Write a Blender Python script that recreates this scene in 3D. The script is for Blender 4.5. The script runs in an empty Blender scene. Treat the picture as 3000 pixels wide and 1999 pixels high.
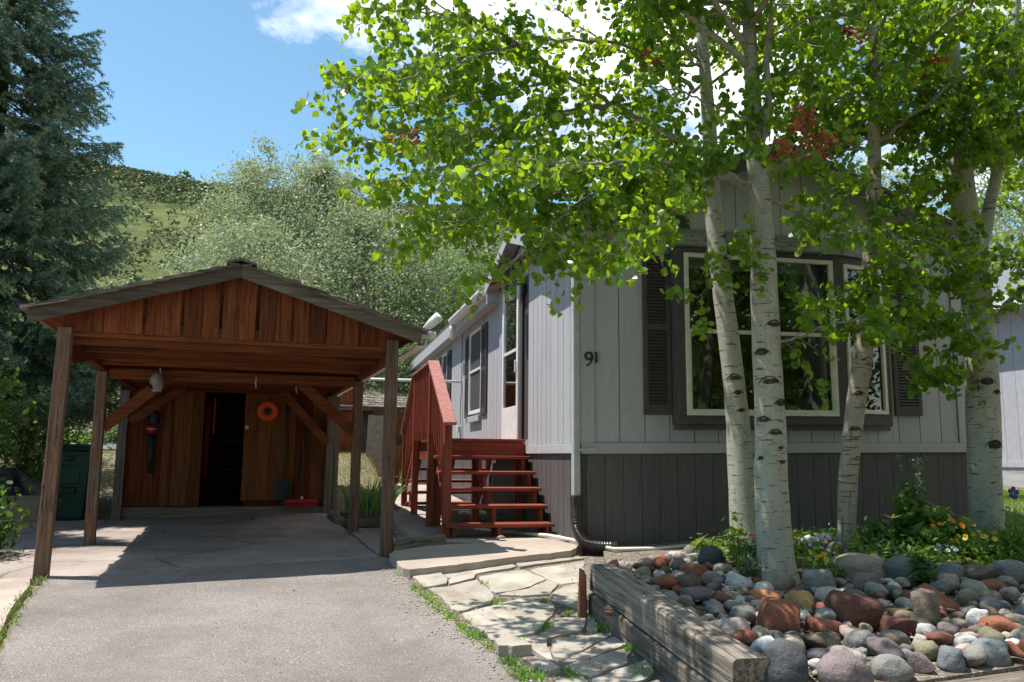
import bpy, bmesh, math, random
import numpy as np
from mathutils import Vector, Matrix
from mathutils import noise as mnoise

DBG = []
random.seed(7); np.random.seed(7)
SC = bpy.context.scene
COL = SC.collection
rad = math.radians

# ------------------------------------------------------------------ camera
F_PX, TILT, ROLL = 2390.0, rad(8.1), rad(0.5)
ct, st = math.cos(TILT), math.sin(TILT); cr, sr = math.cos(ROLL), math.sin(ROLL)
RGT0, DWN0, FWD = Vector((1, 0, 0)), Vector((0, st, -ct)), Vector((0, ct, st))
RGT = RGT0 * cr - DWN0 * sr
DWN = RGT0 * sr + DWN0 * cr
CAMPOS = Vector((0, 0, 1.5))
cd = bpy.data.cameras.new('camera'); cam = bpy.data.objects.new('camera', cd); COL.objects.link(cam)
cd.sensor_width = 36.0; cd.lens = 36.0 * F_PX / 3000.0; cd.clip_start = 0.1; cd.clip_end = 3000
M3 = Matrix((RGT, -DWN, -FWD)).transposed()
cam.matrix_world = Matrix.Translation(CAMPOS) @ M3.to_4x4()
SC.camera = cam

# ------------------------------------------------------------------ light
SUN = Vector((-0.385, 0.050, 1.0)).normalized()
sun_el = math.asin(SUN.z); sun_az = math.atan2(SUN.x, SUN.y)
sd = bpy.data.lights.new('sun', 'SUN'); sd.energy = 5.0; sd.angle = rad(0.53); sd.color = (1.0, 0.955, 0.88)
so = bpy.data.objects.new('sun', sd); COL.objects.link(so)
so.rotation_euler = SUN.to_track_quat('Z', 'Y').to_euler(); so.location = SUN * 60

W = bpy.data.worlds.new('World'); SC.world = W; W.use_nodes = True
wn, wl = W.node_tree.nodes, W.node_tree.links
wn.clear()
wo = wn.new('ShaderNodeOutputWorld'); bg = wn.new('ShaderNodeBackground'); wl.new(bg.outputs[0], wo.inputs[0])
sky = wn.new('ShaderNodeTexSky'); sky.sky_type = 'NISHITA'; sky.sun_disc = False
sky.sun_elevation = sun_el; sky.sun_rotation = sun_az; sky.altitude = 2000; sky.air_density = 1.0; sky.dust_density = 0.6; sky.ozone_density = 1.0
bg.inputs[1].default_value = 0.145
# procedural clouds: noise on the sky's own directions, flattened like a cloud deck
tc = wn.new('ShaderNodeTexCoord'); sep = wn.new('ShaderNodeSeparateXYZ'); wl.new(tc.outputs['Generated'], sep.inputs[0])
def wmath(op, a, b=None):
    n = wn.new('ShaderNodeMath'); n.operation = op
    for i, v in enumerate((a, b)):
        if v is None: continue
        if isinstance(v, (int, float)): n.inputs[i].default_value = v
        else: wl.new(v, n.inputs[i])
    return n.outputs[0]
zz = wmath('ADD', wmath('MAXIMUM', sep.outputs[2], 0.0), 0.18)
cx_, cy_ = wmath('DIVIDE', sep.outputs[0], zz), wmath('DIVIDE', sep.outputs[1], zz)
cmb = wn.new('ShaderNodeCombineXYZ'); wl.new(cx_, cmb.inputs[0]); wl.new(cy_, cmb.inputs[1])
cmap = wn.new('ShaderNodeMapping'); cmap.inputs['Location'].default_value = (4.85, -13.62, 0.38); cmap.inputs['Scale'].default_value = (1, 1, 1)
wl.new(cmb.outputs[0], cmap.inputs[0])
cn = wn.new('ShaderNodeTexNoise'); cn.inputs['Scale'].default_value = 0.85; cn.inputs['Detail'].default_value = 9; cn.inputs['Roughness'].default_value = 0.6
wl.new(cmap.outputs[0], cn.inputs['Vector'])
# the cloud field is thicker towards the right of the house, as over a valley
cov = wmath('MULTIPLY', sep.outputs[0], 0.20)
cval = wmath('ADD', cn.outputs[0], wmath('MINIMUM', cov, 0.10))
crp = wn.new('ShaderNodeValToRGB'); crp.color_ramp.elements[0].position = 0.545; crp.color_ramp.elements[1].position = 0.63
wl.new(cval, crp.inputs[0])
cmix = wn.new('ShaderNodeMix'); cmix.data_type = 'RGBA'
wl.new(crp.outputs[0], cmix.inputs[0]); wl.new(sky.outputs[0], cmix.inputs[6]); cmix.inputs[7].default_value = (8.6, 8.7, 9.0, 1)
tint = wn.new('ShaderNodeMix'); tint.data_type = 'RGBA'; tint.blend_type = 'MULTIPLY'; tint.inputs[0].default_value = 1.0
wl.new(sky.outputs[0], tint.inputs[6]); tint.inputs[7].default_value = (0.97, 1.17, 1.04, 1)
wl.new(tint.outputs[2], cmix.inputs[6])
wl.new(cmix.outputs[2], bg.inputs[0])

SC.view_settings.view_transform = 'Standard'; SC.view_settings.look = 'None'
SC.view_settings.exposure = 0.62; SC.view_settings.gamma = 1.0; SC.view_settings.use_curve_mapping = False
try:
    SC.cycles.max_bounces = 8; SC.cycles.transparent_max_bounces = 12; SC.cycles.use_denoising = True
    SC.cycles.sample_clamp_indirect = 6
except Exception: pass

# ------------------------------------------------------------------ frames
HO = Vector((0.737, 8.552, 0.60)); HYAW = rad(13.5)      # house corner, house yaw
CO = Vector((-4.123, 7.32, 0.42)); CYAW = rad(18.5)      # carport front left post
def frame(o, yaw):
    ex = Vector((math.cos(yaw), math.sin(yaw), 0)); ey = Vector((-math.sin(yaw), math.cos(yaw), 0))
    return (lambda x, y, z=0.0: o + ex * x + ey * y + Vector((0, 0, z))), (lambda p: ((p[0]-o[0])*ex[0]+(p[1]-o[1])*ex[1], (p[0]-o[0])*ey[0]+(p[1]-o[1])*ey[1]))
H2W, W2H = frame(HO, HYAW)
C2W, W2C = frame(CO, CYAW)
def clampf(x, a, b): return max(a, min(b, x))
def sstep(a, b, x):
    t = clampf((x - a) / (b - a), 0, 1); return t * t * (3 - 2 * t)
def front_z(x, y):
    xl, yl = W2C((x, y)); return .42 + .032 * clampf(xl, -9, 12) + .085 * clampf(yl, -16, 0)
def slab_z(x, y):
    xl, yl = W2C((x, y)); return .42 + .02 * xl + .018 * yl
def bed_z(x, y): return front_z(x, y) + .25 - .17 * sstep(6.7, 7.9, y) * sstep(2.6, 1.4, x) - .10 * sstep(7.4, 8.3, y) * sstep(1.4, 2.6, x)
def terr_z(x, y):
    xl, yl = W2C((x, y)); u, v = W2H((x, y))
    z = front_z(x, y) - .05
    ul = u - .075 * max(0, v - 5)
    left = 1 - sstep(-1.95, -1.42, ul)
    r = (.19 * clampf(yl - 6.0, 0, 6) + .07 * max(0, yl - 12)) * left
    if v > 15: r = max(r, .10 * (v - 15) * (1 - left) + r)
    if u > 4.9: r += .11 * clampf(v + .5, 0, 60) * sstep(4.9, 6.5, u)
    r = min(r, 8 + .02 * max(0, y))
    z += r
    d = math.hypot(x * .55, y)
    if y > 55:
        t = sstep(55, 270, d)
        ridge = 74 - 0.10 * clampf(x + 110, -30, 400)
        z += t * ridge * (1 + .05 * mnoise.noise((x * .012, y * .012, 1.3)) + .025 * mnoise.noise((x * .04, y * .04, 4.1)))
    return z

# ------------------------------------------------------------------ objects
def tag(o, label=None, cat=None, group=None, kind=None):
    if label: o['label'] = label
    if cat: o['category'] = cat
    if group: o['group'] = group
    if kind: o['kind'] = kind
    return o
def empty(name, loc, rotz=0.0, label=None, cat=None, group=None):
    o = bpy.data.objects.new(name, None); COL.objects.link(o); o.location = loc; o.rotation_euler = (0, 0, rotz)
    o.empty_display_size = .2
    return tag(o, label, cat, group)
def link_mesh(name, me, parent=None, mat=None):
    o = bpy.data.objects.new(name, me); COL.objects.link(o)
    if parent: o.parent = parent
    if mat and not me.materials: me.materials.append(mat)
    return o
class MB:
    """collects simple shapes; build() links them as one mesh object"""
    def __init__(s): s.v, s.f = [], []
    def add(s, vs, fs):
        n = len(s.v); s.v += [tuple(p) for p in vs]; s.f += [tuple(i + n for i in f) for f in fs]; return s
    def box(s, x0, x1, y0, y1, z0, z1):
        return s.hexa([(x0, y0, z0), (x1, y0, z0), (x1, y1, z0), (x0, y1, z0), (x0, y0, z1), (x1, y0, z1), (x1, y1, z1), (x0, y1, z1)])
    def hexa(s, p):
        return s.add(p, [(3, 2, 1, 0), (4, 5, 6, 7), (0, 1, 5, 4), (1, 2, 6, 5), (2, 3, 7, 6), (3, 0, 4, 7)])
    def beam(s, a, b, w, h, up=(0, 0, 1)):
        """rectangular bar from a to b, w sideways, h along up"""
        a, b = Vector(a), Vector(b); d = (b - a).normalized(); up = Vector(up)
        sd_ = d.cross(up).normalized(); u = sd_.cross(d).normalized()
        P = []
        for c in (a, b):
            P += [c - sd_ * w / 2 - u * h / 2, c + sd_ * w / 2 - u * h / 2, c + sd_ * w / 2 + u * h / 2, c - sd_ * w / 2 + u * h / 2]
        return s.add(P, [(0, 1, 2, 3)[::-1], (4, 5, 6, 7), (0, 1, 5, 4), (1, 2, 6, 5), (2, 3, 7, 6), (3, 0, 4, 7)])
    def prism(s, poly, axis, a, b):
        """extrude 2D poly along axis ('x','y','z') from a to b"""
        n = len(poly)
        def pt(q, t): return {'x': (t, q[0], q[1]), 'y': (q[0], t, q[1]), 'z': (q[0], q[1], t)}[axis]
        vs = [pt(q, a) for q in poly] + [pt(q, b) for q in poly]
        return s.add(vs, [tuple(range(n))[::-1], tuple(range(n, 2 * n))] + [(i, (i + 1) % n, n + (i + 1) % n, n + i) for i in range(n)])
    def tube(s, pts, rs, n=8, cap=True):
        pts = [Vector(p) for p in pts]
        if isinstance(rs, (int, float)): rs = [rs] * len(pts)
        base = len(s.v); prev = None
        for i, p in enumerate(pts):
            d = (pts[min(i + 1, len(pts) - 1)] - pts[max(i - 1, 0)])
            d = d.normalized() if d.length > 1e-9 else Vector((0, 0, 1))
            if prev is None:
                a = d.cross(Vector((0, 0, 1))); a = a.normalized() if a.length > 1e-3 else Vector((1, 0, 0))
            else:
                a = (prev - d * prev.dot(d)); a = a.normalized() if a.length > 1e-6 else prev
            prev = a; b = d.cross(a)
            for k in range(n):
                t = 2 * math.pi * k / n
                s.v.append(tuple(p + (a * math.cos(t) + b * math.sin(t)) * rs[i]))
        for i in range(len(pts) - 1):
            for k in range(n):
                k2 = (k + 1) % n
                s.f.append((base + i * n + k, base + i * n + k2, base + (i + 1) * n + k2, base + (i + 1) * n + k))
        if cap:
            s.f.append(tuple(base + k for k in range(n))[::-1]); m = base + (len(pts) - 1) * n
            s.f.append(tuple(m + k for k in range(n)))
        return s
    def grid(s, nx, ny, fn):
        b = len(s.v)
        for j in range(ny + 1):
            for i in range(nx + 1): s.v.append(tuple(fn(i / nx, j / ny)))
        for j in range(ny):
            for i in range(nx):
                a = b + j * (nx + 1) + i; s.f.append((a, a + 1, a + nx + 2, a + nx + 1))
        return s
    def build(s, name, mat, parent=None, smooth=False, bevel=0.0, shear=None):
        me = bpy.data.meshes.new(name)
        v = s.v
        if shear: v = [(x, y, z + shear * x) for x, y, z in v]
        me.from_pydata(v, [], s.f)
        bm = bmesh.new(); bm.from_mesh(me); bmesh.ops.recalc_face_normals(bm, faces=bm.faces)
        if bevel:
            bmesh.ops.bevel(bm, geom=[e for e in bm.edges if len(e.link_faces) == 2 and e.calc_face_angle(0) > .5], offset=bevel, segments=1, affect='EDGES', clamp_overlap=True)
        bm.to_mesh(me); bm.free()
        if smooth: me.polygons.foreach_set('use_smooth', [True] * len(me.polygons))
        return link_mesh(name, me, parent, mat)
def fast(name, V, k, mat, parent=None, rnd=None, smooth=False):
    """V: (n,k,3) array of n separate k-gons"""
    V = np.asarray(V, np.float32); n = V.shape[0]
    me = bpy.data.meshes.new(name)
    me.vertices.add(n * k); me.vertices.foreach_set('co', V.reshape(-1))
    me.loops.add(n * k); me.loops.foreach_set('vertex_index', np.arange(n * k, dtype=np.int32))
    me.polygons.add(n); me.polygons.foreach_set('loop_start', np.arange(0, n * k, k, dtype=np.int32))
    me.polygons.foreach_set('loop_total', np.full(n, k, np.int32))
    if rnd is not None:
        at = me.attributes.new('rnd', 'FLOAT', 'POINT'); at.data.foreach_set('value', np.repeat(np.asarray(rnd, np.float32), k))
    me.update(calc_edges=True); me.validate()
    return link_mesh(name, me, parent, mat)

# ------------------------------------------------------------------ materials
def newmat(name):
    m = bpy.data.materials.new(name); m.use_nodes = True
    nt = m.node_tree; b = nt.nodes['Principled BSDF']
    return m, nt, b
def c4(c): return (c[0], c[1], c[2], 1)
def surf(name, cols, scale=(1, 1, 1), ns=6.0, detail=6, rough=.75, bump=.15, bns=None, rnd=.18, spec=.3, dist=0.0, speck=None, nrough=.6, stain=None, bdist=.02, crack=None, edge=None):
    m, nt, b = newmat(name); N, L = nt.nodes, nt.links
    tcn = N.new('ShaderNodeTexCoord'); mp = N.new('ShaderNodeMapping'); mp.inputs['Scale'].default_value = scale
    L.new(tcn.outputs['Object'], mp.inputs[0])
    oi = N.new('ShaderNodeObjectInfo')
    ad = N.new('ShaderNodeVectorMath'); ad.operation = 'ADD'
    sc_ = N.new('ShaderNodeVectorMath'); sc_.operation = 'SCALE'; sc_.inputs['Scale'].default_value = 17.0
    cb = N.new('ShaderNodeCombineXYZ'); L.new(oi.outputs['Random'], cb.inputs[0]); L.new(oi.outputs['Random'], cb.inputs[1]); L.new(oi.outputs['Random'], cb.inputs[2])
    L.new(cb.outputs[0], sc_.inputs[0]); L.new(mp.outputs[0], ad.inputs[0]); L.new(sc_.outputs[0], ad.inputs[1])
    nz = N.new('ShaderNodeTexNoise'); nz.inputs['Scale'].default_value = ns; nz.inputs['Detail'].default_value = detail; nz.inputs['Roughness'].default_value = nrough; nz.inputs['Distortion'].default_value = dist
    L.new(ad.outputs[0], nz.inputs['Vector'])
    rp = N.new('ShaderNodeValToRGB'); els = rp.color_ramp.elements
    while len(els) < len(cols): els.new(.5)
    for e, (p, c) in zip(els, cols): e.position = p; e.color = c4(c)
    L.new(nz.outputs[0], rp.inputs[0]); out = rp.outputs[0]
    if speck:
        for (sscale, th, col, width) in speck:
            n2 = N.new('ShaderNodeTexNoise'); n2.inputs['Scale'].default_value = sscale; n2.inputs['Detail'].default_value = 3
            L.new(tcn.outputs['Object'], n2.inputs['Vector'])
            r2 = N.new('ShaderNodeValToRGB'); r2.color_ramp.elements[0].position = th; r2.color_ramp.elements[1].position = th + width
            L.new(n2.outputs[0], r2.inputs[0])
            mx = N.new('ShaderNodeMix'); mx.data_type = 'RGBA'; L.new(r2.outputs[0], mx.inputs[0]); L.new(out, mx.inputs[6]); mx.inputs[7].default_value = c4(col); out = mx.outputs[2]
    if stain:
        sscale, th, width, col, amt = stain
        n2 = N.new('ShaderNodeTexNoise'); n2.inputs['Scale'].default_value = sscale; n2.inputs['Detail'].default_value = 5; n2.inputs['Roughness'].default_value = .65
        L.new(tcn.outputs['Object'], n2.inputs['Vector'])
        r2 = N.new('ShaderNodeValToRGB'); r2.color_ramp.elements[0].position = th; r2.color_ramp.elements[1].position = th + width
        r2.color_ramp.elements[1].color = (amt, amt, amt, 1)
        L.new(n2.outputs[0], r2.inputs[0])
        mx = N.new('ShaderNodeMix'); mx.data_type = 'RGBA'; L.new(r2.outputs[0], mx.inputs[0]); L.new(out, mx.inputs[6]); mx.inputs[7].default_value = c4(col); out = mx.outputs[2]
    if crack:      # (mapping scale, noise scale, threshold, width, colour): thin dark splits along the grain
        cs, cns, th, wd, col = crack
        mp2 = N.new('ShaderNodeMapping'); mp2.inputs['Scale'].default_value = cs; L.new(tcn.outputs['Object'], mp2.inputs[0])
        n2 = N.new('ShaderNodeTexNoise'); n2.inputs['Scale'].default_value = cns; n2.inputs['Detail'].default_value = 4; n2.inputs['Roughness'].default_value = .55
        L.new(mp2.outputs[0], n2.inputs['Vector'])
        m1 = N.new('ShaderNodeMath'); m1.operation = 'SUBTRACT'; L.new(n2.outputs[0], m1.inputs[0]); m1.inputs[1].default_value = .5
        m2 = N.new('ShaderNodeMath'); m2.operation = 'ABSOLUTE'; L.new(m1.outputs[0], m2.inputs[0])
        r2 = N.new('ShaderNodeValToRGB'); r2.color_ramp.elements[0].position = th; r2.color_ramp.elements[1].position = th + wd
        r2.color_ramp.elements[0].color = (1, 1, 1, 1); r2.color_ramp.elements[1].color = (0, 0, 0, 1); L.new(m2.outputs[0], r2.inputs[0])
        mx = N.new('ShaderNodeMix'); mx.data_type = 'RGBA'; L.new(r2.outputs[0], mx.inputs[0]); L.new(out, mx.inputs[6]); mx.inputs[7].default_value = c4(col); out = mx.outputs[2]
    if edge:       # (scale, threshold, colour): random cracks
        es, th, col = edge
        nd = N.new('ShaderNodeTexNoise'); nd.inputs['Scale'].default_value = es * 2.2; nd.inputs['Detail'].default_value = 5; L.new(tcn.outputs['Object'], nd.inputs['Vector'])
        mx0 = N.new('ShaderNodeMix'); mx0.data_type = 'RGBA'; mx0.inputs[0].default_value = .35; L.new(tcn.outputs['Object'], mx0.inputs[6]); L.new(nd.outputs['Color'], mx0.inputs[7])
        vo = N.new('ShaderNodeTexVoronoi'); vo.feature = 'DISTANCE_TO_EDGE'; vo.inputs['Scale'].default_value = es; L.new(mx0.outputs[2], vo.inputs['Vector'])
        r2 = N.new('ShaderNodeValToRGB'); r2.color_ramp.elements[0].position = 0; r2.color_ramp.elements[1].position = th
        r2.color_ramp.elements[0].color = (.8, .8, .8, 1); r2.color_ramp.elements[1].color = (0, 0, 0, 1); L.new(vo.outputs['Distance'], r2.inputs[0])
        mx = N.new('ShaderNodeMix'); mx.data_type = 'RGBA'; L.new(r2.outputs[0], mx.inputs[0]); L.new(out, mx.inputs[6]); mx.inputs[7].default_value = c4(col); out = mx.outputs[2]
    if rnd:
        hs = N.new('ShaderNodeHueSaturation'); mr = N.new('ShaderNodeMapRange')
        mr.inputs[3].default_value = 1 - rnd; mr.inputs[4].default_value = 1 + rnd
        L.new(oi.outputs['Random'], mr.inputs[0]); L.new(mr.outputs[0], hs.inputs['Value']); L.new(out, hs.inputs['Color']); out = hs.outputs[0]
    L.new(out, b.inputs['Base Color'])
    b.inputs['Roughness'].default_value = rough; b.inputs['Specular IOR Level'].default_value = spec
    if bump:
        bp = N.new('ShaderNodeBump'); bp.inputs['Strength'].default_value = bump; bp.inputs['Distance'].default_value = bdist
        if bns:
            n3 = N.new('ShaderNodeTexNoise'); n3.inputs['Scale'].default_value = bns; n3.inputs['Detail'].default_value = 5; n3.inputs['Roughness'].default_value = .65
            L.new(ad.outputs[0], n3.inputs['Vector']); L.new(n3.outputs[0], bp.inputs['Height'])
        else: L.new(nz.outputs[0], bp.inputs['Height'])
        L.new(bp.outputs[0], b.inputs['Normal'])
    return m
def plain(name, col, rough=.5, spec=.4, metal=0.0, rnd=.06):
    return surf(name, [(.3, tuple(x * .88 for x in col)), (.7, tuple(min(1, x * 1.1) for x in col))], ns=9, rough=rough, spec=spec, bump=.04, bns=40, rnd=rnd)
def leafmat(name, lo, hi, trans, tamt=.45, rough=.5, spec=.3, dark=.75):
    m, nt, b = newmat(name); N, L = nt.nodes, nt.links
    at = N.new('ShaderNodeAttribute'); at.attribute_name = 'rnd'; oi = N.new('ShaderNodeObjectInfo')
    ad = N.new('ShaderNodeMath'); ad.operation = 'ADD'; L.new(at.outputs['Fac'], ad.inputs[0]); L.new(oi.outputs['Random'], ad.inputs[1])
    fr = N.new('ShaderNodeMath'); fr.operation = 'FRACT'; L.new(ad.outputs[0], fr.inputs[0])
    rp = N.new('ShaderNodeValToRGB'); rp.color_ramp.elements[0].color = c4(lo); rp.color_ramp.elements[1].color = c4(hi); L.new(fr.outputs[0], rp.inputs[0])
    L.new(rp.outputs[0], b.inputs['Base Color']); b.inputs['Roughness'].default_value = rough; b.inputs['Specular IOR Level'].default_value = spec
    tr = N.new('ShaderNodeBsdfTranslucent')
    rt = N.new('ShaderNodeValToRGB'); rt.color_ramp.elements[0].color = c4(tuple(x * dark for x in trans)); rt.color_ramp.elements[1].color = c4(trans); L.new(fr.outputs[0], rt.inputs[0])
    L.new(rt.outputs[0], tr.inputs[0])
    ms = N.new('ShaderNodeMixShader'); ms.inputs[0].default_value = tamt
    L.new(b.outputs[0], ms.inputs[1]); L.new(tr.outputs[0], ms.inputs[2])
    L.new(ms.outputs[0], N['Material Output'].inputs['Surface'])
    return m
M = {}
def wood(name, a, b_, axis, rough=.8, bump=.25, rnd=.25, ns=4.0, mid=None, spec=.25, stain=None, crack=None):
    sc = {'x': (.45, 9, 9), 'y': (9, .45, 9), 'z': (9, 9, .45)}[axis]
    cols = [(.32, a), (.5, mid or tuple((p + q) / 2 for p, q in zip(a, b_))), (.7, b_)]
    return surf(name, cols, scale=sc, ns=ns, detail=7, rough=rough, bump=bump, rnd=rnd, spec=spec, dist=.6, stain=stain, crack=({'x': (.35, 7, 7), 'y': (7, .35, 7), 'z': (7, 7, .35)}[axis], 2.2, .0, crack, tuple(q * .3 for q in a)) if crack else None)
for ax in 'xyz':
    M['cedar_' + ax] = wood('stained_cedar_' + ax, (.065, .016, .006), (.205, .060, .020), ax, rnd=.35, spec=.2, crack=.007)
    M['oldwood_' + ax] = wood('weathered_grey_wood_' + ax, (.09, .075, .06), (.24, .205, .17), ax, rnd=.2)
    if ax == 'x': M['cedar_x'] = wood('stained_cedar_joist', (.075, .020, .007), (.235, .075, .025), 'x', rnd=.25, spec=.2)  # cedar lightened for joists: slab bounce light put into the colour
    M['red_' + ax] = wood('red_deck_stain_' + ax, (.155, .031, .018), (.32, .068, .036), ax, rough=.62, bump=.15, rnd=.16, spec=.3, crack=.010, stain=(5, .55, .2, (.20, .07, .045), .6))
M['red_faded'] = wood('sun_faded_red_stain', (.25, .085, .065), (.46, .20, .165), 'y', rough=.5, bump=.12, rnd=.08, spec=.4, crack=.008)
M['pine_z'] = wood('plain_pine_boards', (.10, .034, .011), (.25, .090, .027), 'z', rnd=.22, crack=.009)
M['post_z'] = wood('carport_post_wood', (.085, .048, .031), (.235, .145, .098), 'z', rnd=.12, crack=.012, stain=(1.6, .52, .2, (.20, .175, .15), .7))
M['timber_y'] = wood('railway_tie_wood_y', (.11, .095, .085), (.36, .32, .28), 'y', bump=.8, rnd=.1, ns=3.2)
M['timber_x'] = wood('railway_tie_wood_x', (.11, .095, .085), (.34, .30, .26), 'x', bump=.8, rnd=.1, ns=3.2)
M['shake'] = wood('cedar_shake', (.07, .06, .05), (.26, .22, .18), 'x', rnd=.35, bump=.4)
M['siding'] = surf('grey_painted_siding', [(.3, (.385, .380, .402)), (.7, (.44, .435, .458))], scale=(8, 8, .6), ns=7, rough=.7, bump=.3, rnd=.035, bns=9, spec=.2, stain=(1.3, .52, .25, (.27, .265, .265), .35))
M['trimgrey'] = surf('grey_painted_trim', [(.3, (.37, .37, .395)), (.7, (.45, .45, .475))], ns=12, rough=.6, bump=.1, rnd=.03, spec=.25)
M['skirt'] = surf('dark_skirting_paint', [(.3, (.088, .079, .080)), (.7, (.122, .110, .111))], scale=(8, 8, .6), ns=7, rough=.7, bump=.3, rnd=.05, bns=9, spec=.22, speck=[(3.5, .72, (.16, .15, .15), .05)])
M['darktrim'] = surf('dark_brown_trim', [(.3, (.060, .052, .052)), (.7, (.088, .077, .076))], ns=10, rough=.6, bump=.08, rnd=.05, spec=.3)
M['louvre'] = surf('dark_louvre_paint', [(.3, (.052, .045, .044)), (.7, (.074, .064, .062))], ns=10, rough=.55, bump=.05, rnd=.03, spec=.3)
M['cream'] = plain('cream_vinyl_frame', (.62, .60, .50), rough=.4, rnd=.02)
M['white'] = plain('white_painted_metal', (.74, .74, .74), rough=.38, rnd=.02)
M['downspout'] = plain('downspout_paint', (.40, .43, .42), rough=.45, rnd=.02)
M['black'] = plain('black_metal', (.018, .018, .02), rough=.4)
M['fabric_black'] = plain('black_plastic', (.022, .022, .024), rough=.5)
M['drain'] = plain('brown_corrugated_plastic', (.045, .030, .024), rough=.28, spec=.5)
M['concrete'] = surf('worn_concrete', [(.3, (.31, .255, .21)), (.7, (.44, .37, .315))], ns=2.2, detail=9, rough=.9, bump=.25, bns=60, rnd=.05, spec=.15, speck=[(90, .62, (.24, .20, .18), .08)], stain=(1.1, .5, .25, (.21, .175, .155), .55))
M['slab'] = surf('stained_concrete_slab', [(.3, (.27, .225, .20)), (.7, (.40, .34, .30))], ns=1.7, detail=10, rough=.92, bump=.3, bns=45, rnd=0, spec=.12, speck=[(70, .6, (.16, .13, .115), .08)], stain=(.9, .5, .22, (.13, .105, .095), .75), edge=(.7, .010, (.07, .058, .05)))
M['flag'] = surf('pale_flagstone', [(.28, (.29, .26, .22)), (.72, (.45, .41, .355))], ns=3.0, detail=9, rough=.88, bump=.45, bns=14, rnd=.10, spec=.15, stain=(2.2, .48, .2, (.21, .17, .13), .75))
M['asphalt'] = surf('worn_asphalt', [(.3, (.175, .154, .143)), (.7, (.248, .222, .205))], ns=1.1, detail=8, rough=.95, bump=.8, bns=70, rnd=0, spec=.15, speck=[(110, .54, (.36, .33, .305), .08), (90, .60, (.095, .08, .076), .06), (48, .66, (.42, .39, .36), .04), (55, .67, (.28, .17, .14), .05)], stain=(1.3, .46, .3, (.13, .113, .105), .75), bdist=.012)
M['soil'] = surf('garden_soil', [(.3, (.055, .040, .030)), (.7, (.13, .10, .078))], ns=9, rough=.95, bump=.7, bns=40, rnd=0, spec=.1, speck=[(55, .6, (.22, .18, .145), .1)])
M['gravel'] = surf('pale_gravel_soil', [(.3, (.115, .09, .072)), (.7, (.25, .21, .17))], ns=14, rough=.95, bump=.9, bns=60, rnd=0, spec=.1, speck=[(45, .58, (.42, .37, .31), .06)])
M['dirt'] = surf('dry_ground', [(.3, (.14, .115, .08)), (.7, (.23, .20, .13))], ns=2.0, rough=.95, bump=.4, bns=20, rnd=0, spec=.1)
M['hill'] = surf('hillside_ground', [(.30, (.035, .055, .022)), (.46, (.075, .095, .036)), (.58, (.125, .135, .05)), (.70, (.13, .12, .095))], scale=(.05, .05, .09), ns=1.6, detail=12, nrough=.72, rough=1, bump=.0, rnd=0, spec=.05)
M['roadgrey'] = surf('pale_road', [(.3, (.17, .17, .172)), (.7, (.22, .22, .222))], ns=2, rough=.95, bump=.1, rnd=0, spec=.1)
M['roof_shingle'] = surf('brown_roof_shingle', [(.3, (.055, .048, .044)), (.7, (.15, .13, .12))], ns=30, rough=.95, bump=.3, rnd=.1, spec=.1)
M['plywood'] = surf('weathered_plywood', [(.3, (.16, .125, .09)), (.7, (.33, .275, .21))], scale=(2, 2, 6), ns=5, rough=.85, bump=.2, rnd=.1)
M['greyboard'] = surf('grey_weathered_board', [(.3, (.22, .21, .20)), (.7, (.40, .385, .36))], scale=(5, 5, 1), ns=4, rough=.85, bump=.15, rnd=.12)
M['orange'] = plain('orange_plastic', (.72, .085, .012), rough=.35)
M['redplastic'] = plain('red_plastic', (.42, .016, .018), rough=.45)
M['green_bin'] = plain('green_bin_plastic', (.008, .062, .052), rough=.42)
M['bin_lid'] = plain('dark_bin_lid', (.018, .026, .036), rough=.42)
M['pot'] = plain('white_pot', (.55, .54, .52), rough=.6)
M['tarp'] = plain('dark_blue_tarp', (.02, .024, .06), rough=.45)
M['string'] = plain('pale_string', (.6, .56, .5), rough=.8)
M['lampglass'] = plain('frosted_lamp_glass', (.75, .74, .72), rough=.3)
M['brick'] = surf('red_sandstone_rough', [(.3, (.17, .065, .042)), (.7, (.31, .135, .088))], ns=7, rough=.9, bump=.5, bns=18, rnd=.12, spec=.15)
ROCKM = {}
def rockmat(k, a, b_, sp=None, st=None):
    ROCKM[k] = surf('rock_' + k, [(.3, a), (.7, b_)], ns=8, detail=10, nrough=.68, rough=.82, bump=.75, bns=26, rnd=.22, spec=.22, speck=[(150, .60, sp or tuple(x * 1.3 for x in b_), .10), (110, .60, tuple(x * .6 for x in a), .10)], stain=st or (9, .5, .22, tuple(x * .55 for x in a), .6))
rockmat('grey', (.17, .165, .155), (.28, .27, .25))
rockmat('blue', (.105, .118, .13), (.20, .215, .225))
rockmat('warm', (.27, .235, .20), (.40, .355, .305))
rockmat('dark', (.075, .075, .085), (.145, .145, .155))
rockmat('mauve', (.12, .095, .095), (.215, .175, .17))
rockmat('tan', (.24, .20, .155), (.36, .31, .245))
rockmat('white', (.42, .405, .38), (.58, .56, .53))
rockmat('pink', (.33, .255, .225), (.47, .385, .345))
rockmat('red', (.185, .068, .042), (.31, .125, .078))
rockmat('darkred', (.095, .040, .030), (.17, .078, .058))
rockmat('orange', (.34, .135, .06), (.47, .215, .11))
rockmat('ochre', (.38, .25, .10), (.52, .37, .18))
rockmat('olive', (.17, .155, .105), (.27, .245, .17))
rockmat('brown', (.105, .08, .06), (.19, .15, .115))
M['aspenleaf'] = leafmat('aspen_leaf', (.030, .115, .015), (.10, .235, .028), (.50, .72, .02), tamt=.52, rough=.36, spec=.5, dark=.55)
M['deadleaf'] = leafmat('dead_leaf', (.22, .065, .028), (.40, .14, .06), (.45, .14, .05), tamt=.4)
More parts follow.
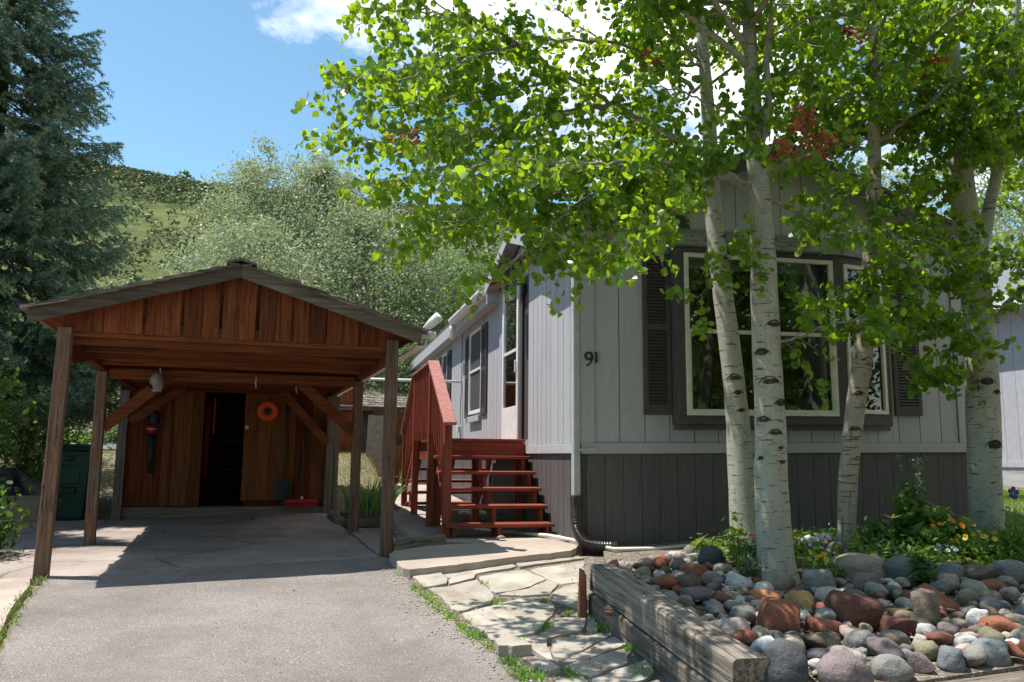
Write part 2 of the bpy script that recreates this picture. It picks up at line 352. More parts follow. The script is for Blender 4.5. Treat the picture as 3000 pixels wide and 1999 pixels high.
M['spruce'] = leafmat('spruce_needle', (.06, .125, .088), (.20, .31, .22), (.18, .28, .14), tamt=.2, rough=.6)
M['spruce_tip'] = leafmat('spruce_new_growth', (.20, .25, .12), (.30, .29, .12), (.2, .24, .09), tamt=.2, rough=.6)
M['poplar'] = leafmat('silver_poplar_leaf', (.12, .175, .07), (.48, .51, .37), (.38, .47, .19), tamt=.35, rough=.5)
M['poplar_green'] = leafmat('green_poplar_leaf', (.07, .135, .05), (.25, .32, .17), (.26, .40, .10), tamt=.4, rough=.5)
M['greenleaf'] = leafmat('broad_green_leaf', (.05, .13, .024), (.15, .27, .055), (.32, .50, .06), tamt=.45)
M['shrubleaf'] = leafmat('dark_shrub_leaf', (.022, .06, .016), (.07, .14, .032), (.17, .30, .035), tamt=.4)
M['limeleaf'] = leafmat('lime_green_leaf', (.20, .30, .03), (.33, .40, .05), (.50, .55, .06), tamt=.5)
M['greyleaf'] = leafmat('grey_green_leaf', (.10, .15, .085), (.20, .25, .15), (.2, .3, .1), tamt=.3)
M['irisleaf'] = leafmat('iris_leaf', (.08, .18, .05), (.17, .30, .09), (.32, .50, .10), tamt=.4)
M['grass'] = leafmat('grass_blade', (.06, .13, .02), (.20, .27, .06), (.30, .40, .06), tamt=.4)
M['drygrass'] = leafmat('dry_grass_blade', (.14, .19, .05), (.42, .38, .16), (.42, .42, .15), tamt=.4)
M['lawn'] = leafmat('lush_lawn_blade', (.07, .19, .02), (.15, .33, .04), (.34, .56, .05), tamt=.5)
M['sage'] = leafmat('hill_shrub_leaf', (.022, .045, .014), (.10, .125, .036), (.09, .12, .035), tamt=.15)
for k, c in dict(yellow=(.75, .52, .015), purple=(.10, .03, .24), magenta=(.45, .02, .22), orange_f=(.75, .24, .02), violet=(.12, .09, .45), white_f=(.72, .70, .72), lilac=(.35, .25, .45)).items():
    M[k] = leafmat('petal_' + k, tuple(x * .85 for x in c), c, c, tamt=.3)
# aspen bark
def bark(name, base, dark, lent=.62, crack=0.0):
    m, nt, b = newmat(name); N, L = nt.nodes, nt.links
    tcn = N.new('ShaderNodeTexCoord')
    def nz(scale, s, det=5, r=.6, d=0):
        mp = N.new('ShaderNodeMapping'); mp.inputs['Scale'].default_value = scale; L.new(tcn.outputs['Object'], mp.inputs[0])
        n = N.new('ShaderNodeTexNoise'); n.inputs['Scale'].default_value = s; n.inputs['Detail'].default_value = det; n.inputs['Roughness'].default_value = r; n.inputs['Distortion'].default_value = d
        L.new(mp.outputs[0], n.inputs['Vector']); return n.outputs[0]
    def ramp(src, a, c): 
        r = N.new('ShaderNodeValToRGB'); r.color_ramp.elements[0].position = a; r.color_ramp.elements[1].position = c; L.new(src, r.inputs[0]); return r.outputs[0]
    def mix(f, a, col):
        mx = N.new('ShaderNodeMix'); mx.data_type = 'RGBA'; L.new(f, mx.inputs[0]); L.new(a, mx.inputs[6]); mx.inputs[7].default_value = c4(col); return mx.outputs[2]
    r0 = N.new('ShaderNodeValToRGB'); r0.color_ramp.elements[0].position = .3; r0.color_ramp.elements[1].position = .7
    r0.color_ramp.elements[0].color = c4(tuple(x * .72 for x in base)); r0.color_ramp.elements[1].color = c4(base)
    L.new(nz((2.5, 2.5, 1.2), 2.4, 6), r0.inputs[0])
    out = r0.outputs[0]
    out = mix(ramp(nz((9, 9, 1.0), 3.0, 5), .56, .68), out, (.33, .27, .17))
    out = mix(ramp(nz((4, 4, 3), 3.2, 6, .7), .56, .72), out, tuple(x * .55 for x in base))
    out = mix(ramp(nz((3, 3, 26), 2.2, 3, .5), lent, lent + .035), out, (.10, .088, .075))
    out = mix(ramp(nz((12, 12, 24), 3.0, 2), .665, .69), out, dark)
    out = mix(ramp(nz((5, 5, 9), 2.6, 4, .6, .8), .69, .72), out, dark)
    if crack: out = mix(ramp(nz((16, 16, 2.0), 2.0, 6, .7), 1 - crack, 1 - crack + .06), out, (.07, .055, .045))
    L.new(out, b.inputs['Base Color']); b.inputs['Roughness'].default_value = .62; b.inputs['Specular IOR Level'].default_value = .3
    bp = N.new('ShaderNodeBump'); bp.inputs['Strength'].default_value = .35; bp.inputs['Distance'].default_value = .01
    L.new(nz((6, 6, 14), 3.0, 6), bp.inputs['Height']); L.new(bp.outputs[0], b.inputs['Normal'])
    return m
M['bark'] = bark('white_aspen_bark', (.42, .41, .33), (.035, .03, .028), lent=.615)
M['bark_rough'] = bark('rough_tan_aspen_bark', (.40, .35, .27), (.03, .026, .022), lent=.60, crack=.42)
M['twig'] = surf('aspen_twig', [(.3, (.20, .18, .145)), (.7, (.34, .31, .25))], ns=14, rough=.7, bump=.1, rnd=.1)
M['knot'] = surf('black_bark_knot', [(.3, (.022, .018, .016)), (.7, (.085, .072, .062))], ns=60, rough=.85, bump=.5, rnd=.1, spec=.2)
M['knotcore'] = surf('brown_knot_core', [(.3, (.03, .014, .010)), (.7, (.12, .06, .038))], ns=40, rough=.6, bump=.4, rnd=.2)
M['darkbark'] = surf('dark_bark', [(.3, (.05, .04, .03)), (.7, (.12, .10, .08))], scale=(6, 6, 1), ns=6, rough=.9, bump=.5, rnd=.1)
M['greybark'] = surf('grey_bark', [(.3, (.20, .19, .16)), (.7, (.36, .34, .30))], scale=(6, 6, 1), ns=6, rough=.9, bump=.3, rnd=.1)
def glassmat(name, col):
    m, nt, b = newmat(name); N, L = nt.nodes, nt.links
    g = N.new('ShaderNodeBsdfGlossy'); g.inputs['Roughness'].default_value = .015; g.inputs['Color'].default_value = (.9, .95, .95, 1)
    t = N.new('ShaderNodeBsdfTransparent'); t.inputs['Color'].default_value = c4(col)
    fr = N.new('ShaderNodeFresnel'); fr.inputs['IOR'].default_value = 1.7
    ms = N.new('ShaderNodeMixShader'); L.new(fr.outputs[0], ms.inputs[0]); L.new(t.outputs[0], ms.inputs[1]); L.new(g.outputs[0], ms.inputs[2])
    L.new(ms.outputs[0], N['Material Output'].inputs['Surface']); return m
M['glass'] = glassmat('window_glass', (.80, .84, .82))
M['interior'] = surf('dim_room_paint', [(.3, (.20, .17, .14)), (.7, (.30, .255, .21))], ns=3, rough=.9, bump=0, rnd=.1)
M['curtain'] = surf('pale_curtain', [(.3, (.12, .115, .13)), (.7, (.20, .19, .215))], scale=(14, 14, .5), ns=3, rough=.9, bump=.3, rnd=.1)

# ================================================================== SETTING
def axis_pts(a, b, dense0, dense1, fine, coarse):
    out = [a]; x = a
    while x < b:
        d = fine if dense0 <= x < dense1 else fine + coarse * min(1.0, (max(dense0 - x, x - dense1) / 60.0) + .08)
        x += d; out.append(min(x, b))
    return out
xs = axis_pts(-330, 330, -14, 14, .6, 4.5); ys = axis_pts(-60, 420, -1, 30, .6, 4)
V = [(x, y, terr_z(x, y)) for y in ys for x in xs]; nx = len(xs)
Fc = [(j * nx + i, j * nx + i + 1, (j + 1) * nx + i + 1, (j + 1) * nx + i) for j in range(len(ys) - 1) for i in range(nx - 1)]
near = MB(); 
me = bpy.data.meshes.new('ground'); me.from_pydata(V, [], Fc); me.polygons.foreach_set('use_smooth', [True] * len(me.polygons))
me.materials.append(M['dirt']); me.materials.append(M['hill'])
me.polygons.foreach_set('material_index', [1 if V[f[0]][1] > 62 else 0 for f in Fc])
tag(link_mesh('ground', me), kind='structure')

def sheet(name, poly, zf, mat, thick=.12, step=.35, jitter=.0, seed=1):
    """a slab over polygon poly (world xy): subdivided edge, top follows zf"""
    rng = random.Random(seed); pts = []
    n = len(poly)
    for i in range(n):
        a, b = Vector(poly[i]), Vector(poly[(i + 1) % n]); k = max(1, int((b - a).length / step))
        for j in range(k):
            p = a.lerp(b, j / k)
            if jitter and j: p = p + Vector((rng.uniform(-jitter, jitter), rng.uniform(-jitter, jitter)))
            pts.append(p)
    bm = bmesh.new()
    top = [bm.verts.new((p.x, p.y, 0)) for p in pts]
    f = bm.faces.new(top)
    ext = bmesh.ops.extrude_face_region(bm, geom=[f]); newv = [e for e in ext['geom'] if isinstance(e, bmesh.types.BMVert)]
    for v_ in top: v_.co.z = zf(v_.co.x, v_.co.y)
    for v_ in newv: v_.co.z = zf(v_.co.x, v_.co.y) - thick
    bmesh.ops.recalc_face_normals(bm, faces=bm.faces)
    me = bpy.data.meshes.new(name); bm.to_mesh(me); bm.free()
    return link_mesh(name, me, None, mat)
def cxy(x, y): p = C2W(x, y); return (p.x, p.y)
def hxy(u, v): p = H2W(u, v); return (p.x, p.y)

# asphalt drive: a grid sheet with a ragged right edge beside the flagstones
EDGE = [(-1.12, 8.02), (-.946, 7.595), (-.883, 7.314), (-.653, 6.631), (-.457, 6.259), (-.348, 5.963), (-.208, 5.694), (-.142, 5.509), (-.022, 5.253), (.087, 4.997), (.30, 4.4), (.62, 3.5), (1.2, 2.0), (2.4, -3)]
LEFT = [(-4.03, 7.36), (-3.93, 7.02), (-3.74, 6.5), (-3.43, 5.83), (-3.33, 5.6), (-2.9, 4.7), (-2.2, 3.2), (-1.2, 1), (0, -3)]
def edge_at(E, y):
    for (x0, y0), (x1, y1) in zip(E, E[1:]):
        if y1 <= y <= y0: return x0 + (x1 - x0) * (y0 - y) / (y0 - y1)
    return E[-1][0] if y < E[-1][1] else E[0][0]
mb = MB()
poly = [(-4.03, 7.335)] + [cxy(t, -.01) for t in (.8, 1.6, 2.4, 3.0)] + [(-1.1, 8.06)] + EDGE[1:] + LEFT[::-1][:-1]
sheet('asphalt_drive', poly, lambda x, y: front_z(x, y) + .002 + .004 * mnoise.noise((x * 2.2, y * 2.2, 0)), M['asphalt'], thick=.1, step=.09, jitter=.018, seed=3)
tag(bpy.data.objects['asphalt_drive'], kind='structure')
# carport slab and the pale concrete strip left of the drive
o = sheet('concrete_slab', [cxy(-1.9, -.0), cxy(3.02, 0), cxy(3.02, 5.6), cxy(-1.9, 5.6)], slab_z, M['slab'], thick=.14, step=.4, jitter=.006); tag(o, kind='structure')
o = sheet('concrete_apron', [cxy(-3.4, -.03), cxy(-.04, -.03), (-3.99, 7.0), (-3.80, 6.5), (-3.52, 5.9), (-3.0, 4.7), (-2.3, 3.2), (-6.5, 3.2), (-7.6, 5.7)], lambda x, y: front_z(x, y) + .02, M['concrete'], thick=.14, step=.3, jitter=.012); tag(o, kind='structure')
# red pavers beside the right-hand carport posts
pav = empty('paved_strip', C2W(3.05, 0)); pav['kind'] = 'structure'
def pz(x, y): return slab_z(x, y) + .015
k = 0
for (y0, y1, x1) in ((.12, 1.05, 3.55), (1.07, 1.95, 3.75), (1.97, 2.85, 3.95)):
    for (a, b) in ((3.04, (3.04 + x1) / 2), ((3.04 + x1) / 2 + .015, x1)):
        o = sheet('paver', [cxy(a, y0), cxy(b, y0), cxy(b + .1, y1), cxy(a + (.1 if a > 3.1 else 0), y1)], pz, M['slab'], thick=.08, step=1)
        o.parent = pav; o.matrix_parent_inverse = Matrix.Translation(-C2W(3.05, 0))
# landing slab in front of the steps
def land_z(x, y): return front_z(x, y) + .072 + .006 * mnoise.noise((x * 4, y * 4, 2))
o = sheet('landing_slab', [(-1.16, 8.05), (-.95, 7.44), (-.88, 7.40), (-.56, 7.575), (-.03, 7.91), (.3, 8.09), (.60, 8.25), (.70, 8.52), (.44, 8.84), (-.2, 8.66), (-.62, 8.60), (-1.14, 8.20)], land_z, M['concrete'], thick=.09, step=.07, jitter=.012, seed=4); tag(o, kind='structure')
# concrete walk along the house, under the stairs, to the back
def walk_z(x, y):
    u, v = W2H((x, y)); return .60 + .012 * max(0, v) + .02 * max(0, v - 5)
o = sheet('concrete_walk', [hxy(-1.36, .62), hxy(-.05, .16), hxy(-.05, 14), hxy(-.75, 14), hxy(-.98, 10), hxy(-1.25, 7), hxy(-1.50, 5.2), hxy(-1.66, 3.0), hxy(-1.5, 1.6)], walk_z, M['concrete'], thick=.22, step=.5, jitter=.004); tag(o, kind='structure')
# retaining kerb and raised lawn behind the carport
o = sheet('concrete_kerb', [hxy(-1.48, 6.3), hxy(-1.34, 6.3), hxy(-1.16, 8.0), hxy(-1.00, 10), hxy(-.80, 13), hxy(-1.0, 13), hxy(-1.2, 10), hxy(-1.38, 8.0)], lambda x, y: .74 + .17 * max(0, W2H((x, y))[1] - 6.3), M['concrete'], thick=.9, step=.6); tag(o, kind='structure')
# pale road far behind on the left, drive of the neighbour on the right
def over(h): return lambda x, y: terr_z(x, y) + h
o = sheet('back_road', [(-14, 19.0), (-9.2, 19.6), (-9.0, 22.2), (-14, 21.4), (-24, 20), (-24, 17.5)], over(.05), M['roadgrey'], thick=.1, step=1.0); tag(o, kind='structure')
o = sheet('neighbour_drive', [hxy(6.2, 1.7), hxy(9.3, .9), hxy(13, 0), hxy(9.34, .95), hxy(9.34, 12), hxy(5.6, 12), hxy(5.6, 3.2)][:2] + [hxy(9.34, 12), hxy(5.6, 12), hxy(5.6, 2.4)], over(.06), M['roadgrey'], thick=.1, step=.7); tag(o, kind='structure')

# ---------------------------------------------------------------- flagstone path
FLAGS = [[(-0.92, 7.56), (-0.67, 7.79), (-0.52, 7.17), (-0.71, 7.03)], [(-0.64, 7.65), (-0.05, 8.15), (0.08, 7.83), (-0.32, 7.55), (-0.55, 7.42)], [(0.01, 8.2), (0.54, 8.53), (0.72, 8.21), (0.09, 7.81)], [(-0.53, 7.38), (-0.31, 7.5), (-0.3, 7.37), (-0.51, 7.14)], [(-0.29, 7.48), (0.14, 7.76), (0.32, 7.37), (0.13, 7.04), (-0.12, 6.88), (-0.22, 7.15)], [(0.18, 7.75), (0.72, 8.13), (0.62, 7.29), (0.45, 7.21), (0.32, 7.39)], [(-0.68, 6.99), (-0.51, 7.1), (-0.29, 7.3), (-0.12, 6.85), (-0.14, 6.57), (-0.4, 6.32), (-0.57, 6.75)], [(-0.11, 6.84), (0.14, 7.03), (0.33, 7.33), (0.44, 7.18), (0.32, 6.86), (0.09, 6.77)], [(0.33, 6.84), (0.46, 7.15), (0.61, 7.25), (0.6, 6.87), (0.52, 6.46), (0.37, 6.63)], [(-0.36, 6.3), (-0.13, 6.54), (0.09, 6.73), (0.32, 6.68), (0.36, 6.39), (0.29, 6.15), (0.17, 5.8), (-0.12, 5.66), (-0.21, 5.87), (-0.29, 6.08)], [(0.34, 6.15), (0.54, 6.33), (0.56, 6.15), (0.52, 5.91), (0.25, 5.72), (0.19, 5.77)], [(-0.04, 5.66), (0.18, 5.75), (0.26, 5.71), (0.25, 5.35), (0.29, 5.22), (0.18, 5.34), (0.14, 5.48)], [(0.1, 5.24), (0.18, 5.32), (0.32, 5.11), (0.21, 5.06)], [(0.35, 5.27), (0.7, 5.76), (0.78, 5.59), (0.44, 5.27), (0.3, 5.2)], [(0.34, 5.18), (0.78, 5.53), (0.74, 5.25), (0.46, 4.98), (0.33, 5.13)], [(0.25, 4.99), (0.44, 5.01), (0.44, 4.9), (0.29, 4.83)], [(0.47, 4.94), (0.86, 5.28), (0.86, 5.0), (0.55, 4.76)], [(0.28, 5.67), (0.5, 5.8), (0.63, 5.82), (0.68, 5.77), (0.36, 5.32), (0.27, 5.36)], [(0.58, 6.33), (0.61, 6.18), (0.62, 5.88), (0.54, 5.88)], [(0.29, 4.81), (0.53, 4.75), (0.46, 4.49), (0.24, 4.52)], [(0.55, 4.74), (0.86, 4.97), (0.91, 4.65), (0.54, 4.47)]]
path_root = empty('flagstone_path', (0, 6.5, front_z(0, 6.5))); path_root['kind'] = 'structure'
o = sheet('path_bed', [(-1.0, 7.5), (-.6, 7.70), (0, 8.05), (.6, 8.35), (1.1, 8.4), (.85, 7.2), (.60, 6.4), (.93, 5.0), (1.3, 3.6), (1.6, 2.4), (.9, 2.6), (.05, 4.95), (-.5, 6.2)], lambda x, y: front_z(x, y) - .006 + .006 * mnoise.noise((x * 5, y * 5, 3)), M['gravel'], thick=.1, step=.1, jitter=.02)
tag(o, kind='structure')
def flagstone(poly, rng, up=.006, name='flagstone'):
    c = sum((Vector(p) for p in poly), Vector((0, 0))) / len(poly); pts = []
    n = len(poly)
    for i in range(n):
        a, b = Vector(poly[i]), Vector(poly[(i + 1) % n]); k = max(2, int((b - a).length / .09))
        for j in range(k):
            p = a.lerp(b, j / k); p = c + (p - c) * .985
            q = .012 if j else .02
            if j == 0: p = c + (p - c) * .98
            pts.append(p + Vector((rng.uniform(-q, q), rng.uniform(-q, q))))
    dz = rng.uniform(-.004, .012); tx, ty = rng.uniform(-.012, .012), rng.uniform(-.012, .012)
    def z(p): return front_z(p.x, p.y) + up + dz + tx * (p.x - c.x) + ty * (p.y - c.y)
    vs = [(p.x, p.y, z(p)) for p in pts] + [(c.x + (p.x - c.x) * 1.008, c.y + (p.y - c.y) * 1.008, z(p) - .005) for p in pts] + [(p.x, p.y, z(p) - .07) for p in pts]
    m = len(pts)
    fs = [tuple(range(m))] + [(i, m + i, m + (i + 1) % m, (i + 1) % m) for i in range(m)] + [(m + i, 2 * m + i, 2 * m + (i + 1) % m, m + (i + 1) % m) for i in range(m)]
    b = MB(); b.add([(x - path_root.location.x, y - path_root.location.y, zz_ - path_root.location.z) for x, y, zz_ in vs], fs)
    return b.build(name, M['flag'], path_root)
rng = random.Random(11)
for p in FLAGS: flagstone(p, rng)
flagstone([(-0.1, 5.52), (-0.03, 5.6), (0.07, 5.57), (0.13, 5.42), (0.03, 5.37), (-0.06, 5.39)], rng, up=.055)

# ================================================================== HOUSE
SH = .013
house = empty('mobile_home', HO, HYAW, 'grey mobile home with bay window, dark shutters and the number 91', 'house')
W_, D_ = 4.78, 15.0
RS = .372
def roof_w(u): return 3.61 + RS * min(u, W_ - u)
def hb(name, mb, mat, parent=None, **k): return mb.build(name, M[mat], parent or house, shear=SH, **k)
# backing walls (solid boxes set behind the boards)
fw = MB()
fw.box(.0, 1.02, .014, .10, -.15, 3.46).box(3.76, W_, .014, .10, -.15, 3.46).box(1.02, 3.76, .014, .10, -.15, 1.24).box(1.02, 3.76, .014, .10, 3.17, 3.46)
fw.prism([(0.02, 3.46), (W_ - .02, 3.46), (W_ - .02, 3.50), (W_ / 2, roof_w(W_ / 2) - .10), (.02, 3.50)], 'y', .014, .10)
front_wall = hb('front_wall', fw, 'darktrim')
sw = MB()
sw.box(.014, .10, .101, 6.0, -.15, 3.44).box(.014, .10, 6.0, D_, -.15, 3.44)
side_wall = hb('side_wall', sw, 'darktrim')
bk = MB(); bk.box(.101, W_ - .0, D_ - .1, D_, -.15, 3.44).box(W_ - .10, W_, .101, D_ - .101, -.15, 3.44)
hb('rear_wall', bk, 'siding')
# front boards
BAY0, BAY1 = 1.02, 3.76
us = [.135 + .285 * i for i in range(0, 17)]; us = [u for u in us if u < 4.64] + [4.645]
for a, b in zip(us, us[1:]):
    if b - a < .03: continue
    segs = []
    a2, b2 = a + .005, b - .005
    if b > BAY0 + .01 and a < BAY1 - .01:
        segs = [(1.056, 1.24), (3.20, None)]
        if a < BAY0 or b > BAY1:
            for lo_, hi_ in ((1.056, 1.24),):
                hb('siding_board', MB().box(max(a2, BAY0 + .001), min(b2, BAY1 - .001), 0, .013, lo_, hi_), 'siding', front_wall)
        if a < BAY0: segs = [(1.056, None)]; b2 = min(b2, BAY0 - .002)
        elif b > BAY1: segs = [(1.056, None)]; a2 = max(a2, BAY1 + .002)
    else: segs = [(1.056, None)]
    for lo, hi in segs:
        m = MB()
        if hi is None:
            ta, tb = roof_w(a2) - .11, roof_w(b2) - .11
            pl = [(a2, lo), (b2, lo), (b2, tb)]
            if a2 < W_ / 2 < b2: pl.append((W_ / 2, roof_w(W_ / 2) - .11))
            pl.append((a2, ta)); m.prism(pl, 'y', 0, .013)
        else: m.box(a2, b2, 0, .013, lo, hi)
        hb('siding_board', m, 'siding', front_wall)
for i in range(24):
    a = .05 + .2045 * i
    if a > W_ - .06: break
    hb('skirting_board', MB().box(a + .003, min(a + .2015, W_ - .02), .004, .0135, -.15, .937), 'skirt', front_wall)
# side boards (left wall, seen along its length)
opens = [(2.49, 3.60, 1.13, 3.34), (5.27, 6.37, 1.62, 3.12), (8.9, 9.72, 1.62, 3.12)]
rng = random.Random(5)
v = .14
while v < D_ - .02:
    w_ = rng.choice((.20, .20, .26, .30)); b = min(v + w_, D_)
    segs = [(1.056, 3.43)]
    for (o0, o1, l, h) in opens:
        if b > o0 and v < o1: segs = [(1.056, l - .002), (h + .002, 3.43)]
    for l, h in segs:
        if h - l > .02: hb('siding_board', MB().box(0, .013, v + .007, b - .007, l, h), 'siding', side_wall)
    hb('skirting_board', MB().box(.002, .0135, v + .006, b - .006, -.2, .937), 'skirt', side_wall)
    v = b
hb('skirting_board', MB().box(.002, .0135, .02, .136, -.2, .937), 'skirt', side_wall)
# trims
hb('band_trim', MB().box(-.012, W_ + .01, -.026, -.001, .94, 1.053), 'siding', bevel=.004)
hb('band_trim', MB().box(-.026, -.001, .0, D_, .945, 1.050), 'trimgrey', bevel=.004)
cb = MB(); cb.box(-.004, .132, -.022, -.001, 1.055, 3.46)
hb('corner_board', cb, 'siding')
hb('corner_board', MB().box(-.024, -.005, -.02, .135, 1.055, 3.40), 'trimgrey')
hb('corner_board', MB().box(W_ - .132, W_ + .01, -.022, -.001, 1.055, 3.46), 'siding')
hb('foundation_strip', MB().box(-.03, .0, .02, D_, -.3, .04), 'concrete')
# roof
def rp(u): return 3.61 + RS * u
for nm, sg in (('roof_slope', 1), ('roof_slope', -1)):
    m = MB(); f = (lambda u: u) if sg == 1 else (lambda u: W_ - u)
    m.prism([(f(-.20), rp(-.20) - .05), (f(-.20), rp(-.20)), (f(W_ / 2), rp(W_ / 2)), (f(W_ / 2), rp(W_ / 2) - .05)], 'y', -.20, D_ + .3)
    hb(nm, m, 'roof_shingle')
for sg in (1, -1):
    f = (lambda u: u) if sg == 1 else (lambda u: W_ - u)
    hb('rake_fascia', MB().prism([(f(-.19), rp(-.19) - .22), (f(-.19), rp(-.19) - .055), (f(W_ / 2), rp(W_ / 2) - .055), (f(W_ / 2), rp(W_ / 2) - .22)], 'y', -.19, -.162), 'darktrim')
    hb('soffit', MB().prism([(f(-.15), rp(-.15) - .13), (f(-.15), rp(-.15) - .12), (f(W_ / 2), rp(W_ / 2) - .12), (f(W_ / 2), rp(W_ / 2) - .13)], 'y', -.161, -.002), 'trimgrey')
# left eave: fascia, soffit, gutters
for (a, b) in ((-.16, 1.06), (4.02, D_ + .29)):
    hb('eave_fascia', MB().box(-.195, -.172, a, b, 3.245, rp(-.19) - .012), 'trimgrey')
hb('soffit', MB().box(-.171, -.002, -.15, 1.06, 3.25, 3.265).box(-.171, -.002, 4.0, D_ + .28, 3.25, 3.265), 'trimgrey')
hb('eave_return', MB().box(-.196, -.002, 4.0, 4.017, 3.242, 3.53), 'trimgrey'); hb('eave_return', MB().box(-.196, -.002, 1.063, 1.08, 3.242, 3.53), 'trimgrey')
def gutter(a, b):
    pr = [(q - -.153, z + .085) for q, z in ((-.350, 3.29), (-.43, 3.29), (-.47, 3.36), (-.47, 3.40), (-.462, 3.40), (-.46, 3.365), (-.425, 3.30), (-.350, 3.30))]; ec = [(-.197, 3.375), (-.277, 3.375), (-.317, 3.485), (-.197, 3.485)]
    m = MB().prism(pr, 'y', a, b); m.prism(ec, 'y', a, a + .004); m.prism(ec, 'y', b - .004, b)
    return hb('gutter', m, 'white')
gutter(-.20, 1.22); gutter(4.10, 7.05)
hb('gutter_elbow', MB().tube([(-.25, 7.0, 3.375), (-.245, 7.0, 3.28), (-.24, 7.08, 3.20), (-.22, 7.22, 3.17)], .045, 8), 'white', smooth=True)
# little cross gable over the side door
dp, dz0 = 2.54, 3.47
drise = .46; dh = 1.50
for sg in (1, -1):
    y = lambda t: dp + sg * t
    hb('dormer_roof', MB().hexa([(-.22, y(0), dz0 + drise + .06), (-.22, y(dh), dz0 + .06), (.12, y(dh), dz0 + .10), (1.0, y(0), dz0 + drise + .06), (-.22, y(0), dz0 + drise + .11), (-.22, y(dh), dz0 + .11), (.12, y(dh), dz0 + .15), (1.0, y(0), dz0 + drise + .11)]), 'roof_shingle')
    hb('dormer_fascia', MB().prism([(y(0), dz0 + drise - .09), (y(0), dz0 + drise + .065), (y(dh), dz0 + .065), (y(dh), dz0 - .09)], 'x', -.235, -.215), 'trimgrey')
    hb('dormer_soffit', MB().prism([(y(0), dz0 + drise - .02), (y(0), dz0 + drise - .005), (y(dh), dz0 - .005), (y(dh), dz0 - .02)], 'x', -.213, -.015), 'trimgrey')
v0 = dp - dh
while v0 < dp + dh - .05:
    b = v0 + .244; t = lambda q: dz0 + drise * (1 - abs(q - dp) / dh) - .03
    if max(t(v0), t(b)) > 3.5 and min(t(v0), t(b)) > 3.432:
        pl = [(v0 + .004, 3.432), (b - .004, 3.432), (b - .004, t(b))] + ([(dp, t(dp))] if v0 < dp < b else []) + [(v0 + .004, t(v0))]
        hb('siding_board', MB().prism(pl, 'x', 0, .013), 'siding', side_wall)
    v0 = b
hb('dormer_wall', MB().prism([(dp - dh + .1, 3.42), (dp + dh - .1, 3.42), (dp, dz0 + drise - .04)], 'x', .016, .08), 'darktrim')

# windows: built in the plane of their wall
def window(tf, s0, s1, w0, w1, rail=None, mull=None, fr=.045, mat='cream', deep=.05, back='interior', blind=None):
    def bx(m, a, b, n0, n1, c, d):
        P = [tf(a, n0, c), tf(b, n0, c), tf(b, n1, c), tf(a, n1, c), tf(a, n0, d), tf(b, n0, d), tf(b, n1, d), tf(a, n1, d)]
        return m.hexa(P)
    m = MB()
    bx(m, s0, s1, -.01, .03, w0, w0 + fr); bx(m, s0, s1, -.01, .03, w1 - fr, w1)
    bx(m, s0, s0 + fr, -.01, .03, w0 + fr, w1 - fr); bx(m, s1 - fr, s1, -.01, .03, w0 + fr, w1 - fr)
    o = hb('window', m, mat, bevel=.003)
    cols = [s0 + fr] + ([mull - fr * .6] if mull else [s1 - fr])
    spans = [(s0 + fr, s1 - fr)] if not mull else [(s0 + fr, mull - fr * .55), (mull + fr * .55, s1 - fr)]
    if mull: hb('mullion', bx(MB(), mull - fr * .55, mull + fr * .55, -.01, .028, w0 + fr, w1 - fr), mat, o)
    for a, b in spans:
        if rail:
            hb('meeting_rail', bx(MB(), a, b, -.008, .022, rail - .02, rail + .02), mat, o)
            sm = MB(); t = .022
            bx(sm, a, a + t, -.006, .012, w0 + fr, rail - .02); bx(sm, b - t, b, -.006, .012, w0 + fr, rail - .02); bx(sm, a + t, b - t, -.006, .012, w0 + fr, w0 + fr + t)
            hb('sash', sm, mat, o)
            hb('pane', bx(MB(), a, b, -.012, -.009, rail + .02, w1 - fr), 'glass', o)
            hb('pane', bx(MB(), a + t, b - t, -.004, -.001, w0 + fr + t, rail - .02), 'glass', o)
        else: hb('pane', bx(MB(), a, b, -.006, -.003, w0 + fr, w1 - fr), 'glass', o)
    return o
def shutter(tf, s0, s1, w0, w1, mid, pitch=.036, mat='darktrim'):
    def bx(m, a, b, n0, n1, c, d): return m.hexa([tf(a, n0, c), tf(b, n0, c), tf(b, n1, c), tf(a, n1, c), tf(a, n0, d), tf(b, n0, d), tf(b, n1, d), tf(a, n1, d)])
    fr = .05; m = MB()
    bx(m, s0, s0 + fr, .002, .034, w0, w1); bx(m, s1 - fr, s1, .002, .034, w0, w1)
    bx(m, s0 + fr, s1 - fr, .002, .034, w0, w0 + .11); bx(m, s0 + fr, s1 - fr, .002, .034, w1 - .08, w1); bx(m, s0 + fr, s1 - fr, .002, .034, mid - .035, mid + .035)
    bx(m, s0 + fr, s1 - fr, .002, .008, w0 + .11, w1 - .08)
    o = hb('shutter', m, mat, bevel=.002)
    sl = MB()
    for lo, hi in ((w0 + .11, mid - .035), (mid + .035, w1 - .08)):
        z = lo + .012
        while z < hi - .02:
            a, b = s0 + fr, s1 - fr
            sl.hexa([tf(a, .030, z), tf(b, .030, z), tf(b, .034, z + .006), tf(a, .034, z + .006), tf(a, .009, z + pitch * .8), tf(b, .009, z + pitch * .8), tf(b, .013, z + pitch * .8 + .006), tf(a, .013, z + pitch * .8 + .006)])
            z += pitch
    s = hb('louvre', sl, 'louvre' if mat == 'darktrim' else mat, o); s['kind'] = 'stuff'
    return o
M['bay_shingle'] = surf('grey_green_bay_shingle', [(.3, (.20, .20, .18)), (.7, (.31, .305, .28))], ns=30, rough=.95, bump=.3, rnd=.1, spec=.1)
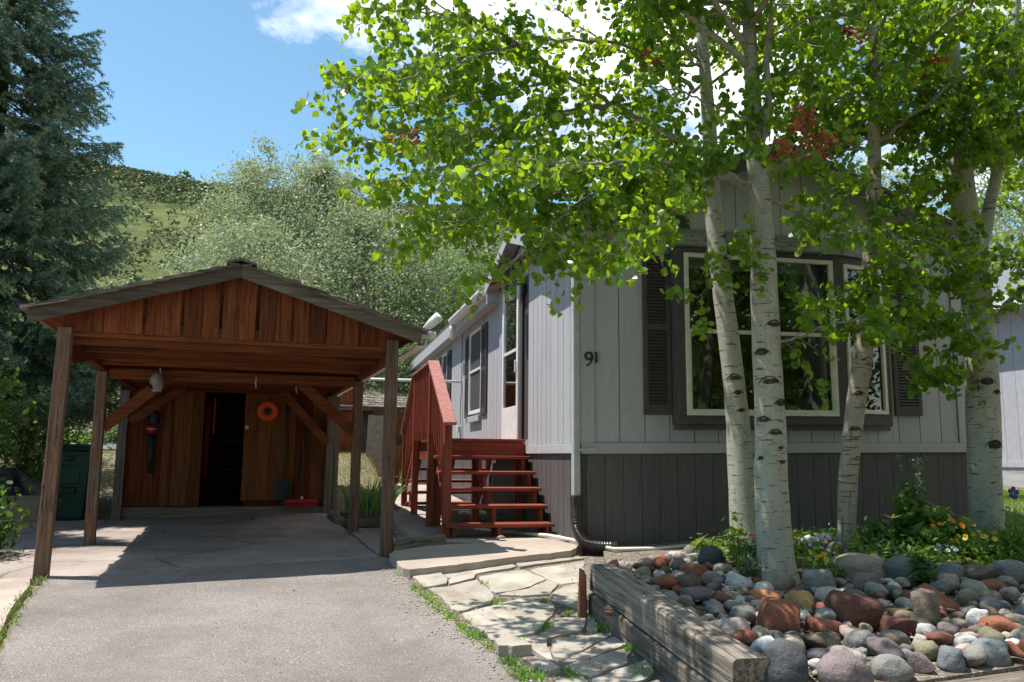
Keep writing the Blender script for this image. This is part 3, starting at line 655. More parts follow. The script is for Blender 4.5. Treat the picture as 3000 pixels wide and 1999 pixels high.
# bay window on the front
BV = -.17
front_tf = lambda s, n, w: (s, -n, w)
bay_tf = lambda s, n, w: (s, BV - n, w)
A_, B_ = Vector((3.02, BV)), Vector((3.745, -.004)); dA = (B_ - A_).normalized(); nA = Vector((dA.y, -dA.x))
ang_tf = lambda s, n, w: (A_.x + dA.x * s + nA.x * n, A_.y + dA.y * s + nA.y * n, w)
bm_ = MB()
bay_tf2 = lambda s, n, w: (s, BV - n, w)
def bxf(tf, m, a, b, n0, n1, c, d): return m.hexa([tf(a, n0, c), tf(b, n0, c), tf(b, n1, c), tf(a, n1, c), tf(a, n0, d), tf(b, n0, d), tf(b, n1, d), tf(a, n1, d)])
# surround boards of the bay
sr_ = MB()
bxf(bay_tf, sr_, 1.02, 1.105, -.02, .008, 1.245, 3.165); bxf(bay_tf, sr_, 2.935, 3.02, -.02, .008, 1.245, 3.165)
bxf(bay_tf, sr_, 1.105, 2.935, -.02, .008, 1.245, 1.335); bxf(bay_tf, sr_, 1.105, 2.935, -.02, .008, 3.105, 3.165)
L_ = (B_ - A_).length
bxf(ang_tf, sr_, .004, .06, -.02, .006, 1.245, 3.165); bxf(ang_tf, sr_, L_ - .07, L_, -.02, .006, 1.245, 3.165)
bxf(ang_tf, sr_, .06, L_ - .07, -.02, .006, 1.245, 1.37); bxf(ang_tf, sr_, .06, L_ - .07, -.02, .006, 3.08, 3.165)
sr_.box(1.018, 1.04, BV + .021, -.001, 1.245, 3.165)
hb('bay_surround', sr_, 'darktrim', bevel=.002)
hb('bay_floor', MB().prism([(1.03, BV + .03), (3.0, BV + .03), (3.72, -.01), (3.72, .05), (1.03, .05)], 'z', 1.19, 1.244), 'darktrim')
hb('bay_ceiling', MB().prism([(1.03, BV + .03), (3.0, BV + .03), (3.72, -.01), (3.72, .05), (1.03, .05)], 'z', 3.166, 3.18), 'darktrim')
hb('bay_roof', MB().add([(.98, BV - .05, 3.175), (3.04, BV - .05, 3.175), (3.80, -.006, 3.175), (3.62, -.006, 3.42), (1.12, -.006, 3.42), (.98, -.006, 3.175)], [(0, 1, 3, 4), (1, 2, 3), (0, 4, 5), (0, 5, 2, 1)]), 'bay_shingle')
for i in range(4):
    t0, t1 = i / 4, (i + 1) / 4
    for j in range(8):
        x0 = .99 + .26 * j + (.13 if i % 2 else 0)
        if x0 + .25 > 3.0 - .1 * i: continue
        q = lambda x, t: (x, (BV - .05) * (1 - t) - .006 * t - .006, 3.175 + .245 * t + .004)
        hb('bay_shingle', MB().add([q(x0 + .004, t0), q(x0 + .25, t0), q(x0 + .25, t1), q(x0 + .004, t1), tuple(Vector(q(x0 + .004, t0)) + Vector((0, -.004, .012))), tuple(Vector(q(x0 + .25, t0)) + Vector((0, -.004, .012)))], [(4, 5, 2, 3), (0, 1, 5, 4)]), 'bay_shingle', bpy.data.objects['bay_roof'])
window(bay_tf, 1.108, 2.932, 1.338, 3.102, rail=2.245, mull=2.03)
window(ang_tf, .063, L_ - .073, 1.372, 3.078)
shutter(front_tf, .69, 1.012, 1.35, 3.12, 2.30); shutter(front_tf, 3.79, 4.15, 1.36, 3.10, 2.28)
# room behind the bay window
rm = MB(); rm.box(.12, 4.6, 3.0, 3.05, 1.06, 3.40).box(.12, .16, .11, 3.0, 1.06, 3.40).box(4.56, 4.6, .11, 3.0, 1.06, 3.40).box(.16, 4.56, .11, 3.0, 1.03, 1.06).box(.16, 4.56, .11, 3.0, 3.40, 3.43)
hb('room_shell', rm, 'interior')
hb('roller_blind', MB().box(1.14, 2.0, BV + .05, BV + .056, 2.94, 3.09).box(2.06, 2.91, BV + .05, BV + .056, 2.94, 3.09), 'trimgrey')
hb('curtain', MB().grid(40, 1, lambda a, b: (3.05 + .65 * a, .06 + .018 * math.sin(a * 50), 1.30 + 1.8 * b)), 'curtain', smooth=True)
hb('wall_picture', MB().box(2.55, 2.85, 2.975, 2.99, 2.15, 2.55), 'pot')
# house number
def ribbon(pts, ws, z0, x0, sc):
    P = [Vector(p) for p in pts]; m = MB(); L, R = [], []
    for i, p in enumerate(P):
        d = (P[min(i + 1, len(P) - 1)] - P[max(i - 1, 0)]).normalized(); nn = Vector((-d.y, d.x)) * ws[i] / 2
        L.append(p + nn); R.append(p - nn)
    n = len(P); vs = []
    for y in (-.004, -.016):
        vs += [(x0 + q.x * sc, -.022 + y, z0 + q.y * sc) for q in L] + [(x0 + q.x * sc, -.022 + y, z0 + q.y * sc) for q in R]
    fs = []
    for i in range(n - 1):
        fs += [(2 * n + i, 2 * n + i + 1, 3 * n + i + 1, 3 * n + i), (i, i + 1, 2 * n + i + 1, 2 * n + i), (n + i, n + i + 1, 3 * n + i + 1, 3 * n + i)]
    fs += [(0, n, 3 * n, 2 * n), (n - 1, 2 * n - 1, 4 * n - 1, 3 * n - 1)]
    return m.add(vs, fs)
ring = [(.29 + .27 * math.cos(a), .70 + .27 * math.sin(a)) for a in [i * 2 * math.pi / 16 for i in range(17)]]
n9 = ribbon(ring, [.10 + .06 * abs(math.cos(i * 2 * math.pi / 16)) for i in range(17)], 1.865, .028, .14)
n9b = ribbon([(.56, .70), (.54, .45), (.44, .2), (.28, .04), (.10, -.02)], [.15, .14, .11, .09, .16], 1.865, .028, .14)
n9.add([(x, y - .0015, z) for x, y, z in n9b.v], n9b.f)
hb('house_number', n9, 'black')
hb('house_number', ribbon([(.74, .82), (.84, .95), (.86, .5), (.86, .12)], [.07, .12, .15, .15], 1.875, .034, .14), 'black')
# side door and its surround
side_tf = lambda s, n, w: (-n, s, w)
hb('door_casing', MB().box(-.022, -.002, 2.49, 2.60, 1.13, 3.36).box(-.022, -.002, 3.59, 3.66, 1.13, 3.36).box(-.022, -.002, 2.60, 3.59, 3.33, 3.40), 'darktrim', bevel=.003)
dr = MB()
for a, b, c, d in ((2.61, 2.70, 1.14, 3.325), (3.49, 3.585, 1.14, 3.325), (2.70, 3.49, 3.20, 3.325), (2.70, 3.49, 1.14, 1.60)):
    dr.box(-.05, -.004, a, b, c, d)
door = hb('storm_door', dr, 'white', bevel=.004)
hb('pane', MB().box(-.022, -.018, 2.70, 3.49, 2.40, 3.20), 'glass', door); hb('pane', MB().box(-.028, -.024, 2.70, 3.49, 1.60, 2.36), 'glass', door)
hb('cross_rail', MB().box(-.045, -.014, 2.70, 3.49, 2.36, 2.40), 'white', door)
hb('handle', MB().box(-.085, -.066, 2.64, 2.665, 2.05, 2.22).box(-.066, -.05, 2.645, 2.66, 2.06, 2.08).box(-.066, -.05, 2.645, 2.66, 2.19, 2.21), 'white', door, bevel=.003)
hb('inner_door', MB().box(-.0045, -.0015, 2.70, 3.49, 1.60, 3.20), 'darktrim', door)
# side windows with shutters
for (a, b, shs) in ((5.27, 6.37, ((4.83, 5.26), (6.38, 6.75))), (8.92, 9.70, ((8.47, 8.91), (9.71, 10.1)))):
    w = window(side_tf, a, b, 1.64, 3.11, rail=2.40, mat='white')
    hb('dark_backing', MB().box(-.0015, -.0005, a + .03, b - .03, 1.66, 3.09), 'darktrim', w)
    for s0, s1 in shs: shutter(side_tf, s0, s1, 1.60, 3.10, 2.35, pitch=.04, mat='darktrim')
    hb('window_apron', MB().box(-.06, -.003, a + .02, b - .05, 1.50, 1.60), 'trimgrey', bevel=.004)
# wall lantern
lan = hb('wall_lantern', MB().box(-.05, -.001, 2.37, 2.45, 3.10, 3.24).box(-.20, -.05, 2.40, 2.42, 3.225, 3.245), 'black', bevel=.004)
lx, ly, lz = -.20, 2.41, 2.98
cage = MB()
for sx in (-1, 1):
    for sy in (-1, 1): cage.box(lx + sx * .058 - .006, lx + sx * .058 + .006, ly + sy * .058 - .006, ly + sy * .058 + .006, lz, lz + .22)
cage.box(lx - .066, lx + .066, ly - .066, ly + .066, lz - .012, lz)
cage.add([(lx - .075, ly - .075, lz + .22), (lx + .075, ly - .075, lz + .22), (lx + .075, ly + .075, lz + .22), (lx - .075, ly + .075, lz + .22), (lx, ly, lz + .27)], [(3, 2, 1, 0), (0, 1, 4), (1, 2, 4), (2, 3, 4), (3, 0, 4)])
hb('cage', cage, 'black', lan)
hb('shade', MB().tube([(lx, ly, lz + .01), (lx, ly, lz + .20)], .045, 10), 'lampglass', lan, smooth=True)
# cable, socket box
hb('cable', MB().tube([(-.012, 7.2, 3.35), (-.014, 7.22, 2.7), (-.013, 7.18, 2.2), (-.012, 7.3, 1.9), (-.012, 7.3, 1.48)], .006, 5), 'black')
hb('socket_box', MB().box(-.07, -.001, 7.22, 7.40, 1.36, 1.48), 'pot', bevel=.006)
# downspout on the corner, with its strap
dsp = hb('downspout', MB().box(-.10, -.028, -.03, .055, .40, 3.20), 'downspout', bevel=.006)
hb('strap', MB().box(-.104, .10, -.05, -.034, .965, .995).box(.10, .15, -.048, -.034, .955, 1.005), 'downspout', dsp)
hb('elbow', MB().tube([(-.06, .01, 3.19), (-.09, .01, 3.26), (-.18, 0, 3.32), (-.24, 0, 3.37)], .04, 8), 'downspout', dsp, smooth=True)
# roof of the far-right rake gutter etc.
hb('ridge_cap', MB().prism([(W_ / 2 - .12, rp(W_ / 2) - .04), (W_ / 2, rp(W_ / 2) + .02), (W_ / 2 + .12, rp(W_ / 2) - .04)], 'y', -.34, D_ + .3), 'roof_shingle')

# brown corrugated drain pipe at the foot of the downspout
dpipe = empty('corrugated_drain_pipe', H2W(-.065, .0, 0), HYAW, 'brown corrugated drain pipe curving round the corner of the grey house', 'drain pipe')
P0 = [Vector((0, 0, .47)), Vector((-.004, -.01, .30)), Vector((.0, -.05, .15)), Vector((.06, -.12, .045)), Vector((.18, -.17, .02)), Vector((.36, -.19, .01))]
pts, rs = [], []
N_ = 150
for i in range(N_):
    t = i / (N_ - 1) * (len(P0) - 1); k = min(int(t), len(P0) - 2); f = t - k
    a, b, c, d = P0[max(k - 1, 0)], P0[k], P0[k + 1], P0[min(k + 2, len(P0) - 1)]
    p = .5 * ((2 * b) + (-a + c) * f + (2 * a - 5 * b + 4 * c - d) * f * f + (-a + 3 * b - 3 * c + d) * f ** 3)
    pts.append(p); s_ = i / N_
    amp = .006 if (.30 < s_ < .92) else (.004 if .18 < s_ <= .30 and i % 12 < 6 else 0)
    rs.append(.052 + (amp if i % 4 < 2 else -amp))
MB().tube(pts, rs, 16).build('pipe_body', M['drain'], dpipe, smooth=True)
MB().box(-.052, .052, -.052, .052, .40, .52).build('pipe_adapter', M['drain'], dpipe, bevel=.01)

# ================================================================== ENTRY STAIRS
stair = empty('entry_stairs', HO, HYAW, 'red stained wooden steps and landing with slatted railing beside the grey house wall', 'stairs')
def sb(name, mb, ax, parent=None, **k): return mb.build(name, M['red_' + ax], parent or stair, **k)
U0, U1 = -1.27, -.035
for i in range(5):
    v, w = .88 + .28 * i, .165 + .1875 * i
    sb('tread', MB().box(U0 + (.0 if i == 0 else .04), U1 + .003 * i, v, v + .285, w - .042, w), 'x', bevel=.006)
    v2 = 5.52 - .28 * i
    sb('tread', MB().box(U0 + .04, U1, v2 - .285, v2, w - .042, w), 'x', bevel=.006)
for u in (-1.17, -.66, -.10):
    for sgn, va in ((1, .93), (-1, 5.47)):
        pl = [(va, -.02), (va + sgn * .12, -.02)]
        pl = [(va, -.02)]
        for i in range(5):
            vv = va + sgn * .28 * i; ww = .12 + .1875 * i
            pl += [(vv, ww), (vv + sgn * .27, ww)]
        pl += [(va + sgn * 1.38, .80), (va + sgn * .24, -.02)]
        sb('stringer', MB().prism(pl, 'x', u - .02, u + .02), 'z')
for i in range(8):
    u = -1.18 + i * .145
    sb('deck_board', MB().box(u, u + .138, 2.235, 4.20, 1.095, 1.133), 'y', bevel=.004)
sb('rim_joist', MB().box(-1.16, -.03, 2.262, 2.30, .86, 1.09), 'x'); sb('rim_joist', MB().box(-1.16, -.03, 4.10, 4.14, .86, 1.09), 'x')
sb('rim_joist', MB().box(-1.20, -1.162, 2.262, 4.14, .86, 1.09), 'y'); sb('joist', MB().box(-.62, -.58, 2.31, 4.09, .90, 1.09), 'y')
for u in (-.66, -.10): sb('support_post', MB().box(u - .045, u + .045, 2.31, 2.40, -.1, .86), 'z')
for (v, top) in ((1.00, 1.30), (2.32, 2.06), (3.98, 2.06), (5.36, 1.30)):
    sb('post', MB().box(-1.295, -1.205, v - .045, v + .045, -.08, top), 'z', bevel=.004)
sb('support_post', MB().box(-1.20, -1.11, 2.33, 2.42, -.08, .86), 'z')
def rail(a, b, name='handrail'): return MB().beam(a, b, .145, .04).build(name, M['red_faded'], stair, bevel=.005)
rail((-1.25, .84, 1.26), (-1.25, 2.30, 2.115)); rail((-1.25, 2.28, 2.10), (-1.25, 4.02, 2.10)); rail((-1.25, 4.0, 2.115), (-1.25, 5.50, 1.26))
sb('bottom_rail', MB().beam((-1.25, 2.36, 1.20), (-1.25, 3.94, 1.20), .035, .085), 'y')
sb('bottom_rail', MB().beam((-1.22, 1.05, .46), (-1.22, 2.28, 1.22), .035, .085), 'y'); sb('bottom_rail', MB().beam((-1.22, 5.30, .46), (-1.22, 4.02, 1.22), .035, .085), 'y')
bal = None
def baluster(u, v, lo, hi):
    sb('baluster', MB().box(u - .014, u + .014, v - .014, v + .014, lo, hi), 'z')
for i in range(12): baluster(-1.268, 2.45 + .128 * i, 1.12, 2.08)
for i in range(8):
    v = 1.14 + .145 * i; z = 1.25 + (v - .84) * .585
    baluster(-1.255, v, z - .84, z - .02); v2 = 5.20 - .145 * i; baluster(-1.255, v2, z - .84, z - .02)
# clutter under the stairs
brd = tag(MB().box(-.5, .5, -.05, .05, 0, .03).build('loose_board', M['oldwood_x']), 'grey loose board lying on the concrete under the red steps', 'board'); brd.location = H2W(-.75, 2.9, .035); brd.rotation_euler = (0, 0, HYAW + .2)
brd2 = brd.copy(); COL.objects.link(brd2); brd2['label'] = 'second grey board lying crossways under the red landing'; brd2.location = H2W(-.6, 3.4, .04); brd2.rotation_euler = (0, 0, HYAW - .25)

# ================================================================== CARPORT
M['fascia_dark'] = wood('dark_weathered_fascia', (.05, .038, .034), (.13, .10, .088), 'x', rnd=.05)
cp = empty('carport', CO, CYAW, 'brown stained wooden carport with a gabled shake roof and tool shed at its back', 'carport')
def cb_(name, mb, mat, parent=None, **k): return mb.build(name, M[mat], parent or cp, **k)
RX, RTOP, RSL = 1.552, 2.865, .309
def crf(x): return RTOP - RSL * abs(x - RX)                # underside of the roof boards
posts = [(0, 0, -.02, 2.22), (3.005, 0, .02, 2.26), (0, 2.30, .02, 2.04), (3.005, 2.40, .06, 2.04)]
for i, (x, y, z0, z1) in enumerate(posts):
    lean = -.03 if i == 0 else 0
    m = MB().hexa([(x + lean, y, z0), (x + lean + .115, y, z0), (x + lean + .115, y + .115, z0), (x + lean, y + .115, z0), (x, y, z1), (x + .115, y, z1), (x + .115, y + .115, z1), (x, y + .115, z1)])
    cb_('post', m, 'post_z', bevel=.006)
cb_('post', MB().box(-.13, 0, 5.48, 5.60, .0, 2.05), 'oldwood_z', bevel=.005); cb_('post', MB().box(2.99, 3.11, 5.46, 5.58, .08, 2.05), 'oldwood_z', bevel=.005)
cb_('post', MB().box(3.12, 3.2, 5.5, 5.58, .08, 2.05), 'oldwood_z')
for x in (.02, 3.03): cb_('side_beam', MB().box(x, x + .08, .12, 8.4, 2.05, 2.235), 'cedar_y', bevel=.005)
cb_('side_gusset', MB().prism([(.13, 1.93), (.42, 1.93), (1.25, 2.045), (.13, 2.045)], 'x', .025, .095), 'cedar_y')
rng = random.Random(21)
for i in range(9):
    y = .13 + .60 * i
    if y > 5.3: break
    cb_('ceiling_joist', MB().box(.102, 3.028, y, y + .042, 2.085 + rng.uniform(-.004, .004), 2.215), 'cedar_x', bevel=.003)
cb_('cross_beam', MB().box(.12, 3.0, 2.34, 2.40, 1.96, 2.082), 'cedar_x', bevel=.004)
cb_('cross_beam', MB().box(.0, 2.99, 5.50, 5.56, 2.06, 2.19), 'cedar_x', bevel=.004)
for (a, b) in (((.10, 2.36, 1.38), (.80, 2.36, 2.02)), ((3.02, 2.46, 1.38), (2.28, 2.46, 2.04)), ((.04, 5.44, 1.56), (.78, 5.44, 2.12)), ((3.0, 5.42, 1.28), (2.25, 5.42, 2.10))):
    cb_('brace', MB().beam(a, b, .045, .135, up=(0, 1, 0)).v and MB().beam(a, b, .135, .045, up=(0, 1, 0)), 'cedar_x', bevel=.004)
# gable boards with the dark gaps between them
cuts = [.03, .69, .735, 1.02, 1.06, 1.365, 1.40, 1.705, 1.75, 2.045, 2.075, 2.375, 2.40, 2.715, 2.745, 3.08]
for a, b in ((.03, .69), (.725, 1.025), (1.055, 1.37), (1.40, 1.705), (1.745, 2.045), (2.07, 2.375), (2.40, 2.712), (2.742, 3.08)):
    for a1, b1 in (((a, (a + b) / 2 - .003), ((a + b) / 2 + .003, b)) if b - a > .28 else ((a, b),)):
        pl = [(a1, 2.19), (b1, 2.19), (b1, crf(b1) - .01)] + ([(RX, crf(RX) - .01)] if a1 < RX < b1 else []) + [(a1, crf(a1) - .01)]
        cb_('gable_board', MB().prism(pl, 'y', .04 + rng.uniform(0, .006), .062 + rng.uniform(0, .003)), 'cedar_z')
cb_('gable_backing', MB().box(.10, 3.02, .068, .10, 2.19, 2.29), 'cedar_x')
cb_('tie_beam', MB().box(.10, 3.02, .065, .11, 2.15, 2.188), 'cedar_x')
# rake fascias, weathered grey
for sg in (1, -1):
    f = (lambda x: x) if sg == 1 else (lambda x: 2 * RX - x)
    e0 = -.235
    cb_('rake_fascia', MB().prism([(f(e0), crf(e0) - .085), (f(e0), crf(e0) + .045), (f(RX), crf(RX) + .045), (f(RX), crf(RX) - .085)], 'y', -.085, -.048), 'fascia_dark' if sg == 1 else 'oldwood_x', bevel=.004)
    cb_('rake_fascia', MB().prism([(f(-.2), crf(-.2) - .06), (f(-.2), crf(-.2) + .0), (f(RX), crf(RX) + .0), (f(RX), crf(RX) - .06)], 'y', 8.4, 8.43), 'oldwood_x')
    # sheathing boards along the depth
    n = 8
    for i in range(n):
        xa = -.22 + (RX + .22) * i / n; xb = -.22 + (RX + .22) * (i + 1) / n - .006
        cb_('roof_board', MB().hexa([(f(xa), -.045, crf(xa) + .004), (f(xb), -.045, crf(xb) + .004), (f(xb), 8.4, crf(xb) + .004), (f(xa), 8.4, crf(xa) + .004), (f(xa), -.045, crf(xa) + .026), (f(xb), -.045, crf(xb) + .026), (f(xb), 8.4, crf(xb) + .026), (f(xa), 8.4, crf(xa) + .026)]), 'cedar_y')
    # shakes: first rank as single pieces, the rest joined
    rest = MB()
    for c in range(13):
        xa = -.30 + c * .145
        y = -.13
        first = True
        while y < 8.5:
            w_ = rng.uniform(.10, .24); L = .36 + rng.uniform(-.02, .03); th = rng.uniform(.014, .028); off = rng.uniform(-.025, .02)
            x0, x1 = xa + off, min(xa + L, RX + .02)
            lift = rng.uniform(.0, .012)
            h0 = lambda x: crf(x) + .036
            z0, z1 = h0(x0) + .012 + lift, h0(x1) - .004
            p = [(f(x0), y, z0), (f(x1), y, z1), (f(x1), y + w_ - .006, z1), (f(x0), y + w_ - .006, z0), (f(x0), y, z0 + th), (f(x1), y, z1 + th * .4), (f(x1), y + w_ - .006, z1 + th * .4), (f(x0), y + w_ - .006, z0 + th)]
            if y < .25: cb_('shake', MB().hexa(p), 'shake')
            else: rest.hexa(p)
            y += w_
    o = cb_('shake_rows', rest, 'shake'); o['kind'] = 'stuff'
for i in range(38):
    y = -.14 + .23 * i
    for sg in (1, -1):
        x = lambda t: RX + sg * t
        m = MB().hexa([(x(-.02), y, RTOP + .075), (x(.14), y, RTOP + .03), (x(.14), y + .3, RTOP + .035), (x(-.02), y + .3, RTOP + .085), (x(-.02), y, RTOP + .10), (x(.14), y, RTOP + .052), (x(.14), y + .3, RTOP + .06), (x(-.02), y + .3, RTOP + .11)])
        cb_('ridge_shake', m, 'shake')
# right-hand gutter and security lamp
cb_('gutter', MB().prism([(3.30, 2.20), (3.40, 2.20), (3.42, 2.28), (3.405, 2.28), (3.39, 2.215), (3.30, 2.215)], 'y', .0, 8.3), 'white')
lampc = cb_('security_lamp', MB().box(3.36, 3.44, .05, .12, 2.30, 2.36), 'white', bevel=.01)
cb_('lamp_head', MB().tube([(3.40, .05, 2.40), (3.46, -.02, 2.46), (3.52, -.08, 2.52)], [.03, .05, .055], 10), 'white', lampc, smooth=True)
cb_('lamp_head', MB().tube([(3.40, .12, 2.34), (3.46, .07, 2.34), (3.50, .03, 2.335)], [.02, .04, .042], 10), 'white', lampc, smooth=True)
# shed at the back
SY = 5.60
def plank(a, b, z0, z1, mat='pine_z', y=SY, th=.022, parent=None, name='plank', sl=0): 
    return cb_(name, MB().hexa([(a, y, z0), (b, y, z0 + sl), (b, y + th, z0 + sl), (a, y + th, z0), (a, y, z1), (b, y, z1), (b, y + th, z1), (a, y + th, z1)]), mat, parent, bevel=.003)
sheds = cb_('shed_wall', MB().box(-.1, 1.07, SY + .03, SY + .06, .28, 2.3).box(1.74, 3.10, SY + .03, SY + .06, .28, 2.3).box(1.07, 1.74, SY + .03, SY + .06, 2.08, 2.3), 'cedar_z')
for a, b, mt in ((-.005, .235, 'cedar_z'), (.24, .495, 'cedar_z'), (.50, .625, 'pine_z'), (.63, .915, 'pine_z'), (.92, 1.085, 'pine_z'), (2.335, 2.505, 'pine_z'), (2.51, 2.755, 'cedar_z'), (2.76, 2.99, 'pine_z')):
    plank(a, b, .285, 2.22, mt, y=SY + rng.uniform(-.004, .004), parent=sheds)
plank(.60, .645, .30, 2.2, 'cedar_z', y=SY - .022, parent=sheds, name='batten')
plank(1.09, 1.74, 2.09, 2.135, 'pine_z', y=SY - .01, parent=sheds, name='lintel'); plank(1.09, 1.74, 2.14, 2.22, 'cedar_z', y=SY, parent=sheds)
sdoor = plank(1.70, 2.33, .36, 2.11, 'pine_z', y=SY - .045, th=.03, name='shed_door')
for i in range(3): cb_('door_board', MB().box(1.702 + .21 * i, 1.702 + .21 * i + .204, SY - .052, SY - .0455, .365, 2.105), 'pine_z', sdoor, bevel=.002)
cb_('latch', MB().box(1.715, 1.765, SY - .062, SY - .0525, 1.49, 1.54), 'white', sdoor); cb_('latch', MB().box(1.735, 1.75, SY - .07, SY - .0625, 1.508, 1.525), 'black', sdoor)
rngk = random.Random(3)
for i in range(9):
    x, z = rngk.uniform(1.76, 2.3), rngk.uniform(.5, 2.0)
    cb_('wood_knot', MB().tube([(x, SY - .0535, z), (x, SY - .0522, z)], rngk.uniform(.008, .018), 8), 'knotcore', sdoor)
plank(.0, 2.99, .02, .27, 'oldwood_x', y=SY - .03, th=.05, name='sill_beam')
cb_('shed_wall', MB().box(3.105, 3.125, SY + .06, 8.35, .12, 2.2), 'cedar_z')
for i in range(11): cb_('plank', MB().box(3.126, 3.146, SY + .02 + .25 * i, SY + .02 + .25 * i + .244, .12, 2.2), 'pine_z', bpy.data.objects.get('shed_wall.001'))
cb_('shed_wall', MB().box(-.14, -.11, SY + .06, 8.35, .0, 2.2), 'cedar_z')
cb_('shed_wall', MB().box(-.10, 3.10, 8.30, 8.35, .0, 2.8), 'cedar_z')
cb_('shed_floor', MB().box(-.10, 3.10, SY + .07, 8.29, .2, .27), 'oldwood_x')
cb_('shelf', MB().box(1.0, 2.4, 7.3, 7.7, 1.32, 1.35).box(1.0, 2.4, 7.3, 7.7, .8, .83), 'oldwood_x')

lamp_ = empty('room_lamp', H2W(2.72, 1.2, 2.72), HYAW, 'small lit lamp glowing inside the bay window', 'lamp')
bm_m, nt_, pb_ = newmat('lit_bulb'); pb_.inputs['Emission Color'].default_value = (1, .72, .38, 1); pb_.inputs['Emission Strength'].default_value = 14
MB().tube([(0, 0, -.02), (0, 0, 0), (0, 0, .03)], [.012, .024, .014], 8).build('bulb', bm_m, lamp_, smooth=True)
MB().tube([(0, 0, .03), (0, 0, .64)], .006, 6).build('cord', M['black'], lamp_)
MB().tube([(0, 0, .02), (0, 0, .09)], [.10, .04], 12, cap=False).build('lamp_shade', M['darktrim'], lamp_, smooth=True)
# things hung on and leant against the shed
def cthing(name, x, y, z, label, cat): return empty(name, C2W(x, y, z), CYAW, label, cat)
t = cthing('cord_reel', 2.05, SY - .08, 1.78, 'round bright orange cord reel hung on the shed door', 'cord reel')
m = MB(); n = 28
prof = [(.062, -.012), (.085, -.03), (.15, -.034), (.172, -.01), (.172, .012), (.15, .022), (.062, .022)]
for j in range(n):
    a = 2 * math.pi * j / n
    for r_, y_ in prof: m.v.append((r_ * math.cos(a), y_, r_ * math.sin(a) * .97))
k = len(prof)
for j in range(n):
    for i in range(k): m.f.append((j * k + i, j * k + (i + 1) % k, ((j + 1) % n) * k + (i + 1) % k, ((j + 1) % n) * k + i))
m.build('reel_ring', M['orange'], t, smooth=True)
MB().tube([(0, .0, 0), (0, .02, 0)], .06, 14).build('reel_core', M['fabric_black'], t)
MB().tube([(.0, -.01, .17), (0, .03, .23)], .008, 6).build('hook', M['black'], t)
t = cthing('leaf_blower', .345, SY - .10, 1.45, 'black and orange leaf blower hanging upright on the left shed wall', 'leaf blower')
MB().tube([(.02, 0, .30), (.02, 0, .26), (.02, 0, .14), (.0, 0, .06)], [.05, .085, .085, .06], 12).build('motor_housing', M['fabric_black'], t, smooth=True)
MB().tube([(-.06, 0, .28), (-.03, 0, .335), (.05, 0, .345), (.10, 0, .30)], [.018, .022, .022, .018], 8).build('guard', M['orange'], t, smooth=True)
MB().tube([(.10, -.02, .29), (.14, -.02, .22), (.12, -.02, .10), (.04, -.02, .05)], .018, 8).build('handle', M['fabric_black'], t, smooth=True)
MB().tube([(0, 0, .06), (0, 0, -.05)], [.072, .068], 12).build('collar', M['redplastic'], t, smooth=True)
MB().tube([(0, 0, .02), (0, 0, .005)], .0745, 12).build('collar_band', M['string'], t, smooth=True)
MB().tube([(0, 0, -.05), (.01, 0, -.35), (.015, 0, -.66)], [.055, .05, .04], 12).build('blower_tube', M['fabric_black'], t, smooth=True)
t = cthing('shovel', 2.34, SY - .05, .50, 'dark steel shovel standing blade-down against the shed planks', 'shovel')
MB().tube([(.0, 0, .18), (.01, .02, .8), (.02, .03, 1.40)], .016, 8).build('shaft', M['darkbark'], t, smooth=True)
MB().grid(8, 8, lambda a, b: ((a - .5) * (.30 - .1 * (b < .15)), -.02 - .05 * (1 - (2 * a - 1) ** 2) * 0 + .03 * (2 * a - 1) ** 2 - .02, -.13 + .33 * b * (1 - .25 * (2 * a - 1) ** 2))).build('blade', M['fabric_black'], t, smooth=True)
t = cthing('push_broom', 2.64, SY - .09, .29, 'push broom with a wide red head leaning on the shed wall', 'broom')
MB().tube([(0, 0, .09), (0, .03, .8), (-.01, .06, 1.52)], .014, 8).build('shaft', M['darkbark'], t, smooth=True)
MB().box(-.26, .25, -.035, .035, .03, .085).build('head', M['redplastic'], t, bevel=.012)
br = MB()
for i in range(60): 
    x = -.25 + .49 * i / 59
    for y in (-.025, 0, .025): br.box(x, x + .005, y - .003, y + .003, -.03, .03)
o = br.build('bristles', M['redplastic'], t); o['kind'] = 'stuff'
MB().tube([(0, -.01, .085), (0, 0, .13)], [.026, .022], 10).build('socket', M['string'], t, smooth=True)
# hanging bits under the roof
t = cthing('work_glove', .66, 2.20, 1.93, 'pale grey cap hanging on the left knee brace of the carport', 'cap')
m = MB()
for i, (z, rx, ry) in enumerate(((.10, .02, .02), (.07, .06, .05), (.0, .075, .06), (-.07, .07, .05), (-.12, .05, .03))):
    for j in range(12):
        a = 2 * math.pi * j / 12; m.v.append((rx * math.cos(a) + .03 * (z < 0) * z * -3, ry * math.sin(a), z))
for i in range(4):
    for j in range(12): m.f.append((i * 12 + j, i * 12 + (j + 1) % 12, (i + 1) * 12 + (j + 1) % 12, (i + 1) * 12 + j))
m.f.append(tuple(range(48, 60))); m.build('crown_panel', M['greyboard'], t, smooth=True)
MB().hexa([(-.10, -.05, -.02), (-.05, -.08, -.10), (-.03, -.03, -.10), (-.08, -.02, -.02), (-.10, -.045, -.01), (-.05, -.075, -.09), (-.03, -.025, -.09), (-.08, -.015, -.01)]).build('brim', M['fabric_black'], t)
MB().tube([(.04, 0, .08), (.03, 0, .16)], .006, 6).build('cord', M['string'], t)
t.name = 'cap'
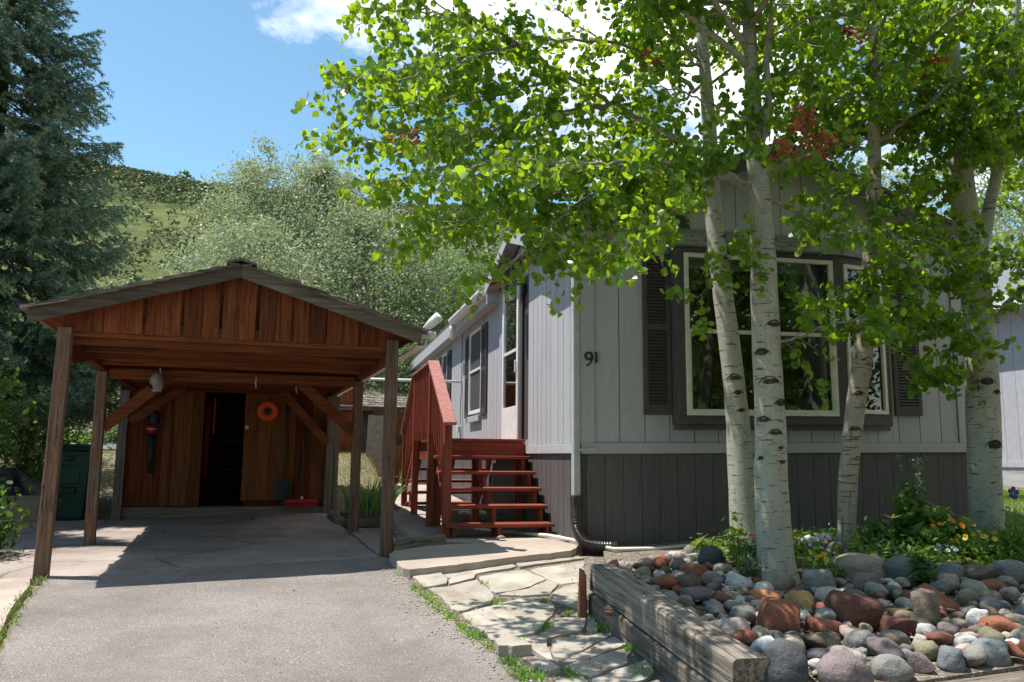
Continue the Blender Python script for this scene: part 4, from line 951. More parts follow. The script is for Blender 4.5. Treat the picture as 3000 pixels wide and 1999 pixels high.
for i, (x, y, z, lab) in enumerate(((1.78, 2.30, 1.94, 'knotted pale string dangling from the carport cross beam'), (2.36, 3.72, 2.00, 'short white strip hanging from a carport joist near the right brace'))):
    s = tag(MB().tube([(0, 0, .10), (.004, 0, .05), (-.006, .004, .02), (.006, 0, -.01), (0, .01, -.03), (.01, 0, -.05)], [.004, .006, .009, .006, .007, .003], 6).build('string', M['string']), lab, 'string'); s.location = C2W(x, y, z)
# tools inside the shed door
t = cthing('hanging_saw', 1.22, 6.4, 1.72, 'long red-handled tool hanging inside the dark shed doorway', 'tool')
MB().box(-.016, .016, -.01, .01, -.30, .30).build('tool_bar', M['orange'], t, bevel=.004); MB().box(-.02, .02, -.014, .014, -.02, .0).build('tool_band', M['black'], t)
t = tag(MB().tube([(0, 0, 0), (0, 0, 1.25)], .05, 12).build('red_bag', M['redplastic'], smooth=True), 'tall red tube standing in the left of the shed doorway', 'tube'); t.location = C2W(1.12, 6.2, .70)

# wheelie bin
t = cthing('wheelie_bin', -.80, 6.15, .06, 'dark green wheelie bin with closed black lid behind the left posts', 'wheelie bin')
m = MB()
lv = [(.0, .21, .24), (.06, .225, .26), (.60, .265, .31), (.98, .29, .335), (1.02, .30, .345), (1.06, .30, .345)]
for z, a, b in lv: m.v += [(-a, -b, z), (a, -b, z), (a, b, z), (-a, b, z)]
for i in range(len(lv) - 1):
    for j in range(4): m.f.append((i * 4 + j, i * 4 + (j + 1) % 4, i * 4 + 4 + (j + 1) % 4, i * 4 + 4 + j))
m.f.append((3, 2, 1, 0)); m.f.append((20, 21, 22, 23)); m.build('body', M['green_bin'], t, bevel=.02)
MB().hexa([(-.32, -.38, 1.06), (.32, -.38, 1.06), (.32, .36, 1.07), (-.32, .36, 1.07), (-.28, -.33, 1.13), (.28, -.33, 1.13), (.28, .34, 1.17), (-.28, .34, 1.17)]).build('lid', M['bin_lid'], t, bevel=.025)
MB().box(-.075, .075, -.345, -.29, .90, .98).build('catch', M['black'], t, bevel=.015)
MB().box(-.14, .14, -.335, -.29, .83, .86).build('lip', M['green_bin'], t, bevel=.008)
MB().box(-.13, .15, -.328, -.28, .56, .80).build('panel', M['green_bin'], t, bevel=.01)
MB().box(-.12, .12, -.32, -.27, .40, .52).build('grip_recess', M['black'], t, bevel=.03); MB().box(-.12, .12, -.33, -.30, .395, .41).build('lip', M['green_bin'], t)
for s in (-1, 1): MB().tube([(s * .25 - .03, .27, .11), (s * .25 + .03, .27, .11)], .12, 16).build('wheel', M['black'], t, smooth=True)
# things left of the posts
t = tag(MB().grid(14, 10, lambda a, b: ((a - .5) * 1.5 + .05 * math.sin(9 * b), (b - .5) * .9, .48 * math.sin(math.pi * a) ** .6 * math.sin(math.pi * b) ** .5 + .05 * math.sin(17 * a + 5 * b))).build('tarp_bundle', M['tarp'], smooth=True), 'dark blue tarpaulin bundle in the shade left of the green bin', 'tarpaulin'); t.location = C2W(-2.1, 7.4, .35)
t = tag(MB().box(-.75, .6, -.12, .12, -.2, .36).build('concrete_block', M['concrete'], bevel=.02), 'low concrete block wall in the shade left of the green bin', 'block'); t.location = C2W(-1.75, 6.3, .06); t.rotation_euler = (0, 0, CYAW)
t = tag(MB().tube([(0, 0, 0), (.01, 0, 1.5)], .018, 8).build('metal_stake', M['greyboard'], smooth=True), 'thin grey metal stake standing beside the shrub on the left', 'stake'); t.location = C2W(-1.95, 5.6, .1)

# sleeper between slab and landing, edging timbers round the iris
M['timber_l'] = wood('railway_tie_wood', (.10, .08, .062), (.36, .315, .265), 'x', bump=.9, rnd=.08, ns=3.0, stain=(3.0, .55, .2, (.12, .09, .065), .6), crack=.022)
M['timber_d'] = wood('shade_dark_railway_tie_wood', (.085, .07, .056), (.23, .195, .16), 'x', bump=.8, rnd=.08, ns=3.0, crack=.018)  # darker tie wood; puts the front timber's shade into the colour
def timber(name, a, b, w, h, label, group=None, mat='timber_l'):
    a, b = Vector(a), Vector(b); d = b - a
    o = MB().box(-d.length / 2, d.length / 2, -w / 2, w / 2, -h / 2, h / 2).build(name, M[mat], bevel=.012)
    o.location = (a + b) / 2; o.rotation_euler = (0, -math.asin(d.z / d.length), math.atan2(d.y, d.x))
    return tag(o, label, 'timber', group)
timber('sleeper', (-1.20, 8.42, .57), (-.70, 8.70, .64), .17, .13, 'cracked grey sleeper between the right carport post and the landing slab')
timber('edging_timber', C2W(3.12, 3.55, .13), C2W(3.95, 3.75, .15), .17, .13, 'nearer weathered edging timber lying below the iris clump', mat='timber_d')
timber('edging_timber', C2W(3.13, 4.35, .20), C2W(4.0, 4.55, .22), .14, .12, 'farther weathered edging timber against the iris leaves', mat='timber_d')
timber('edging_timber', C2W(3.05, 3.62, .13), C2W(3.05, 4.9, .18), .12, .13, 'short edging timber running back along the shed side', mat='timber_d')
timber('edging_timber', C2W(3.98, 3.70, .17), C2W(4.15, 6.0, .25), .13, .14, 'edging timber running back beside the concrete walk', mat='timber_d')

# white pipe between house and carport
pw = tag(MB().tube([H2W(-.02, 7.2, 2.315), H2W(-.9, 7.18, 2.315), H2W(-2.32, 7.1, 2.30)], .028, 10).build('white_pipe', M['white'], smooth=True), 'horizontal white pipe running from the house wall towards the carport', 'pipe')
# garden pipe along the wall foot
tag(MB().tube([H2W(-.75, 1.9, .03), H2W(-.45, 1.35, .03), H2W(-.15, .75, .045), H2W(.0, .30, .035), H2W(.12, -.10, .02), H2W(.22, -.32, .005), H2W(.7, -.30, .0), H2W(1.2, -.26, .03)], .02, 10).build('garden_hose', M['string'], smooth=True), 'pale garden hose lying along the foot of the house wall', 'hose')
tag(MB().tube([(0, 0, 0), (0, 0, .01), (0, 0, .03)], [.05, .055, .02], 9).build('yellow_pebble', ROCKM['tan'], smooth=True), 'small yellowish stone on the landing below the first step', 'stone').location = H2W(-.70, .66, .03)

# ---------------------------------------------------------------- back sheds
def gxy(x, y, dz=0): return Vector((x, y, terr_z(x, y) + dz))
bs = empty('back_shed', gxy(-3.1, 20.5), HYAW, 'weathered grey shed with a shake roof behind the end of the house', 'shed')
MB().box(-1.6, 2.6, 0, 3, -.3, 2.0).build('shed_body', M['oldwood_z'], bs)
for i in range(14): MB().box(-1.6 + .3 * i, -1.6 + .3 * i + .29, -.025, -.002, -.2, 2.0).build('plank', M['greyboard'] if i % 3 else M['oldwood_z'], bs)
MB().hexa([(-2.0, -.55, 1.98), (2.9, -.55, 1.98), (2.9, 3.4, 2.9), (-2.0, 3.4, 2.9), (-2.0, -.55, 2.05), (2.9, -.55, 2.05), (2.9, 3.4, 2.97), (-2.0, 3.4, 2.97)]).build('roof', M['oldwood_x'], bs)
for r in range(5):
    for i in range(26):
        x = -2.0 + .19 * i + rng.uniform(-.02, .02); y = -.60 + .32 * r; z = 2.06 + .233 * (y + .55)
        MB().hexa([(x, y, z), (x + .18, y, z), (x + .18, y + .4, z + .08), (x, y + .4, z + .08), (x, y, z + .035), (x + .18, y, z + .03), (x + .18, y + .4, z + .10), (x, y + .4, z + .10)]).build('shake', M['shake'], bpy.data.objects.get('roof'))
def leaning(name, x, y, w, h, mat, label, lean=.12, rz=0, tilt=0):
    o = MB().box(-w / 2, w / 2, -.012, .012, 0, h).build(name, M[mat]); o.location = gxy(x, y, -.02); o.rotation_euler = (-lean, tilt, HYAW + rz); return tag(o, label, 'board')
leaning('plywood_sheet', -3.10, 19.3, .62, 1.45, 'plywood', 'mottled plywood sheet leaning on the back shed between the carport posts', .14, 0, .04)
leaning('plywood_sheet', -2.62, 19.5, .40, 1.25, 'pine_z', 'brown plywood offcut leaning behind the mottled sheet', .14, 0, .1)
leaning('grey_panel', -1.95, 19.2, .75, 2.35, 'greyboard', 'tall pale grey panel leaning beside the far corner of the house', .10, 0, .05)
leaning('dark_panel', -4.05, 19.8, .55, 2.0, 'cedar_z', 'dark upright panel at the left side of the back shed', .02)
leaning('orange_board', -2.85, 19.75, .9, .62, 'pine_z', 'orange-brown board fixed level above the mottled plywood sheet', .02).location.z += 1.42
pt = empty('plant_pot', gxy(-2.05, 16.2, .1), 0, 'white plant pot with a small plant on the kerb behind the stairs', 'plant pot')
MB().tube([(0, 0, 0), (0, 0, .28), (0, 0, .30), (0, 0, .34)], [.10, .145, .165, .165], 14).build('pot_body', M['pot'], pt, smooth=True)

# ---------------------------------------------------------------- neighbour house
nb = empty('neighbour_house', H2W(9.35, -1.0, .35), HYAW, 'pale grey neighbouring mobile home behind the right-hand aspen', 'house')
zb = .55
MB().box(.03, 5, .02, 11, -1.0, 4.0).build('wall_core', M['siding'], nb)
for i in range(36): MB().box(0, .028, .3 * i, .3 * i + .293, zb, 3.35).build('siding_board', M['trimgrey'], nb)
for i in range(36): MB().box(.002, .029, .3 * i, .3 * i + .295, -1, zb - .1).build('skirting_board', M['siding'], nb)
MB().box(-.02, .0, 0, 11, zb - .1, zb).build('band_trim', M['trimgrey'], nb)
MB().hexa([(-.35, -.3, 3.34), (2.6, -.3, 4.3), (2.6, 11.3, 4.3), (-.35, 11.3, 3.34), (-.35, -.3, 3.44), (2.6, -.3, 4.42), (2.6, 11.3, 4.42), (-.35, 11.3, 3.44)]).build('roof', M['roof_shingle'], nb)
MB().box(-.39, -.352, -.3, 11.3, 3.22, 3.45).build('gutter', M['white'], nb)
MB().box(-.34, -.001, -.29, 11.3, 3.22, 3.24).build('soffit', M['trimgrey'], nb)
MB().tube([(-.12, 4.35, .05), (-.30, 4.2, -.02)], [.07, .05], 8).build('downspout', M['white'], nb)

# ================================================================== VEGETATION
def rot_frames(nrm, ang):
    """orthonormal frames: columns x,y,z with z along nrm and spin ang"""
    nrm = nrm / np.maximum(np.linalg.norm(nrm, axis=1, keepdims=True), 1e-9)
    ref = np.where(np.abs(nrm[:, 2:3]) < .95, np.array([[0, 0, 1.0]]), np.array([[1.0, 0, 0]]))
    a = np.cross(ref, nrm); a /= np.maximum(np.linalg.norm(a, axis=1, keepdims=True), 1e-9); b = np.cross(nrm, a)
    c, s = np.cos(ang)[:, None], np.sin(ang)[:, None]
    x = a * c + b * s; y = -a * s + b * c
    return x, y, nrm
ROUND = np.array([(0, -.50, 0), (.33, -.40, .05), (.48, -.08, .09), (.36, .28, .07), (0, .55, 0), (-.36, .28, .07), (-.48, -.08, .09), (-.33, -.40, .05)])
def leaves_mesh(name, pos, nrm, ang, size, mat, parent, shape='round', rnd=None, asp=1.0):
    n = len(pos); x, y, z = rot_frames(nrm, ang)
    if rnd is None: rnd = np.random.rand(n)
    if shape == 'round':
        T = ROUND[[0, 1, 2, 3, 4, 0, 4, 5, 6, 7]]          # two 5-gons folded along the midrib
        s = size[:, None, None]
        P = pos[:, None, :] + s * (T[None, :, 0:1] * x[:, None, :] + T[None, :, 1:2] * y[:, None, :] * asp + T[None, :, 2:3] * z[:, None, :])
        return fast(name, P.reshape(n * 2, 5, 3), 5, mat, parent, np.repeat(rnd, 2))
    T = np.array([(0, -.5, 0), (.30, 0, .06), (0, .5, 0), (-.30, 0, .06)])
    P = pos[:, None, :] + size[:, None, None] * (T[None, :, 0:1] * x[:, None, :] + T[None, :, 1:2] * y[:, None, :] * asp + T[None, :, 2:3] * z[:, None, :])
    return fast(name, P, 4, mat, parent, rnd)
def round_leaf_mesh(mat):
    me = bpy.data.meshes.new('leaf'); me.from_pydata([tuple(p) for p in ROUND], [], [(0, 1, 2, 3, 4), (0, 4, 5, 6, 7)]); me.materials.append(mat); return me
LEAFME = round_leaf_mesh(M['aspenleaf'])
def seen(p):
    d = p - np.array(CAMPOS); z = d @ np.array(FWD); x = F_PX * (d @ np.array(RGT)) / z; y = F_PX * (d @ np.array(DWN)) / z
    return (np.abs(x) < 1500) & (np.abs(y) < 1000) & (z > .5), z

TR = {'A': [(2.2, 7.8, 0.72, 0.141), (2.17, 7.8, 1.52, 0.121), (2.14, 7.8, 2.14, 0.104), (2.07, 7.8, 2.9, 0.098), (2.0, 7.8, 3.6, 0.087), (1.97, 7.8, 4.17, 0.079), (1.96, 7.8, 4.76, 0.071), (1.93, 7.8, 5.46, 0.058), (1.88, 7.8, 6.17, 0.05), (1.84, 7.8, 6.94, 0.04), (1.81, 7.8, 7.9, 0.027), (1.79, 7.8, 8.98, 0.01)], 'B': [(2.06, 6.45, 0.55, 0.151), (2.04, 6.45, 0.86, 0.134), (2.03, 6.45, 1.35, 0.127), (2.04, 6.45, 1.86, 0.117), (2.03, 6.45, 2.38, 0.114), (2.03, 6.45, 2.91, 0.107), (2.03, 6.45, 3.24, 0.096), (2.02, 6.45, 3.64, 0.086), (2.0, 6.45, 4.09, 0.076), (1.99, 6.45, 4.58, 0.065), (1.98, 6.45, 5.13, 0.055), (1.98, 6.45, 5.84, 0.043), (1.98, 6.45, 6.79, 0.028), (1.98, 6.45, 7.69, 0.01)], 'C': [(2.97, 7.4, 0.67, 0.075), (3.02, 7.4, 1.34, 0.083), (3.11, 7.4, 1.92, 0.083), (3.2, 7.4, 2.4, 0.083), (3.27, 7.4, 2.92, 0.071), (3.34, 7.4, 3.5, 0.071), (3.4, 7.4, 4.09, 0.063), (3.43, 7.4, 4.61, 0.059), (3.46, 7.4, 5.27, 0.051), (3.48, 7.4, 5.94, 0.039), (3.5, 7.4, 6.78, 0.028), (3.52, 7.4, 7.73, 0.01)], 'D': [(4.51, 7.9, 0.75, 0.16), (4.53, 7.9, 1.34, 0.148), (4.56, 7.9, 1.96, 0.152), (4.58, 7.9, 2.6, 0.143), (4.57, 7.9, 3.25, 0.135), (4.54, 7.9, 3.73, 0.131), (4.52, 7.9, 4.05, 0.122), (4.5, 7.9, 4.46, 0.116), (4.5, 7.9, 5.06, 0.105), (4.49, 7.9, 5.62, 0.097), (4.51, 7.9, 6.15, 0.084), (4.52, 7.9, 6.84, 0.067), (4.54, 7.9, 8.0, 0.042), (4.56, 7.9, 9.1, 0.013)], 'D2': [(4.59, 7.9, 3.47, 0.084), (4.71, 7.9, 3.78, 0.067), (4.78, 7.9, 4.05, 0.059), (4.9, 7.9, 4.46, 0.055), (5.0, 7.9, 4.92, 0.051), (5.12, 7.9, 5.54, 0.042), (5.22, 7.9, 6.26, 0.034), (5.34, 7.9, 7.25, 0.017)], 'E': [(6.64, 10.5, 0.53, 0.112), (6.75, 10.5, 2.4, 0.101), (6.86, 10.5, 4.12, 0.09), (6.94, 10.5, 5.93, 0.076), (6.94, 10.5, 6.8, 0.07), (6.93, 10.5, 7.57, 0.064), (6.94, 10.5, 8.61, 0.053), (6.99, 10.5, 10.5, 0.022)]}
LIMBS = {'A': [[(1.98, 7.8, 4.47, 0.033), (1.51, 7.5, 4.59, 0.028), (1.01, 7.2, 4.71, 0.023), (0.58, 6.9, 4.82, 0.02), (0.03, 6.5, 4.96, 0.016), (-0.33, 6.25, 5.07, 0.012), (-0.64, 6.1, 5.24, 0.007)], [(0.87, 7.1, 4.7, 0.015), (0.34, 6.85, 4.49, 0.013), (-0.08, 6.6, 4.26, 0.011), (-0.43, 6.45, 4.11, 0.009), (-0.84, 6.3, 3.98, 0.007), (-1.14, 6.2, 3.99, 0.005), (-1.42, 6.1, 4.02, 0.003)], [(0.03, 6.5, 4.96, 0.012), (-0.44, 6.4, 4.78, 0.009), (-0.9, 6.3, 4.62, 0.007), (-1.23, 6.2, 4.45, 0.005), (-1.51, 6.15, 4.41, 0.003)], [(-0.33, 6.25, 5.07, 0.01), (-0.73, 6.3, 5.13, 0.007), (-1.04, 6.2, 5.09, 0.005), (-1.23, 6.2, 5.07, 0.003)], [(0.45, 6.8, 4.85, 0.011), (0.07, 6.9, 4.76, 0.009), (-0.39, 6.8, 4.58, 0.007), (-0.83, 6.7, 4.51, 0.005), (-1.23, 6.6, 4.43, 0.004)], [(1.93, 7.8, 5.46, 0.019), (1.54, 7.6, 5.35, 0.014), (1.12, 7.4, 5.36, 0.012), (0.73, 7.2, 5.45, 0.008), (0.39, 7.1, 5.65, 0.006)], [(1.94, 7.8, 5.22, 0.019), (1.73, 8.1, 5.22, 0.015), (1.34, 8.3, 4.96, 0.011), (0.89, 8.4, 4.8, 0.009), (0.33, 8.5, 4.69, 0.005)], [(1.97, 7.8, 4.62, 0.017), (2.36, 8.1, 4.98, 0.013), (2.84, 8.3, 5.32, 0.009), (3.35, 8.5, 5.67, 0.005)], [(1.89, 7.8, 5.93, 0.017), (1.53, 7.5, 5.89, 0.012), (1.06, 7.2, 5.93, 0.008), (0.67, 7.0, 6.07, 0.006)], [(1.86, 7.8, 6.55, 0.017), (1.35, 7.4, 6.61, 0.012), (0.8, 7.0, 6.69, 0.007), (0.25, 6.7, 6.76, 0.005)], [(1.97, 7.8, 4.13, 0.017), (1.62, 7.5, 3.89, 0.012), (1.29, 7.3, 3.62, 0.008), (1.07, 7.2, 3.39, 0.006), (0.98, 7.1, 3.24, 0.004)]], 'B': [[(1.96, 6.45, 3.71, 0.021), (1.63, 6.4, 3.8, 0.017), (1.26, 6.3, 3.8, 0.015), (0.9, 6.2, 3.75, 0.013), (0.51, 6.1, 3.69, 0.011), (0.0, 6.0, 3.63, 0.01), (-0.33, 5.95, 3.62, 0.006), (-0.72, 5.9, 3.54, 0.005), (-1.08, 5.9, 3.46, 0.003)], [(0.51, 6.1, 3.69, 0.01), (0.17, 6.05, 3.42, 0.006), (-0.19, 6.0, 3.3, 0.005), (-0.59, 6.0, 3.16, 0.003), (-0.85, 6.0, 3.07, 0.002)], [(0.9, 6.2, 3.75, 0.01), (0.51, 6.15, 3.46, 0.008), (0.24, 6.1, 3.25, 0.007), (0.04, 6.1, 3.01, 0.005), (-0.32, 6.1, 2.8, 0.002)], [(1.26, 6.3, 3.79, 0.01), (1.09, 6.3, 3.66, 0.008), (0.95, 6.25, 3.52, 0.007), (0.85, 6.25, 3.38, 0.007), (0.73, 6.2, 3.21, 0.005), (0.51, 6.2, 3.05, 0.003), (0.35, 6.2, 2.88, 0.002)], [(1.99, 6.45, 3.75, 0.028), (2.03, 6.4, 3.92, 0.026), (2.07, 6.35, 4.42, 0.024), (2.1, 6.3, 4.97, 0.02), (2.14, 6.3, 5.51, 0.017), (2.23, 6.3, 6.27, 0.008)], [(1.98, 6.45, 5.13, 0.015), (1.48, 6.2, 5.09, 0.012), (1.0, 5.9, 5.03, 0.008), (0.64, 5.7, 5.04, 0.005)], [(2.04, 6.45, 3.59, 0.017), (2.23, 6.5, 3.58, 0.014), (2.51, 6.6, 3.47, 0.012), (2.99, 6.7, 3.37, 0.009), (3.35, 6.8, 3.19, 0.007), (3.52, 6.8, 2.89, 0.004)], [(2.06, 6.45, 2.41, 0.014), (2.2, 6.4, 2.44, 0.01), (2.38, 6.35, 2.5, 0.008), (2.64, 6.3, 2.59, 0.005), (2.91, 6.3, 2.56, 0.003)], [(1.99, 6.45, 4.52, 0.015), (2.35, 6.4, 4.71, 0.012), (2.68, 6.4, 4.91, 0.009), (3.02, 6.4, 5.11, 0.005)], [(2.06, 6.4, 4.18, 0.012), (1.67, 6.2, 4.28, 0.01), (1.34, 6.1, 4.37, 0.007), (1.01, 6.0, 4.39, 0.005)], [(2.01, 6.45, 3.82, 0.012), (2.24, 6.3, 3.88, 0.01), (2.45, 6.2, 3.92, 0.007), (2.72, 6.2, 3.81, 0.003)], [(1.98, 6.45, 5.84, 0.015), (1.47, 6.1, 5.84, 0.01), (0.9, 5.8, 5.84, 0.006), (0.37, 5.6, 5.76, 0.004)], [(2.03, 6.45, 3.38, 0.01), (1.8, 6.3, 3.19, 0.007), (1.57, 6.25, 2.9, 0.003), (1.44, 6.2, 2.75, 0.002)], [(2.09, 6.3, 4.93, 0.012), (2.32, 6.1, 4.97, 0.008), (2.6, 6.0, 5.06, 0.006), (2.91, 5.9, 5.19, 0.005)]], 'C': [[(3.42, 7.4, 4.43, 0.028), (3.59, 7.3, 4.59, 0.023), (3.84, 7.2, 4.78, 0.019), (4.13, 7.1, 4.99, 0.011), (4.4, 7.0, 5.12, 0.006)], [(3.4, 7.4, 4.39, 0.018), (3.22, 7.6, 4.58, 0.014), (2.97, 7.8, 4.77, 0.008), (2.68, 8.0, 4.9, 0.004)], [(3.39, 7.4, 4.24, 0.016), (3.16, 7.3, 4.05, 0.012), (2.89, 7.2, 3.85, 0.008), (2.62, 7.1, 3.66, 0.004)], [(3.47, 7.4, 5.18, 0.016), (3.63, 7.2, 5.34, 0.013), (3.75, 7.0, 5.54, 0.009), (3.95, 6.9, 5.73, 0.006)], [(3.47, 7.4, 5.58, 0.016), (3.24, 7.6, 5.78, 0.012), (2.96, 7.8, 5.79, 0.008), (2.71, 8.0, 5.71, 0.004)], [(3.45, 7.4, 4.91, 0.014), (3.08, 7.1, 4.9, 0.011), (2.68, 6.9, 4.84, 0.007), (2.33, 6.8, 4.75, 0.004)], [(3.48, 7.4, 6.31, 0.014), (3.07, 7.2, 6.45, 0.01), (2.59, 7.0, 6.48, 0.006)], [(3.34, 7.4, 3.5, 0.014), (3.44, 7.1, 3.5, 0.009), (3.64, 6.9, 3.37, 0.007), (3.8, 6.8, 3.19, 0.004)]], 'D': [[(4.58, 7.9, 3.2, 0.019), (4.11, 7.6, 3.16, 0.014), (3.59, 7.3, 3.15, 0.012), (3.1, 7.0, 3.02, 0.007), (2.71, 6.9, 2.86, 0.004)], [(4.57, 7.9, 2.6, 0.017), (4.16, 7.6, 2.68, 0.012), (3.78, 7.4, 2.85, 0.01), (3.33, 7.2, 2.81, 0.006), (3.0, 7.1, 2.63, 0.004)], [(4.73, 7.9, 2.86, 0.03), (4.84, 7.8, 3.05, 0.023), (4.96, 7.7, 3.16, 0.016), (5.19, 7.6, 3.23, 0.008)], [(4.5, 7.9, 5.01, 0.023), (4.07, 7.7, 5.13, 0.018), (3.59, 7.5, 5.16, 0.012), (3.12, 7.3, 5.02, 0.006)], [(4.5, 7.9, 5.96, 0.021), (3.99, 7.6, 5.97, 0.016), (3.51, 7.4, 5.99, 0.01), (3.09, 7.2, 5.91, 0.006)], [(4.51, 7.9, 4.23, 0.019), (4.04, 7.6, 4.08, 0.014), (3.59, 7.3, 3.85, 0.01), (3.21, 7.1, 3.66, 0.006)], [(4.93, 7.9, 4.55, 0.021), (5.04, 7.7, 4.7, 0.014), (5.17, 7.5, 4.75, 0.008)], [(4.6, 7.9, 3.6, 0.017), (4.71, 7.6, 3.44, 0.012), (4.82, 7.4, 3.35, 0.008)], [(5.0, 7.9, 4.92, 0.017), (4.62, 7.6, 5.06, 0.012), (4.42, 7.3, 5.31, 0.008), (4.47, 7.2, 5.57, 0.004)], [(4.5, 7.9, 5.39, 0.017), (4.76, 7.7, 5.57, 0.012), (4.95, 7.5, 5.65, 0.008)], [(4.52, 7.9, 6.84, 0.017), (3.82, 7.5, 6.85, 0.012), (3.21, 7.2, 6.81, 0.006)], [(4.54, 7.9, 3.47, 0.015), (4.12, 7.5, 3.53, 0.01), (3.76, 7.2, 3.53, 0.008), (3.51, 7.0, 3.55, 0.004)], [(4.57, 7.9, 2.3, 0.013), (4.18, 7.6, 2.35, 0.008), (3.92, 7.5, 2.33, 0.006), (3.71, 7.4, 2.36, 0.004)]], 'E': [[(6.94, 10.5, 5.93, 0.025), (6.41, 10.2, 6.04, 0.019), (5.9, 10.0, 6.07, 0.011)], [(6.94, 10.5, 7.18, 0.025), (6.39, 10.3, 7.32, 0.019), (5.81, 10.1, 7.33, 0.011)], [(6.9, 10.5, 4.72, 0.025), (6.62, 10.6, 4.92, 0.02), (6.27, 10.7, 4.89, 0.011)], [(6.84, 10.5, 3.83, 0.022), (6.74, 10.7, 4.17, 0.017), (6.65, 10.9, 4.46, 0.012)], [(6.93, 10.5, 8.21, 0.025), (6.35, 10.2, 8.4, 0.016), (5.78, 10.0, 8.51, 0.011)]]}
KNOTS = {'A': [(2.08, 3.65, 0.054), (2.08, 3.42, 0.071), (2.11, 2.26, 0.071), (2.14, 2.12, 0.054), (2.16, 2.69, 0.021), (2.16, 1.95, 0.042), (2.0, 2.99, 0.017)], 'B': [(2.07, 2.55, 0.079), (1.96, 2.33, 0.069), (2.01, 2.1, 0.076), (2.1, 1.93, 0.069), (1.96, 1.8, 0.065), (2.04, 1.7, 0.058), (2.08, 1.59, 0.048), (1.93, 1.51, 0.041), (2.09, 1.48, 0.038), (1.98, 2.92, 0.031)], 'C': [(3.07, 1.77, 0.051), (3.12, 2.09, 0.047), (3.08, 1.53, 0.028), (3.18, 2.4, 0.032), (3.39, 4.01, 0.032), (3.35, 3.67, 0.036)], 'D': [(4.62, 3.19, 0.072), (4.54, 2.25, 0.093), (4.63, 2.15, 0.055), (4.57, 1.65, 0.101), (4.55, 2.63, 0.046), (4.55, 4.43, 0.084), (4.52, 1.3, 0.025)]}
DEAD = {'B': [(2.36, 6.3, 4.18), (2.44, 6.3, 4.03), (2.18, 6.3, 3.97), (2.55, 6.3, 4.03), (2.35, 6.3, 4.27)], 'A': [(-0.88, 6.3, 4.07), (-0.84, 6.3, 3.96), (1.27, 7.3, 5.28)], 'C': [(3.25, 7.2, 5.45), (3.15, 7.3, 5.52)], 'D': [(4.15, 7.6, 5.37), (4.17, 7.6, 5.44)]}
def smooth_path(P, k=6):
    P = np.array(P, float); out = []
    n = len(P)
    for i in range(n - 1):
        a, b, c, d = P[max(i - 1, 0)], P[i], P[i + 1], P[min(i + 2, n - 1)]
        for j in range(k):
            f = j / k
            out.append(.5 * ((2 * b) + (-a + c) * f + (2 * a - 5 * b + 4 * c - d) * f * f + (-a + 3 * b - 3 * c + d) * f ** 3))
    out.append(P[-1]); return np.array(out)
def add_twigs(mb, limb, rng, pos, nrm, ang, spacing, lmax, dens, thin=.0035, droop=.25, sub=True, start=.0):
    seg = np.linalg.norm(np.diff(limb[:, :3], axis=0), axis=1); tot = seg.sum(); cum = np.concatenate([[0], np.cumsum(seg)])
    s = tot * start + rng.uniform(0, spacing)
    while s < tot:
        i = min(np.searchsorted(cum, s) - 1, len(seg) - 1); i = max(i, 0)
        f = (s - cum[i]) / max(seg[i], 1e-6); p = limb[i, :3] * (1 - f) + limb[i + 1, :3] * f
        d = limb[i + 1, :3] - limb[i, :3]; d /= max(np.linalg.norm(d), 1e-6)
        r = rng.gauss(0, 1), rng.gauss(0, 1), rng.gauss(0, .8); r = np.array(r); r -= d * (r @ d) * .8; r /= np.linalg.norm(r)
        L = lmax * rng.uniform(.35, 1.0) * (1 - .45 * s / tot)
        dirv = r * .85 + d * .55; dirv /= np.linalg.norm(dirv)
        grow_twig(mb, p, dirv, L, rng, pos, nrm, ang, dens, thin, droop, sub)
        s += spacing * rng.uniform(.6, 1.4)
    grow_twig(mb, limb[-1, :3], d, lmax * .5, rng, pos, nrm, ang, dens, thin, droop, False)
def grow_twig(mb, p, d, L, rng, pos, nrm, ang, dens, thin, droop, sub):
    n = 5; pts = [np.array(p)]; dv = np.array(d, float)
    for k in range(n):
        dv = dv + np.array([rng.gauss(0, .16), rng.gauss(0, .16), rng.gauss(0, .14) - droop * .12]); dv /= np.linalg.norm(dv)
        pts.append(pts[-1] + dv * L / n)
    mb.tube(pts, [thin * (1 - .7 * k / n) for k in range(n + 1)], 3, cap=False)
    m = max(2, int(L * dens))
    for j in range(m):
        t = rng.uniform(.15, 1.05) * n; k = min(int(t), n - 1); f = min(t - k, 1.0)
        q = pts[k] * (1 - f) + pts[k + 1] * f
        o = np.array([rng.gauss(0, 1), rng.gauss(0, 1), rng.gauss(-.35, .8)]); o /= np.linalg.norm(o)
        pos.append(q + o * rng.uniform(.03, .065))
        nn = np.array([rng.gauss(0, .9), rng.gauss(0, .9), rng.gauss(0, .75)]); nrm.append(nn); ang.append(rng.uniform(0, 6.28))
    if sub and L > .3:
        for j in range(2):
            k = rng.randint(1, n - 1); dd = dv + np.array([rng.gauss(0, .7), rng.gauss(0, .7), rng.gauss(-.1, .5)]); dd /= np.linalg.norm(dd)
            grow_twig(mb, pts[k], dd, L * .55, rng, pos, nrm, ang, dens, thin * .7, droop, False)
